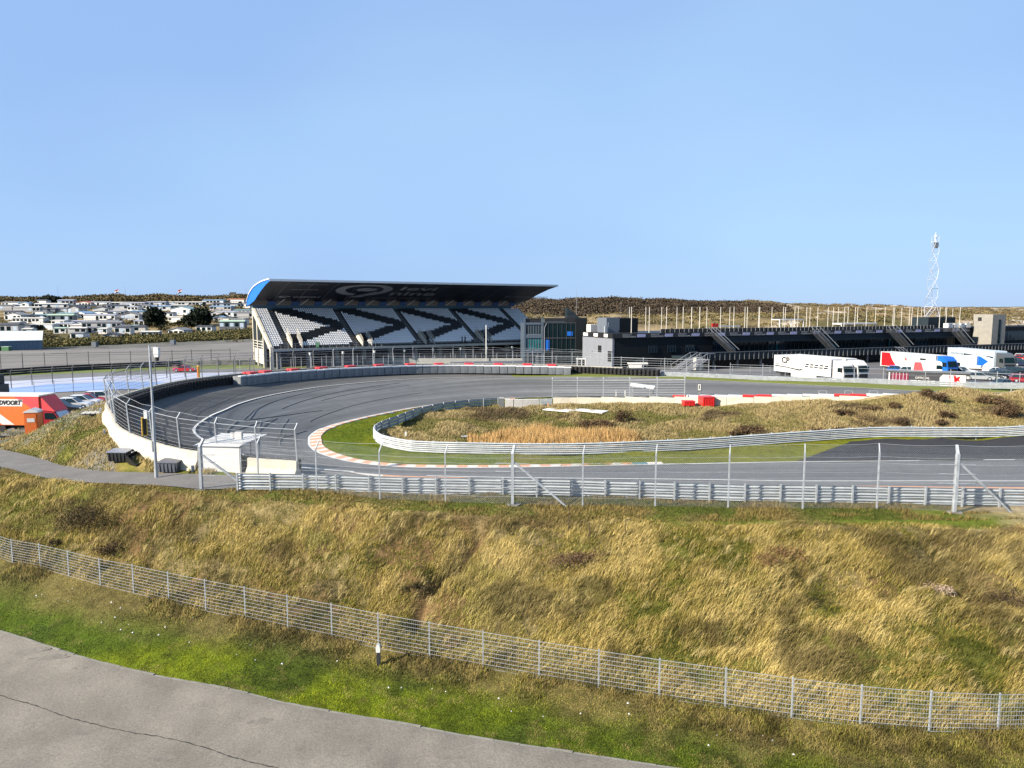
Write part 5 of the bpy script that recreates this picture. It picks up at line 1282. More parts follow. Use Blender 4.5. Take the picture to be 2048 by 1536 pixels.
def car(kind,col,loc,rz,label,group=None):
    T=thing({'hatch':'parked_car','estate':'parked_car','sedan':'parked_car','suv':'parked_car','race':'race_car'}[kind],label,'car',loc,rz,group)
    L_={'hatch':4.1,'estate':4.7,'sedan':4.7,'suv':4.7,'race':4.5}[kind]; W_=.88 if kind!='suv' else .93; H={'hatch':1.48,'estate':1.48,'sedan':1.42,'suv':1.72,'race':1.28}[kind]; g=.22; b=H*.60; h=L_/2
    rear={'hatch':(-h+.1,-h+.55),'estate':(-h+.08,-h+.45),'sedan':(-h+.95,-h+1.7),'suv':(-h+.08,-h+.4),'race':(-h+.9,-h+1.6)}[kind]
    # body section swept across, narrower at bumper and bonnet
    low=[(-h,g+.12),(-h+.05,b-.12),(-h+.15,b),(h-1.25,b),(h-.35,b-.14),(h-.04,b-.35),(h,g+.1),(h-.1,g),(-h+.1,g)]
    V=[];n=len(low)
    for s,k in ((-W_,1.),(-W_+.12,0),(W_-.12,0),(W_,1.)):
        for x,z in low:
            f=1.0 if k==0 else .965; zz=z-(.05 if (k and z>b-.3) else 0); V.append((x*f,s,zz))
    mb=MB(); f=[]
    for j in range(3):
        for i in range(n): f.append([j*n+i,(j+1)*n+i,(j+1)*n+(i+1)%n,j*n+(i+1)%n])
    mb.add(V,f); mb.P.append((A_([list(range(n))]),0)); mb.P.append((A_([list(range(3*n,4*n))[::-1]]),0)); mb.build('body',col,T)
    fr=(h-1.35,h-2.1) if kind!='race' else (h-1.3,h-2.1)
    wi=W_-.06; wr=W_-.22
    mb=MB(); mb.hexa([(rear[0],-wi,b),(fr[0],-wi,b),(fr[0],wi,b),(rear[0],wi,b),(rear[1],-wr,H-.05),(fr[1],-wr,H-.05),(fr[1],wr,H-.05),(rear[1],wr,H-.05)]); mb.build('windows','glass',T)
    mb=MB(); mb.hexa([(rear[1]-.03,-wr-.01,H-.05),(fr[1]+.03,-wr-.01,H-.05),(fr[1]+.03,wr+.01,H-.05),(rear[1]-.03,wr+.01,H-.05),(rear[1]+.12,-wr+.1,H),(fr[1]-.1,-wr+.1,H),(fr[1]-.1,wr-.1,H),(rear[1]+.12,wr-.1,H)])
    for s in (-1,1):
        for t in (0.,.5,1.): x0=rear[0]*(1-t)+fr[0]*t; x1=rear[1]*(1-t)+fr[1]*t; mb.bar((x0,s*(wi+.005),b-.02),(x1,s*(wr+.005),H-.04),.035,n=4)
    mb.build('roof',col,T)
    for x in (-h+.8,h-.85):
        for s in (-1,1): wheelparts(T,x,s*(W_-.1),.33)
    for s in (-1,1):
        m_=MB(); m_.box(h-.22,h-.02,s*(W_-.38)-.16,s*(W_-.38)+.16,b-.36,b-.22); m_.build('headlight','white',T)
        m_=MB(); m_.box(-h-.01,-h+.08,s*(W_-.3)-.16,s*(W_-.3)+.16,b-.3,b-.12); m_.build('tail_light','darkred',T)
    if kind=='race':
        m_=MB(); m_.box(-h-.05,-h+.3,-W_,W_,b+.32,b+.37); m_.bar((-h+.1,-.5,b),(-h+.1,-.5,b+.32),.03); m_.bar((-h+.1,.5,b),(-h+.1,.5,b+.32),.03); m_.build('rear_wing','p_pink',T)
        m_=MB(); m_.box(-h+.1,-h+1.2,-W_-.01,W_+.01,g+.15,b-.06); m_.build('livery_panel','p_pink',T)
    return T
def at(px,py,z=3.32): p=U(px,py,z); return p
# semi trailer + tractor; local +x is forward, drawn from tail (0) to nose
def trailer(loc,d,L_,H,label,body='white',decor=None,name='articulated_truck',tcol='white',cab=True,W_=2.5,bt=1.0,group=None,z0=3.3):
    ang=math.atan2(d[1],d[0]); T=thing(name,label,'truck',(loc[0],loc[1],z0),ang,group)
    mb=MB(); mb.box(0,L_,0,W_,bt,H); mb.build('trailer_box',body,T)
    mb=MB(); 
    for z in (bt-.03,H-.02): 
        for y in (-.01,W_-.03): mb.box(-.02,L_+.02,y,y+.04,z,z+.06)
    for x in (-.02,L_-.02): 
        for y in (-.02,W_-.02): mb.box(x,x+.05,y,y+.05,bt,H)
    mb.build('edge_trim','galv',T)
    mb=MB(); mb.box(.2,L_-.4,.35,W_-.35,.55,bt); mb.build('chassis','darksteel',T)
    for x in (2.2,3.4): 
        for y in (.2,W_-.2): wheelparts(T,x,y,.5,.35)
    mb=MB(); mb.box(4.4,L_-3.2,.0,.06,.35,bt); mb.build('side_skirt',body,T)
    if cab:
        c0=L_+.35; pr=[(0,.55),(2.2,.5),(2.3,1.3),(2.25,2.0),(1.95,3.1),(1.2,3.75),(0,3.85)]
        mb=MB(); mb.prism([(c0+a,b) for a,b in pr],.05,W_-.05); mb.build('cab',tcol,T)
        mb=MB(); mb.hexa([(c0+2.28,.2,1.95),(c0+2.33,.2,1.95),(c0+2.33,W_-.2,1.95),(c0+2.28,W_-.2,1.95),(c0+2.0,.3,2.95),(c0+2.06,.3,2.95),(c0+2.06,W_-.3,2.95),(c0+2.0,W_-.3,2.95)]); mb.build('windscreen','glass_dark',T)
        for y in (.02,W_-.06): mb=MB(); mb.prism([(c0+1.0,1.95),(c0+2.1,1.95),(c0+1.9,2.75),(c0+1.0,2.75)],y,y+.04); mb.build('side_window','glass_dark',T)
        mb=MB(); mb.box(c0+2.31,c0+2.36,.3,W_-.3,.7,1.6); mb.build('grille','black',T)
        for y in (-.28,W_+.08): mb=MB(); mb.box(c0+1.9,c0+2.05,y,y+.2,2.0,2.75); mb.build('mirror','black',T)
        mb=MB(); mb.box(L_-3.4,c0+.4,.4,W_-.4,.5,.95); mb.build('tractor_chassis','darksteel',T)
        for x in (L_-2.0,c0+1.35):
            for y in (.2,W_-.2): wheelparts(T,x,y,.5,.35)
    return T
def decor(T,shapes,y=-.012):
    for nm,m_,P in shapes:
        mb=MB(); n=len(P); mb.add([(x,y,z) for x,z in P],[list(range(n))]); mb.build(nm,m_,T)
a=A_([49.6,134.]); d1=A_([5.3,-13.]); d1/=np.linalg.norm(d1)
# the side that faces the viewer is local y=0 when the truck points right and towards the viewer
for i,(ox,oy,l) in enumerate(((0,0,'white articulated truck with black stripe graphics parked nearest behind the far guardrail'),(3.1,1.3,'white articulated truck standing alongside and behind the nearer one with black graphics'))):
    T=trailer(a+A_([ox,oy]),d1,13.6,4.0,l)
    if i==0:
        text('CP',1.5,T,'black',(1.9,-.03,2.7),(R(90),0,0),bold=.05,sx=1.1)
        sh=[('stripe','black',[(.3,2.2),(6.5,1.75),(7.0,2.0),(7.0,1.6),(6.3,1.5),(3,1.85),(.3,1.9)]),('stripe','midsteel',[(.3,2.55),(3.6,2.3),(3.6,2.2),(.3,2.35)])]
        for k in range(5): x=7.6+k*1.1; sh.append(('stripe','black',[(x,2.25),(x+.85,2.25),(x+.95,2.5),(x+.1,2.5)])); sh.append(('stripe','black',[(x+.15,2.65),(x+.95,2.65),(x+1.05,2.9),(x+.25,2.9)]))
        decor(T,sh); 
a=UY(1762,703,146)[:2]; d2=A_([3.7,-13.]); d2/=np.linalg.norm(d2)
T=trailer(a,d2,13.4,3.9,'white and red articulated race truck with a winged emblem and a blue tractor',tcol='bluetruck')
M['redpanel']=mat('redpanel',(.75,.01,.015),rough=.4,var=.05)
decor(T,[('red_panel','redpanel',[(.25,1.1),(4.8,1.1),(3.9,1.5),(3.1,2.4),(2.6,3.3),(2.4,3.8),(.25,3.8)]),('side_window','glass_dark',[(9.8,2.5),(11.2,2.5),(11.2,3.2),(9.8,3.2)])])
text('A',1.0,T,'redpanel',(6.1,-.02,2.45),(R(90),0,0),bold=.03)
for s in (-1,1):
    for k in range(3): decor(T,[('wing_stripe','midsteel',[(6.45+s*.7,3.1-k*.22),(6.45+s*(2.0-k*.3),3.3-k*.24),(6.45+s*(2.0-k*.3),3.2-k*.24),(6.45+s*.7,3.0-k*.22)][::s])],y=-.02)
text('ALPHA RACING',.5,T,'galv',(4.9,-.02,1.75),(R(90),0,0),sx=1.1)
a=UY(1896,695.5,158)[:2]; d3=A_([.6,-15.]); d3/=np.linalg.norm(d3)
M['iceblue']=mat('iceblue',(.55,.66,.78),rough=.4,var=.05)
T=trailer(a,d3,14.6,4.1,'pale blue articulated truck with dark speed stripes and a dark tractor',body='iceblue',tcol='p_grey')
decor(T,[('stripe','black',[(5.2,2.75),(9,3.0),(5.4,3.15)]),('stripe','black',[(10.8,3.1),(14.2,2.6),(14.2,2.95)]) ]+[('stripe','midsteel',[(1.0+k*.42,2.75),(1.25+k*.42,2.75),(1.4+k*.42,3.2),(1.15+k*.42,3.2)]) for k in range(10)])
# white van with red flash, flatbed, small vehicles
def van(loc,rz,label,col='p_white',flash=None,L_=6.0,H=2.6,name='van'):
    T=thing(name,label,'van',loc,rz); h=L_/2; pr=[(-h,.4),(h-.05,.4),(h,.95),(h-.75,1.35),(h-1.65,H-.15),(h-2.0,H),(-h+.1,H),(-h,H-.15)]
    mb=MB(); mb.prism(pr,-1,1); mb.build('body',col,T)
    mb=MB(); mb.hexa([(h-.82,-.85,1.36),(h-.76,-.85,1.36),(h-.76,.85,1.36),(h-.82,.85,1.36),(h-1.62,-.8,H-.25),(h-1.56,-.8,H-.25),(h-1.56,.8,H-.25),(h-1.62,.8,H-.25)]); mb.build('windscreen','glass_dark',T)
    for y in (-1.02,1.0): mb=MB(); mb.prism([(h-2.4,1.4),(h-1.1,1.4),(h-1.65,2.15),(h-2.4,2.15)],y,y+.02); mb.build('side_window','glass_dark',T)
    for x in (-h+1.1,h-1.0):
        for s in (-.9,.9): wheelparts(T,x,s,.36)
    for s in (-.7,.7): mb=MB(); mb.box(h-.06,h+.02,s-.18,s+.18,.75,1.0); mb.build('headlight','galv',T)
    if flash: mb=MB(); mb.prism([(-h+.3,.5),(-h+2.2,.5),(-h+1.6,H-.3),(-h+.5,H-.3)],-1.03,-1.005); mb.build('flash',flash,T)
    return T
van(at(1862,752)+(0,0,0),R(-35),'white van with a red flash parked beside the winged race trailer',flash='redpad',L_=6.5,H=2.9)
def flatbed(loc,rz,label):
    T=thing('box_truck',label,'truck',loc,rz)
    mb=MB(); mb.prism([(1.1,.5),(3.1,.5),(3.15,1.1),(2.6,1.35),(1.9,2.3),(1.1,2.3)],-1,1); mb.build('cab','p_white',T)
    mb=MB(); mb.hexa([(1.0,-1,2.35),(1.9,-1,2.35),(1.9,1,2.35),(1.0,1,2.35),(.35,-1,3.15),(.6,-1,3.25),(.6,1,3.25),(.35,1,3.15)]); mb.prism([(.3,1.5),(1.05,1.5),(1.9,2.32),(.6,3.2),(.3,3.2)],-1.02,1.02); mb.build('air_deflector','bluetruck',T)
    mb=MB(); mb.box(-3.4,1.0,-1.05,1.05,.85,1.0); mb.box(-3.3,1,-.4,.4,.55,.85); mb.build('bed','offwhite',T)
    mb=MB(); mb.hexa([(2.62,-.85,1.36),(2.66,-.85,1.36),(2.66,.85,1.36),(2.62,.85,1.36),(1.95,-.8,2.2),(1.99,-.8,2.2),(1.99,.8,2.2),(1.95,.8,2.2)]); mb.build('windscreen','glass_dark',T)
    for x in (-2.2,2.2):
        for s in (-.9,.9): wheelparts(T,x,s,.4)
flatbed(at(1950,745),R(-25),'white flatbed transporter with a blue wind deflector parked by the pale blue trailer')
car('hatch','p_blue',at(1797,746),R(-30),'small bright blue hatchback parked left of the white van')
car('hatch','p_white',at(1822,748),R(-30),'small white hatchback between the blue hatchback and the white van')
car('sedan','p_white',at(1992,749),R(-28),'white saloon with dark windows parked in front of the pale blue trailer')
car('suv','p_black',at(1912,750),R(-40),'black off-roader parked just in front of the blue tractor')
car('estate','p_white',at(1926,748),R(-35),'white estate car parked between the blue tractor and the flatbed')
# container with merchandise wording
def container():
    a=U(1773,741,5.95); b=U(1941,747,5.95); d=(b-a)[:2]; L_=np.linalg.norm(d); ang=math.atan2(d[1],d[0]); T=thing('merchandise_container','long dark sales container with maroon end and white panel with red swirls','container',(a[0],a[1],3.3),ang)
    mb=MB(); mb.box(0,L_,0,2.5,0,2.55); mb.build('body','darksteel',T); mb=MB(); mb.box(-.05,L_+.05,-.1,2.6,2.55,2.68); mb.build('roof','midsteel',T)
    mb=MB(); mb.box(.7,2.6+.6,-.05,0,.2,2.3); mb.build('maroon_panel','maroon',T)
    mb=MB(); 
    for x in (.35,.95,1.4,1.9,2.4,2.9): mb.box(x,x+(.18 if x<.5 else .05),-.08,-.05,.1,2.4)
    mb.build('white_bar','white',T)
    text('OFFICIAL',.5,T,'white',(4.1,-.05,1.5),(R(90),0,0)); text('MERCHANDISE',.5,T,'white',(3.5,-.05,.9),(R(90),0,0),bold=.02)
    mb=MB(); mb.prism([(7.6,0.1),(11.0,.1),(11.0,2.3),(7.9,2.3),(7.5,1.8)],-.05,-.01); mb.build('white_panel','white',T)
    for k,(x0,w_) in enumerate(((8.5,.12),(9.1,.35))):
        m_=MB(); t=np.linspace(0,1,8); V=[(x0+.35*math.sin(q*2.6),-.06,.15+q*2.1) for q in t]+[(x0+w_+.35*math.sin(q*2.6),-.06,.15+q*2.1) for q in t]; m_.add(V,[[i,i+1,8+i+1,8+i] for i in range(7)]); m_.build('red_swirl','redpanel',T)
    m_=MB(); m_.add([(9.7,-.06,1.9),(10.3,-.06,2.2),(10.1,-.06,1.6),(10.4,-.06,1.2),(9.9,-.06,1.4),(9.6,-.06,.6),(10.2,-.06,.3),(9.5,-.06,.3),(9.35,-.06,1.2)],[[0,1,2],[2,3,4],[0,2,4],[4,8,0],[5,6,7],[4,5,8]]); m_.build('red_swirl','redpanel',T)
    for z,s in ((.4,1),(1.1,1),(1.8,1)): m_=MB(); m_.box(11.1,11.45,-.05,-.01,z,z+.35); m_.build('panel_mark','white',T)
container()
# car park rows on the right
cols=['p_silver','p_grey','p_black','p_navy','p_bluegrey','p_black','p_navy','p_grey','p_silver','p_black']
nm_={'p_silver':'silver','p_grey':'dark grey','p_black':'black','p_navy':'navy blue','p_bluegrey':'steel blue','p_white':'white','p_red':'red','p_blue':'blue'}
row=[(1957,760,'estate','p_silver'),(1975,758,'sedan','p_grey'),(1988,757,'sedan','p_black'),(2001,756,'hatch','p_navy'),(2012,755,'sedan','p_grey'),(2023,753,'estate','p_black'),(2034,752,'suv','p_black'),(2047,751,'estate','p_navy'),(2060,750,'sedan','p_black')]
for i,(x,y,k,c_) in enumerate(row): car(k,c_,at(x,y),R(-22),nm_[c_]+' '+{'estate':'estate car','sedan':'saloon','hatch':'hatchback','suv':'off-roader'}[k]+', %s from left in the near parked row'%(['first','second','third','fourth','fifth','sixth','seventh','eighth','ninth'][i]),group='cars parked in the near row')
car('sedan','p_bluegrey',at(2008,775),R(8),'shiny steel blue saloon parked closest to the far guardrail at the right edge')
car('hatch','p_navy',at(1956,782),R(5),'dark blue car mostly hidden behind the far guardrail right of the container')
car('estate','p_darkred',at(2052,765),R(-25),'dark red estate car cut by the right edge behind the near row')
far2=[(2006,729,'suv','p_black'),(2016,726,'sedan','p_grey'),(2028,731,'sedan','p_bluegrey'),(2022,722,'estate','p_black'),(2040,721,'sedan','p_red'),(2036,729,'hatch','p_black'),(2047,732,'hatch','p_navy'),(2050,719,'estate','p_white'),(2002,722,'suv','p_grey')]
pos=['leftmost at the front','second from left','blue one in the middle','dark one at the back','red one at the back','dark one in the middle','rightmost at the front','white one at the back right','grey one behind the tractor']
for i,(x,y,k,c_) in enumerate(far2): car(k,c_,at(x,y),R(-30),nm_[c_]+' car in the far cluster, '+pos[i],group='cars in the far cluster')
# left side: box truck, toilet, cars
def boxtruck():
    p=U(70,866,4.0); Y=p[1]; d=A_([1,.0]); T=thing('box_truck','red and orange box truck with a white stripe parked at the left edge','truck',(p[0],p[1],4.0),R(-3))
    # local x forward; box from -7 to 0
    mb=MB(); mb.box(-6.2,.6,-.0,2.3,.75,3.55); mb.build('box',"orange",T); mb=MB(); mb.box(-6.25,.65,-.04,2.34,3.55,3.68); mb.build('roof','white',T)
    decor(T,[('red_panel','redpad',[(-1.9,3.54),(.58,3.54),(.58,2.0),(-.1,2.35)]),('deep_red_panel','darkred',[(-.25,2.1),(.58,1.7),(.58,1.95),(-.25,2.45)]),('white_stripe','white',[(-5.6,2.6),(-4.4,2.6),(-2.0,.8),(-3.2,.8)]),('black_panel','black',[(-6.1,2.4),(-5.6,2.4),(-3.4,.8),(-6.1,.8)]),('sign_plate','white',[(-4.6,2.6),(-1.1,2.6),(-.95,3.3),(-4.6,3.3)])],y=-.012)
    text('ZANDVOORT',.60,T,'black',(-4.5,-.03,2.75),(R(90),0,0),sx=.86,bold=.02,shear=.3)
    mb=MB(); mb.hexa([(.65,.1,2.25),(2.0,.2,2.08),(2.0,2.1,2.08),(.65,2.2,2.25),(.65,.1,3.5),(.75,.1,3.5),(.75,2.2,3.5),(.65,2.2,3.5)]); mb.build('air_deflector','redpad',T)
    mb=MB(); mb.prism([(.65,.5),(2.95,.5),(3.0,1.0),(2.45,1.3),(1.9,2.05),(.65,2.2)],.15,2.15); mb.build('cab','p_darkred',T)
    mb=MB(); mb.hexa([(2.44,.3,1.33),(2.5,.3,1.33),(2.5,2.0,1.33),(2.44,2.0,1.33),(1.9,.4,2.04),(1.96,.4,2.04),(1.96,1.9,2.04),(1.9,1.9,2.04)]); mb.build('windscreen','iceblue',T)
    mb=MB(); mb.prism([(1.0,1.35),(2.25,1.35),(1.85,1.95),(1.0,1.95)],.1,.14); mb.build('side_window','glass_dark',T)
    mb=MB(); mb.box(-6,2,.5,1.8,.4,.75); mb.build('chassis','black',T)
    for x in (-4.3,-3.4,2.1): 
        for y in (.2,2.1): wheelparts(T,x,y,.42,.25)
boxtruck()
def toilet():
    p=A_([-43.6,66.2,gz(-43.6,64.0)+.1]); T=thing('portable_toilet','orange portable toilet with a white arched roof in front of the red box truck','toilet',p+(0,-2.2,0),R(14))
    mb=MB(); mb.box(-.55,.55,-.55,.55,-.6,2.05); mb.build('cabin','orange',T)
    mb=MB(); mb.prism([(-.62,2.05),(-.5,2.2),(0,2.4),(.5,2.2),(.62,2.05)],-.6,.6); mb.build('roof','white',T)
    mb=MB(); mb.box(-.4,.42,-.6,-.555,-.4,1.95); d_=mb.build('door','orange',T); mb=MB(); mb.box(-.3,.3,-.62,-.605,1.2,1.55); q=mb.build('door_sign','white',T); q.parent=d_
    mb=MB(); mb.box(-.58,-.555,-.3,.3,1.3,1.6); mb.box(-.58,-.555,-.2,.25,.5,.8); mb.build('side_sticker','white',T)
toilet()
car('suv','p_black',at(122,829,3.6),R(14),'black off-roader parked behind the mound in front of the box truck')
car('hatch','p_white',at(150,818,3.5),R(14),'white hatchback parked behind the gravel mound, lowest of the two white hatchbacks')
car('hatch','p_white',at(170,812,3.45),R(14),'upper of the two white hatchbacks behind the gravel mound, beside the red car')
car('sedan','p_red',at(178,808,3.4),R(14),'red car almost hidden between white cars behind the gravel mound')
car('estate','p_white',at(206,803,3.4),R(14),'white estate car at the top of the row behind the gravel mound')
car('race','p_red',at(371,743,3.33),R(0),'red and pink race car speeding past on the far track','')
# left concrete wall bit with fence at the edge
p=U(20,866,4.0); T=thing('concrete_wall','short grey concrete wall with fence wires before the orange box truck','wall',p+(0,-3.5,0)); mb=MB(); mb.box(-3,.1,-.25,.25,-.5,1.4); mb.build('wall_section','concrete',T); mb=MB()
for k in range(8): mb.bar((-3,-.0,1.6+k*.28),(.0,-.0,1.6+k*.28),.012,n=3)
mb.bar((0,0,1.4),(0,0,4.3),.05); mb.bar((-.25,0,1.4),(-.25,0,4.3),.03); mb.build('wire','galv',T)
# dark stack of tyres / container at far left
p=at(0,795,3.35); T=thing('dark_container','dark stacked container and barrier at the left edge above the box truck','container',p+(-1.3,0,0)); mb=MB(); mb.box(-4,2.0,-1,1,0,1.9); mb.build('lower_box','darksteel',T); mb=MB(); mb.box(-4,1.4,-.8,1,1.9,3.2); mb.build('upper_box','black',T); mb=MB(); mb.box(-4,1.0,-.8,.6,3.2,3.45); mb.build('straw','kerb_white',T)
# ---- fences across the middle distance ----
def fence_px(name,label,pts,z,h,post='darksteel',n_w=4,r=.05,crank=0,lean=(0,-1),wr=.012,group=None):
    B=[U(x,y,z) for x,y in pts]; return wire_fence(name,label,B,[h]*len(B),lean,post=post,n_w=n_w,r=r,crank=crank,wr=wr)
fence_px('wire_fence','tall dark post and wire fence along the near edge of the big car park',[(-40,738),(2,737.5),(46,736),(90,735),(135,734),(178,733),(220,732),(262,731),(303,730),(345,728.5),(384,727),(423,725.5),(461,724)],3.3,3.3,r=.07)
fence_px('wire_fence','dark cranked post fence on the painted run-off beyond the left of the corner',[(-20,779),(23,776),(64.5,770),(105.5,767),(146,764.5),(186,762.5),(224,761),(262,759.5),(299,757.5),(334,756),(370,753),(404,750),(437,748.5),(468,747),(500,746),(532,745),(563,744)],3.34,3.0,r=.07,crank=.35,lean=(1,-.3),n_w=3)
fence_px('wire_fence','fine grey wire fence along the pit exit lane behind the gravel mound',[(70,800),(110,797),(148,794),(188,791),(222,788)],3.36,2.6,n_w=5,r=.03,wr=.01)
fence_px('wire_fence','row of pale cranked posts with wires in front of the grandstand',[(480+j*20.5,741-j*.42) for j in range(30)],3.4,2.6,post='galv',crank=.3,lean=(.3,-1),n_w=3,r=.05)
fence_px('wire_fence','upper row of pale posts with wires between the grandstand and the corner',[(560+j*31,738-j*.3) for j in range(18)],3.4,3.1,post='galv',crank=.3,lean=(.3,-1),n_w=3,r=.045)
fence_px('wire_fence','post and cable fence between the black tyre wall and the pit building',[(1072,742),(1112,742.5),(1155,743),(1199,744),(1242,745),(1286,747),(1329,748.5),(1373,750),(1417,751)],5.6,2.6,post='galv',n_w=7,r=.055,wr=.018)
fence_px('wire_fence','post and wire fence in front of the paddock trucks along the far guardrail',[(1460,752),(1525,754),(1570,756),(1620,758),(1666,760),(1708,761),(1766,763),(1850,767),(1900,768),(1950,771),(1993,773),(2038,776),(2085,779)],5.9,2.0,post='galv',n_w=3,r=.04,wr=.01)
fence_px('wire_fence','low light railing on the paddock beside the concrete stairs of the pit building',[(1400,742),(1430,743),(1465,744),(1500,745),(1540,746)],3.4,1.3,post='galv',n_w=2,r=.035,wr=.02)
for pts,l,z,h,m_,rl in (([(-60,757),(0,751),(100,744.5),(200,739),(300,735),(360,732)],'dark guardrail running along the far track beyond the painted run-off',3.33,1.3,'darksteel',3),([(360,732),(480,730),(600,727),(760,725)],'grey guardrail at the foot of the grandstand along the far track',3.33,1.2,'concrete',3)):
    guardrail('guardrail',l,catmull([U(x,y,z) for x,y in pts],30),rl,h,4.0,mats=(m_,'darksteel'),side=1)
def wallpx(name,label,pts,z,h,m_,t=.4):
    P=resample(np.array([U(x,y,z) for x,y in pts]),step=6); T=thing(name,label,'wall',P[0]); 
    for a,b in zip(P[:-1],P[1:]): mb=MB(); mb.obox((a+b)/2,(b-a),np.linalg.norm((b-a)[:2])-.02,t,z-.2,z+h); mb.shift(P[0]).build('wall_section',m_,T)
wallpx('concrete_wall','light grey concrete wall running along the front of the grandstand',[(540,732),(690,730),(800,728),(1045,728)],3.35,1.3,'concrete')
wallpx('white_wall','pale low wall beside the control building behind the corner fence',[(900,737),(1045,734)],3.35,1.4,'bldg_white')
# ---- blue shed, bins, cabinets ----
def blueshed():
    a=U(-60,702,3.3); b=U(83,698.5,3.3); L_=(b-a)[0]; T=thing('storage_hall','long blue-grey storage hall with pale sloping roof at the far left','hall',(b[0],b[1],3.3),math.atan2((b-a)[1],L_))
    mb=MB(); mb.box(-L_,0,0,9,-.3,2.75); mb.build('wall','shedblue',T); mb=MB(); mb.hexa([(-L_-.3,-.4,2.76),(.4,-.4,2.76),(.4,9,5.4),(-L_-.3,9,5.4),(-L_-.3,-.4,2.9),(.4,-.4,2.9),(.4,9,5.55),(-L_-.3,9,5.55)]); mb.build('roof','roofwhite',T)
    mb=MB()
    for k in range(14): mb.box(-L_+k*L_/14-.05,-L_+k*L_/14+.05,-.05,0,-.2,2.7)
    mb.build('cladding_rib','bldg_bluegrey',T)
blueshed()
for x,w_,l in ((5,2.4,'green waste container beside the blue-grey hall, at the very left'),(17.5,3.0,'large green waste container with a pale lid in front of the blue-grey hall')):
    p=at(x,701,3.3); T=thing('waste_container',l,'container',p+(0,-1.5,0)); mb=MB(); mb.box(-w_/2,w_/2,-.7,.7,0,1.2); mb.build('body','green',T); mb=MB(); mb.box(-w_/2-.05,w_/2+.05,-.75,.75,1.2,1.32); mb.build('lid','palegreen',T)
for x,y,l in ((190,693.5,'grey-blue square cabinet by the car park hedge, the left one'),(346,689,'grey-blue square cabinet by the car park hedge, the right one')):
    p=at(x,y,3.35); whitebox(x,y,p[1],1.5,1.5,1.6,l,name='utility_cabinet',m='bldg_bluegrey')
# ---- mobile homes on the hillside ----
HM=[(0,30,609,621,'w','g'),(37,58,604,614,'gable','b'),(72,132,606,618,'w','p'),(27,79,613,624,'w','p'),(150,183,604,612,'gable','r'),(178,221,603,612,'w','l'),(136,158,612,627,'gable','d'),(187,216,613,626,'gable','d'),(216,254,609,620,'w','d'),(243,290,604,614,'w','l'),
(6,45,626,640,'gable','g'),(23,88,635,646,'w','p'),(96,145,628,644,'dark','gr'),(149,171,623,636,'gable','b'),(165,232,628,641,'w','l'),(166,241,642,660,'w','g'),(57,108,648,659,'w','p'),(110,145,645,658,'w','l'),(0,36,646,668,'w','d'),(45,63,661,669,'w','p'),(108,131,656,667,'w','gr'),(173,197,653,666,'beige','g'),(230,260,651,670,'w','d'),(141,166,668,678,'w','g'),(208,236,668,680,'gable','d'),(138,171,659,667,'beige','p'),
(243,277,625,640,'gable','g'),(292,331,603,612,'w','l'),(272,300,609,619,'w','g'),(300,340,611,621,'w','b'),(334,406,606,612,'w','p'),(254,277,614,622,'w','l'),(340,383,613,630,'gable','t'),(404,448,600,608,'w','b'),(454,489,598,606,'beige','o'),(427,481,606,615,'w','d'),(418,463,613,621,'w','b'),(415,443,622,635,'gable','p'),(440,470,622,634,'w','l'),(467,505,623,637,'w','g'),(334,370,633,644,'beige','p'),(284,300,626,638,'w','p'),(440,488,640,659,'dark','gr'),(391,424,651,664,'w','d'),(336,368,656,671,'gable','g'),(283,317,666,675,'w','p'),(268,290,651,665,'beige','d'),(86,110,616,626,'dark','d'),(110,134,617,625,'w','g'),(62,95,624,632,'w','g'),(196,214,660,668,'w','p'),(384,412,620,631,'w','t'),(480,500,606,616,'w','g')]
_r=random.Random(4)
for _ in range(900):
    if len(HM)>=84: break
    yb=_r.choice([612,618,624,631,638,646,653,660])+_r.randint(-2,2); w_=_r.randint(20,44); x0=_r.randint(0,470)
    if yb>648 and x0>300: continue
    if 284<x0+w_/2<334 and yb>620 or 360<x0+w_/2<430 and yb>618: continue
    h_=_r.randint(8,12)
    if any(min(x0+w_,b)-max(x0,a)>6 and abs(yb-d)<7 for a,b,c__,d,_t,_f in HM): continue
    HM.append((x0,x0+w_,yb-h_,yb,_r.choice(['w','w','gable','beige','dark','w']),_r.choice(['g','d','l','p','g','d','b','t'])))
wallm={'w':'white','gable':'white','beige':'offwhite','dark':'bldg_bluegrey'}; M['roof_g']=mat('roof_g',(.22,.22,.23)); M['roof_l']=mat('roof_l',(.38,.4,.48)); M['roof_d']=mat('roof_d',(.07,.07,.08)); M['roof_b']=mat('roof_b',(.25,.4,.6)); M['roof_t']=mat('roof_t',(.2,.33,.36)); M['roof_r']=mat('roof_r',(.4,.12,.07)); M['roof_o']=mat('roof_o',(.6,.22,.1))
roofm=dict(g='roof_g',l='roof_l',d='roof_d',b='roof_b',t='roof_t',r='roof_r',o='roof_o',p='offwhite',gr='palegreen')
rn=dict(g='grey',l='lavender grey',d='dark',b='light blue',t='teal grey',r='rust red',o='orange',p='cream white',gr='pale green')
rows_=sorted(range(len(HM)),key=lambda i:HM[i][3]); 
rank={}; band={}
for i,h in enumerate(HM): band.setdefault(int((h[3]-600)//14),[]).append(i)
ordn=['first','second','third','fourth','fifth','sixth','seventh','eighth','ninth','tenth','eleventh','twelfth','thirteenth','fourteenth','fifteenth','sixteenth','seventeenth','eighteenth','nineteenth','twentieth','twenty-first','twenty-second','twenty-third','twenty-fourth','twenty-fifth']
bn={0:'top row',1:'second row down',2:'third row down',3:'fourth row down',4:'fifth row down',5:'bottom row'}
for b,L_ in band.items():
    L_.sort(key=lambda i:HM[i][0])
    for k,i in enumerate(L_): rank[i]=(ordn[min(k,24)],bn.get(b,'bottom row'))
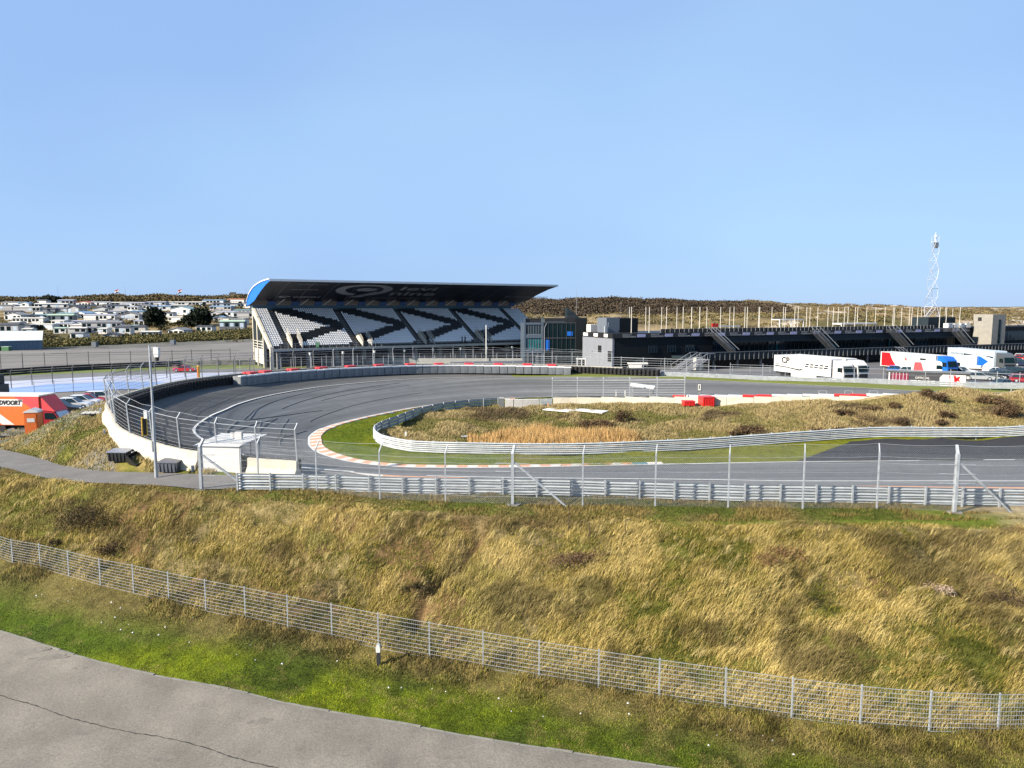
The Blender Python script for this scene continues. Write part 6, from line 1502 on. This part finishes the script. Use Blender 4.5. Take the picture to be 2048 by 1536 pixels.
for i,(x0,x1,yt,yb,ty,rf) in enumerate(HM):
    p=G((x0+x1)/2,yb,ymin=200); s=p[1]/F; W_=(x1-x0)*s; H=max(2.6,(yb-yt)*s); r_=rank[i]
    T=thing('mobile_home','%s mobile home, %s roof, %s from left, %s'%({'w':'white','gable':'white gabled','beige':'beige','dark':'slate'}[ty],rn[rf],*r_),'mobile home',p+(0,0,0),R(rng.uniform(-12,12)),'mobile homes on the hillside'); m_=wallm[ty] if i%3 or ty=='dark' else 'homegrey'; D=rng.uniform(3.5,5); wh=H*.72 if ty=='gable' else H*.82
    mb=MB(); 
    if ty=='gable':
        mb.prism([(-W_/2,-2),(W_/2,-2),(W_/2,wh),(0,H-.12),(-W_/2,wh)],0,D*1.6); mb.build('wall',m_,T)
        mb=MB(); 
        for s_ in (-1,1): mb.hexa([(0,-.3,H-.1),(s_*(W_/2+.3),-.3,wh-.18),(s_*(W_/2+.3),D*1.6+.3,wh-.18),(0,D*1.6+.3,H-.1),(0,-.3,H+.12),(s_*(W_/2+.3),-.3,wh+.04),(s_*(W_/2+.3),D*1.6+.3,wh+.04),(0,D*1.6+.3,H+.12)])
        mb.build('roof',roofm[rf],T)
    else:
        mb.box(-W_/2,W_/2,0,D,-2,wh); mb.build('wall',m_,T)
        mb=MB(); mb.hexa([(-W_/2-.25,-.3,wh),(W_/2+.25,-.3,wh),(W_/2+.25,D+.3,wh),(-W_/2-.25,D+.3,wh),(-W_/2-.25,-.3,wh+.12),(W_/2+.25,-.3,wh+.12),(W_/2,D*.55,H),(-W_/2,D*.55,H)]); mb.build('roof',roofm[rf],T)
    n=max(2,int(W_/1.9)); 
    for k in range(n):
        if rng.random()<.25: continue
        xx=-W_/2+W_*(k+.5)/n; ww=min(.75,W_/n*.36); tall=rng.random()<.25
        mb=MB(); mb.box(xx-ww,xx+ww,-.04,.0,.25 if tall else wh*.38,wh*.84); mb.build('door' if tall else 'window','glass_dark' if rng.random()<.75 else 'iceblue',T)
    if rng.random()<.4:
        mb=MB(); 
        for k in range(int(W_/1.2)): mb.bar((-W_/2+k*1.2,-1.8,-1),(-W_/2+k*1.2,-1.8,.9),.06)
        mb.box(-W_/2,W_/2,-1.85,-1.75,.8,.95); mb.box(-W_/2,W_/2,-1.9,0,-.6,-.05); mb.build('veranda','wood' if rng.random()<.5 else 'offwhite',T)
# flags, masts, floodlight
def pole(px,ytop,Yd,label,grp=None,r=.07,name='mast'):
    base=ground(A_([(px-1024)/F*Yd]),A_([Yd]))[0]; q=UY(px,ytop,Yd); mb=MB(); mb.bar((0,0,-1),(0,0,q[2]-base),r,r*.7,n=4); o=mb.build(name,'midsteel'); o.location=(float(q[0]),Yd,float(base)); tag(o,label,'mast',grp); return q,base
for px,l in ((237,'left'),(363,'right')):
    Yd=478; q=UY(px,578,Yd); base=gz(q[0],Yd); T=thing('flagpole','flagpole flying a red, white and blue flag on the ridge, the %s one'%l,'flagpole',(q[0],Yd,base))
    mb=MB(); mb.bar((0,0,-.5),(0,0,q[2]-base),.06,n=4); mb.build('pole','midsteel',T)
    h=q[2]-base
    for k,m_ in enumerate(('p_red','white','p_navy')):
        V=[];n=6
        for t in np.linspace(0,1,n): V+= [(-.1-2.4*t,.15*math.sin(t*6),h-.1-k*.75-t*.9),(-.1-2.4*t,.15*math.sin(t*6),h-.85-k*.75-t*.9)]
        mb=MB(); mb.add(V,[[2*i,2*i+1,2*i+3,2*i+2] for i in range(n-1)]); mb.build('flag_stripe',m_,T)
for px,yt,l in ((115,573,'thin mast on the ridge above the dark round bush'),(250,574,'thin mast on the ridge just right of the left flag'),(274,583,'short thin mast between the two flags'),(336,580,'short thin mast just left of the right flag'),(492,575,'thin mast on the ridge left of the grandstand roof'),(213,612,'white mast among the mobile homes left of centre')): pole(px,yt,470 if yt<600 else 330,l)
for px,yt,l in ((1153,579,'tall thin aerial behind the control building'),(1242,601,'aerial mast on the brown dune behind the pit building'),(1256,610,'short aerial right of the taller one on the brown dune')): pole(px,yt,300,l,r=.1)
p=UY(466,590,465); base=gz(p[0],465); T=thing('billboard','dark billboard on two posts on the ridge left of the grandstand','billboard',(p[0],465,base)); h=p[2]-base; mb=MB(); mb.box(-2,2,-.2,.2,h-.3,h+1.8); mb.build('board','darksteel',T); mb=MB(); mb.bar((-1.5,0,-1),(-1.5,0,h),.12); mb.bar((1.5,0,-1),(1.5,0,h),.12); mb.build('post','galv',T)
p=UY(214,590,465); base=gz(p[0],465); T=thing('goal_frame','small dark open frame on the ridge above the mobile homes','frame',(p[0],465,base)); h=p[2]-base; mb=MB(); mb.box(-1.8,1.8,-.1,.1,h-.25,h); mb.box(-1.8,-1.5,-.1,.1,-1,h); mb.box(1.5,1.8,-.1,.1,-1,h); mb.build('frame','darksteel',T)
# poles near the stand
for px,yb,yt,l in ((972.5,728,650,'tall white floodlight pole in front of the right part of the grandstand'),(639,722,681,'white pole in front of the left part of the grandstand'),(786,724,690,'slim pole in front of the middle of the grandstand'),(808,725,689,'slim white pole standing right of the middle of the grandstand'),(829.5,725,689,'slim pole below the third stair opening of the grandstand')):
    p=U(px,yb,3.4); q=UY(px,yt,p[1]); mb=MB(); mb.bar((0,0,-.2),(0,0,q[2]-p[2]),.13,.1,n=6); o=mb.build('pole','white'); o.location=tuple(p); tag(o,l,'pole')
p=at(1163,737,3.4); T=thing('kiosk','small white framed kiosk in front of the black stair tower','kiosk',p); mb=MB(); mb.box(-1,.9,0,2,1.9,2.1); mb.box(-1,-.8,0,.2,0,1.9); mb.box(.7,.9,0,.2,0,1.9); mb.box(-.05,.1,0,.2,0,1.9); mb.build('frame','white',T); mb=MB(); mb.box(-.95,.85,1,2,0,1.85); mb.build('cabin','darksteel',T)
p=at(1276,738,3.4); T=thing('trailer_table','white folded market stall in front of the pit building wall','stall',p); mb=MB(); mb.box(-2.0,2.1,0,1.5,1.0,1.3); mb.box(-1.7,.8,.1,1.4,.2,1.0); mb.build('body','white',T); mb=MB(); mb.bar((-2.3,.5,.1),(-1.7,.5,1),.06); mb.build('drawbar','galv',T)
p=at(1637,747,3.4)
# =============== vegetation ===============
def blades(name,X,Y,h,wd,lean,col,segs=2,jit=.5,z=None,dz=-.02,mt='blades',kind='stuff'):
    n=len(X); Z=ground(X,Y,False) if z is None else z
    a=rng.uniform(0,np.pi,n); W_=wd*(.6+.8*rng.random(n)); H=h*(.5+rng.random(n)*.9) 
    wx,wy=np.cos(a)*W_/2,np.sin(a)*W_/2*.4; wx=np.where(np.abs(wx)<W_*.2,W_*.3,wx)
    lx=lean[0]*H+rng.normal(0,jit,n)*H*.5; ly=lean[1]*H+rng.normal(0,jit,n)*H*.5
    B=np.stack([X,Y,Z+dz],1); w_=np.stack([wx,wy,np.zeros(n)],1)
    mid=B+np.stack([lx*.35,ly*.35,H*.62],1); tip=B+np.stack([lx,ly,H*np.clip(1-.25*(lx**2+ly**2)/np.maximum(H,1e-3)**2,.35,1)],1)
    V=np.stack([B-w_,B+w_,mid+w_*.8,mid-w_*.8,tip],1).reshape(-1,3)
    i=np.arange(n)*5; mb=MB(); mb.add(V,np.stack([i,i+1,i+2,i+3],1)); mb.P.append((np.stack([i+3,i+2,i+4],1),0))
    o=mb.build(name,mt,col=np.repeat(col,5,axis=0)); o['kind']='stuff'; return o
def scatter(n,x0,x1,y0,y1,keep):
    X=rng.uniform(x0,x1,n); Y=rng.uniform(y0,y1,n); k=keep(X,Y); return X[k],Y[k]
def pick(cols,w_,n1): 
    # choose from a palette by a smooth field plus noise
    c_=A_(cols); t=np.clip(n1,0,.999)*len(cols); i=np.floor(t).astype(int); return c_[i]
def slope_grass():
    yb=lambda X:np.interp(X,FENCE[:,0],FENCE[:,1]); yt=lambda X:np.interp(X,SLTOP[:,0],SLTOP[:,1])
    def keep(X,Y): return (Y>yb(X)+.05)&(Y<yt(X)+.3)&(np.abs(X/Y)<.95)&(rng.random(len(X))<np.clip((34/Y)**1.2,0,1))
    X,Y=scatter(1800000,-46,42,25.5,52,keep)
    n1=fbm(X/1.6+3,Y/1.1,3); n2=fbm(X/5,Y/4+8,3); n3=fbm(X/.35,Y/.35,2)
    # clumps: pull blades towards clump centres
    pal=A_([(.07,.085,.010),(.17,.18,.02),(.27,.23,.045),(.42,.315,.085),(.56,.425,.135),(.74,.58,.22)])
    v=np.clip((n1-.5)*1.2+(n2-.5)*.9+.565+rng.normal(0,.2,len(X)),0,.999); v=v+.10*sm(14,22,X)-.02
    col=pal[np.clip((v*6).astype(int),0,5)]
    gl=np.exp(-((X+7)/7)**2)*sm(.5,.62,n2)*(Y<yb(X)+5); col=mixc(col,A_((.28,.30,.07)),np.clip(gl,0,1)*.7)
    dk=np.maximum(sm(.58,.68,fbm(X/3.2+40,Y/2.2+7,3)),gully(X,Y)); col=mixc(col,A_((.085,.065,.028)),dk*.65)  # random dark patches, plus gully shade painted into the blade colour
    gu=gully(X,Y); keep2=rng.random(len(X))<np.clip(.35+1.6*(n3-.25),.12,1)*(1-.7*gu); X,Y,col,n1=X[keep2],Y[keep2],col[keep2],n1[keep2]
    h=.20+.32*sm(.35,.65,n1)
    fr=sm(0,1.2,yt(X)-Y); h=h*(.35+.65*fr)
    tn=3600; tx,ty=scatter(tn*2,-42,34,25.5,50,lambda a,b:(b>yb(a)+.2)&(b<yt(a)-.3)&(fbm(a/2.4,b/2.4,3)>.45)); k_=26; TX=np.repeat(tx,k_)+rng.normal(0,.09,len(tx)*k_); TY=np.repeat(ty,k_)+rng.normal(0,.07,len(tx)*k_); tone=np.repeat(rng.random(len(tx)),k_); TC=mixc(A_((.66,.53,.22)),A_((.34,.26,.09)),np.clip(tone+rng.normal(0,.15,len(TX)),0,1))
    blades('bank_tussocks',TX,TY,.46,.018,(.8,-.2),TC,jit=.35)
    print('slope blades',len(X))
    blades('bank_grass',X,Y,h*.95,.022,(.60,-.2),col,jit=.45)
slope_grass()
def verge_grass():
    rng_=0; yb=lambda X:np.interp(X,FENCE[:,0],FENCE[:,1]); re=lambda X:np.interp(X,RE[:,0],RE[:,1])
    keep=lambda X,Y:(Y<yb(X)+.2)&(Y>re(X)+.05+.25*(fbm(X/1.2,Y/1.2,2)-.35))&(np.abs(X/Y)<.95)&(rng.random(len(X))<np.clip((26/Y)**1.5,0,1))
    X,Y=scatter(1800000,-42,36,17,46,keep)
    n1=fbm(X/3,Y/3,4); n2=fbm(X/9+31,Y/9,3); n3=fbm(X/.4,Y/.4,2); d=yb(X)-Y
    edge=(1-sm(.2,2.6,d+(n1-.5)*2.5)); right=sm(0,16,X+(n2-.5)*14)
    base=mixc(A_((.075,.105,.005)),A_((.21,.235,.006)),sm(.42,.6,n2)*(1-sm(-10,8,X))); base=mixc(base,A_((.022,.036,.006)),sm(.45,.62,n1)*.9)
    base=mixc(base,A_((.33,.235,.08)),np.clip(edge*.85*rng.random(len(X))*1.4,0,1)); base=mixc(base,A_((.22,.15,.06)),np.clip(right*.7*rng.random(len(X)),0,1)*sm(.35,.6,n1)); base=mixc(base,A_((.13,.13,.012)),right*.45)
    base*=(.5+1.0*rng.random(len(X)))[:,None]; sp=fbm(X/.8,Y/.8,3); base=mixc(base,A_((.26,.20,.07)),sm(.56,.66,sp)*.6); base*=(.62+.75*sm(.3,.6,fbm(X/.5+5,Y/.5,2)))[:,None]
    h=.05+.03*n3+edge*.26*sm(.4,.6,n1)+right*.03
    print('verge',len(X)); blades('verge_grass',X,Y,h,.024,(.3,-.1),base,jit=.8)
verge_grass()
def other():
    yt=lambda X:np.interp(X,SLTOP[:,0],SLTOP[:,1])
    # strip on top of the bank
    pb=lambda X:np.interp(X,[p[0] for p in PB],[p[1] for p in PB])
    keep=lambda X,Y:(Y>yt(X)-.2)&(Y<np.where(X<-16.5,pb(X)-.05,42.8))&(np.abs(X/Y)<.8)&~((X>22)&(Y<40)&(fbm(X/2,Y/.8,3)>.47))
    X,Y=scatter(330000,-42,34,37,54,keep); n1=fbm(X/2,Y/1.2,3); col=mixc(A_((.075,.09,.015)),A_((.26,.19,.06)),np.clip(sm(.42,.62,n1)+rng.normal(0,.25,len(X)),0,1))
    blades('plateau_grass',X,Y,.10+.10*sm(.45,.65,n1),.035,(.4,-.1),col,jit=.7)
    # infield
    P=np.vstack([ARML,[U(1105,812,4.1),U(1500,812,5.0),U(1760,812,5.8),(70,84,6),(110,80,6)]])
    keep=lambda X,Y:inpoly(X,Y,P)&(np.abs(X/Y)<.80)&~((Y>74.5)&(X>37)&(fbm(X/3,Y/3,4)<.52))
    X,Y=scatter(420000,-20,62,57,88,keep); n1=fbm(X/3,Y/3,4); n2=fbm(X/7,Y/5+3,3)
    col=mixc(A_((.15,.145,.035)),A_((.44,.34,.16)),np.clip(sm(.40,.6,n1)*.8+.12+rng.normal(0,.25,len(X))+.25*sm(22,34,X),0,1)); col=mixc(col,A_((.09,.06,.035)),sm(.6,.68,n2)*.8)
    blades('infield_rough_grass',X,Y,.16+.22*sm(.45,.65,n1),.05,(.4,0),col,jit=.6)
    # reeds
    keep=lambda X,Y:((X-4.4)/8.4)**2+((Y-66)/5.0)**2<1+.5*(fbm(X/2,Y/2,2)-.5)
    X,Y=scatter(60000,-6,17,60.2,72,keep); col=mixc(A_((.52,.31,.11)),A_((.74,.49,.21)),rng.random(len(X))); col=mixc(col,A_((.25,.15,.06)),sm(9,14,X)*.5)
    X2=X
    e_=1-((X-4.4)/8.4)**2-((Y-66)/5.0)**2; hh=(.25+1.0*sm(-.3,.7,e_+ (fbm(X/1.5,Y/1.2,3)-.5)*1.6))*(.6+.8*fbm(X/2.5+9,Y/1.5,3)); blades('reed_bed',X,Y,hh,.045,(.06,0),col,jit=.22)
    # mound on the left
    keep=lambda X,Y:(X<-20)&(Y>pb(X)+1)&(Y>np.interp(X,[p[0] for p in PA],[p[1] for p in PA])+.1)&((fbm(X/5+9,Y/5,4)<.53)|(rng.random(len(X))<.35))&~inpoly(X,Y,CORR)&(Y<70)&(np.abs(X/Y)<.85)
    X,Y=scatter(260000,-55,-18,44,68,keep); k=rng.random(len(X))<1-.75*sm(57,61,Y); X,Y=X[k],Y[k]; px_=1024+F*X/Y; k=~(((px_>205)&(px_<275)|(px_>305)&(px_<365))&(Y<np.interp(X,[p[0] for p in PA],[p[1] for p in PA])+1.3)); X,Y=X[k],Y[k]; n1=fbm(X/2,Y/2,3)
    col=mixc(A_((.12,.14,.02)),A_((.42,.32,.13)),np.clip(sm(.4,.62,n1)+rng.normal(0,.25,len(X)),0,1)); blades('mound_grass',X,Y,.12+.2*sm(.4,.6,n1),.045,(.4,0),col,jit=.7)
    # mown grass inside the corner
    keep=lambda X,Y:inpoly(X,Y,GREENP)&(np.abs(X/Y)<.8)&~((X>(54.5-Y)*-.55+21.5)&(Y<65)&(X>20))
    X,Y=scatter(260000,-19,50,52,97,keep); n2=fbm(X/7,Y/7,3); n1=fbm(X/2,Y/2,3); col=mixc(A_((.09,.135,.005)),A_((.155,.185,.008)),sm(.4,.6,n1)); col=mixc(col,A_((.18,.16,.03)),np.clip(sm(.55,.72,n2)+sm(0,16,X)*.45,0,1)*.7); z=None
    blades('mown_grass',X,Y,.07,.045,(.3,0),col*(.8+.4*rng.random(len(X)))[:,None],jit=.8,dz=.04)
other()
# gravel and shells
def pebbles(name,X,Y,s,col,mt='leaf'):
    n=len(X); Z=ground(X,Y,False); tv=A_([(-.5,-.5,0),(.5,-.5,0),(.4,.5,0),(-.4,.5,0),(0,0,.6)]); r=rng.uniform(.5,1.3,n)*s; a=rng.uniform(0,6.28,n)
    V=np.stack([np.stack([(tv[k,0]*np.cos(a)-tv[k,1]*np.sin(a))*r+X,(tv[k,0]*np.sin(a)+tv[k,1]*np.cos(a))*r+Y,tv[k,2]*r+Z],1) for k in range(5)],1).reshape(-1,3)
    i=np.arange(n)*5; mb=MB(); mb.add(V,np.concatenate([np.stack([i+a_,i+b_,i+4],1) for a_,b_ in ((0,1),(1,2),(2,3),(3,0))])); o=mb.build(name,mt,col=np.repeat(col,5,axis=0)); o['kind']='stuff'; return o
X,Y=scatter(60000,-46,-22,47,68,lambda X,Y:((fbm(X/5+9,Y/5,4)>.49)|(Y>58))&~inpoly(X,Y,CORR)&(Y>np.interp(X,[p[0] for p in PA],[p[1] for p in PA])+.05)); g=rng.uniform(.15,.5,len(X)); pebbles('gravel',X,Y,.07,np.stack([g,g*.94,g*.84],1))
X=rng.uniform(-26,12,46); Y=np.interp(X,FENCE[:,0],FENCE[:,1])-rng.uniform(.6,2.6,46); pebbles('shell_litter',X,Y,.08,np.full((46,3),.65))
# bushes: many small twig or leaf faces through the crown
def leafcloud(c_,r,n,size,col,col2,flat=1.):
    c_=A_(c_); r=A_(r); nb=max(5,n//160); 
    cen=rng.normal(0,1,(nb,3)); cen/=np.linalg.norm(cen,axis=1)[:,None]; cen*=rng.uniform(.35,.85,(nb,1)); cen[:,2]=np.abs(cen[:,2])*.9
    k=rng.integers(0,nb,n); p=cen[k]+rng.normal(0,.17,(n,3)); p=p*r+c_; tone=rng.random(nb)[k]*.6+rng.random(n)*.4
    d=rng.normal(0,1,(n,3)); d/=np.linalg.norm(d,axis=1)[:,None]; e=np.cross(d,rng.normal(0,1,(n,3))); e/=np.linalg.norm(e,axis=1)[:,None]; s=size*rng.uniform(.5,1.4,(n,1))
    V=np.stack([p-d*s,p+e*s*flat,p+d*s,p-e*s*flat*.6],1).reshape(-1,3); i=np.arange(n)*4
    return V,np.stack([i,i+1,i+2,i+3],1),mixc(A_(col),A_(col2),tone)
def bush(name,label,cat,p,r,n,size,col,col2,trunk=True,group=None,flat=.5):
    T=thing(name,label,cat,p,group=group); V,f,c_=leafcloud((0,0,r[2]*.25),r,n,size,col,col2,flat); mb=MB(); mb.add(V,f); mb.build('foliage','leaf',T,col=np.repeat(c_,4,axis=0))
    mb=MB(); 
    for k in range(6): a=k*1.05+.3; mb.bar((0,0,-.2),(math.cos(a)*r[0]*.45,math.sin(a)*r[1]*.45,r[2]*.75),max(.02,r[2]*.03),.012,n=4)
    mb.build('trunk','wood',T); return T
DK=(.05,.035,.02); DK2=(.13,.09,.05)
for x,y,rx,rz,n,l,a,b in [(172,1056,2.5,1.5,4200,'dark brown twiggy shrub high on the bank at the left',DK,(.14,.10,.045)),(232,1110,1.3,.8,1500,'dark twiggy shrub low on the bank behind the mesh fence at the left',DK,DK2),(110,1095,.7,.5,500,'small dark shrub just behind the mesh fence near the left edge',DK,DK2),(1878,1192,1.05,.55,1400,'pale grey dead tangle of twigs on the right part of the bank',(.34,.24,.17),(.5,.38,.28)),(2030,1215,1.5,.8,1800,'dark brown shrub on the bank at the right edge',DK,DK2),(1170,1130,2.0,.6,2200,'broad low brown bramble patch below the hooked iron stake',(.10,.06,.035),(.2,.13,.07)),(1560,1120,1.8,.5,1600,'low rusty brown bramble patch on the upper right bank',(.16,.09,.04),(.28,.17,.08)),(835,1185,.8,.5,700,'dark hollow shrub in the gully in the middle of the bank',DK,(.09,.08,.03))]:
    bush('shrub',l,'shrub',G(x,y),(rx,rx*.6,rz),n,.075,a,b,flat=.25)
for x,y,rx,rz,l in [(1187,856,2.3,.9,'low dark brown bush behind the reeds in the infield, the left one of two'),(1246,848,1.5,1.4,'taller dark bush behind the reeds in the infield, the right one of two'),(2012,833,1.7,1.3,'large dark bush on the dune near the right edge'),(1690,868,1.2,.6,'dark bush low on the dune above the inner guardrail'),(1897,836,1.1,.7,'dark bush in the middle of the dune, upper one'),(1886,852,.9,.6,'dark bush in the middle of the dune, lower one'),(1805,850,1.3,.7,'brown bush on the dune left of the dark pair'),(1500,868,1.8,.7,'brown tangled bush on the low dune ridge'),(1482,873,1.3,.6,'dark bush at the left foot of the low dune ridge'),(1632,872,1.2,.6,'dark brown bush behind the inner guardrail at the dune foot'),(1872,802,1.6,.8,'reddish brown bush on the sandy crest of the dune, right one'),(1845,795,1.3,.8,'reddish brown bush on the sandy crest of the dune, left one'),(1976,805,1.7,.6,'flat brown bush on the sandy dune crest near the right edge'),(1740,822,1.2,.5,'small brown bush on the left shoulder of the dune'),(1793,816,1.1,.5,'small brown bush on the upper slope of the dune'),(1680,832,1.2,.6,'brown bush on the left slope of the dune')]:
    bush('bush',l,'bush',G(x,y),(rx,rx*.6,rz),int(900*rx),.13,DK,(.17,.11,.06),flat=.3)
# large conifers and far trees among the mobile homes
for x,y,w_,h,l in [(309,650,40,33,'smaller dark round pine before the mobile homes, the left one'),(398,652,50,35,'larger dark round pine before the mobile homes, the right one'),(101,606,40,14,'wide dark evergreen on the ridge behind the long white mobile home')]:
    p=G(x,y,ymin=200); s=p[1]/F; bush('pine_tree',l,'tree',p,(w_*s/2.0,w_*s/2.4,h*s*.86),6000,.75,(.008,.012,.008),(.02,.03,.012),flat=.7)
sites=[(60,640),(95,622),(130,634),(205,622),(232,634),(262,646),(300,655),(330,640),(320,660),(356,650),(270,620),(380,640),(428,640),(440,636),(460,655),(340,672),(310,676),(180,640),(40,656),(82,660),(20,632),(150,664),(220,644),(130,652),(410,664),(372,664),(250,676),(480,610),(400,612),(20,620),(64,613),(240,652)]
for i,(x,y) in enumerate(sites):
    p=G(x,y,ymin=200); s=p[1]/F; r=rng.uniform(10,19)*s/1.6; bush('garden_bush','dark low garden bush growing between the mobile homes','bush',p+(0,1.5,0),(r,r*.6,r*rng.uniform(.55,.9)),420,.6,(.02,.022,.01),(.10,.085,.035),group='garden bushes between the mobile homes',flat=.7)
def scrub(name,N,xr,fd,size,h,colA,colB):
    # scrub over a hill flank: clumps of small faces
    px=rng.uniform(xr[0],xr[1],N); Y=fd(px,rng.random(N)); X=(px-1024)/F*Y; Z=ground(X,Y); m=44
    off=rng.normal(0,1,(N,m,3))*A_([size*.5,size*.5,h*.35]); off[...,2]=np.abs(off[...,2])
    c_=np.stack([X,Y,Z],1)[:,None]+off; d=rng.normal(0,1,(N,m,3)); d/=np.linalg.norm(d,axis=2,keepdims=True); e=np.cross(d,rng.normal(0,1,(N,m,3))); e/=np.linalg.norm(e,axis=2,keepdims=True); s=size*.13
    V=np.stack([c_-d*s,c_+e*s,c_+d*s,c_-e*s],2).reshape(-1,3); i=np.arange(N*m)*4; t=np.repeat(rng.random(N),m)*.7+rng.random(N*m)*.3
    mb=MB(); mb.add(V,np.stack([i,i+1,i+2,i+3],1)); o=mb.build(name,'leaf',col=np.repeat(mixc(A_(colA),A_(colB),t),4,axis=0)); o['kind']='stuff'
ft=lambda px:np.interp(px,[0,90,500],[215,225,280])
scrub('hedge_scrub',1500,(85,560),lambda p,t:ft(p)+6+t*18,2.2,1.6,(.05,.05,.02),(.22,.19,.07))
scrub('ridge_scrub',1600,(-60,560),lambda p,t:438+t*40,4,1.8,(.06,.05,.025),(.2,.15,.07))
scrub('hillside_scrub',260,(-60,500),lambda p,t:270+t*160,2.4,1.6,(.04,.04,.018),(.16,.13,.05))
scrub('wooded_dune',3800,(1000,1570),lambda p,t:405+t*110,3.6,2.2,(.035,.028,.020),(.12,.09,.06))
scrub('dune_scrub',380,(1180,2120),lambda p,t:280+t*90,2.8,1.0,(.07,.065,.025),(.26,.20,.09))
scrub('far_dune_scrub',420,(1480,2120),lambda p,t:430+t*330,4,1.5,(.09,.07,.035),(.24,.18,.09))
scrub('near_dune_scrub',200,(540,1100),lambda p,t:285+t*150,3.4,1.5,(.07,.065,.025),(.26,.20,.09))
print('objects',len(bpy.data.objects))
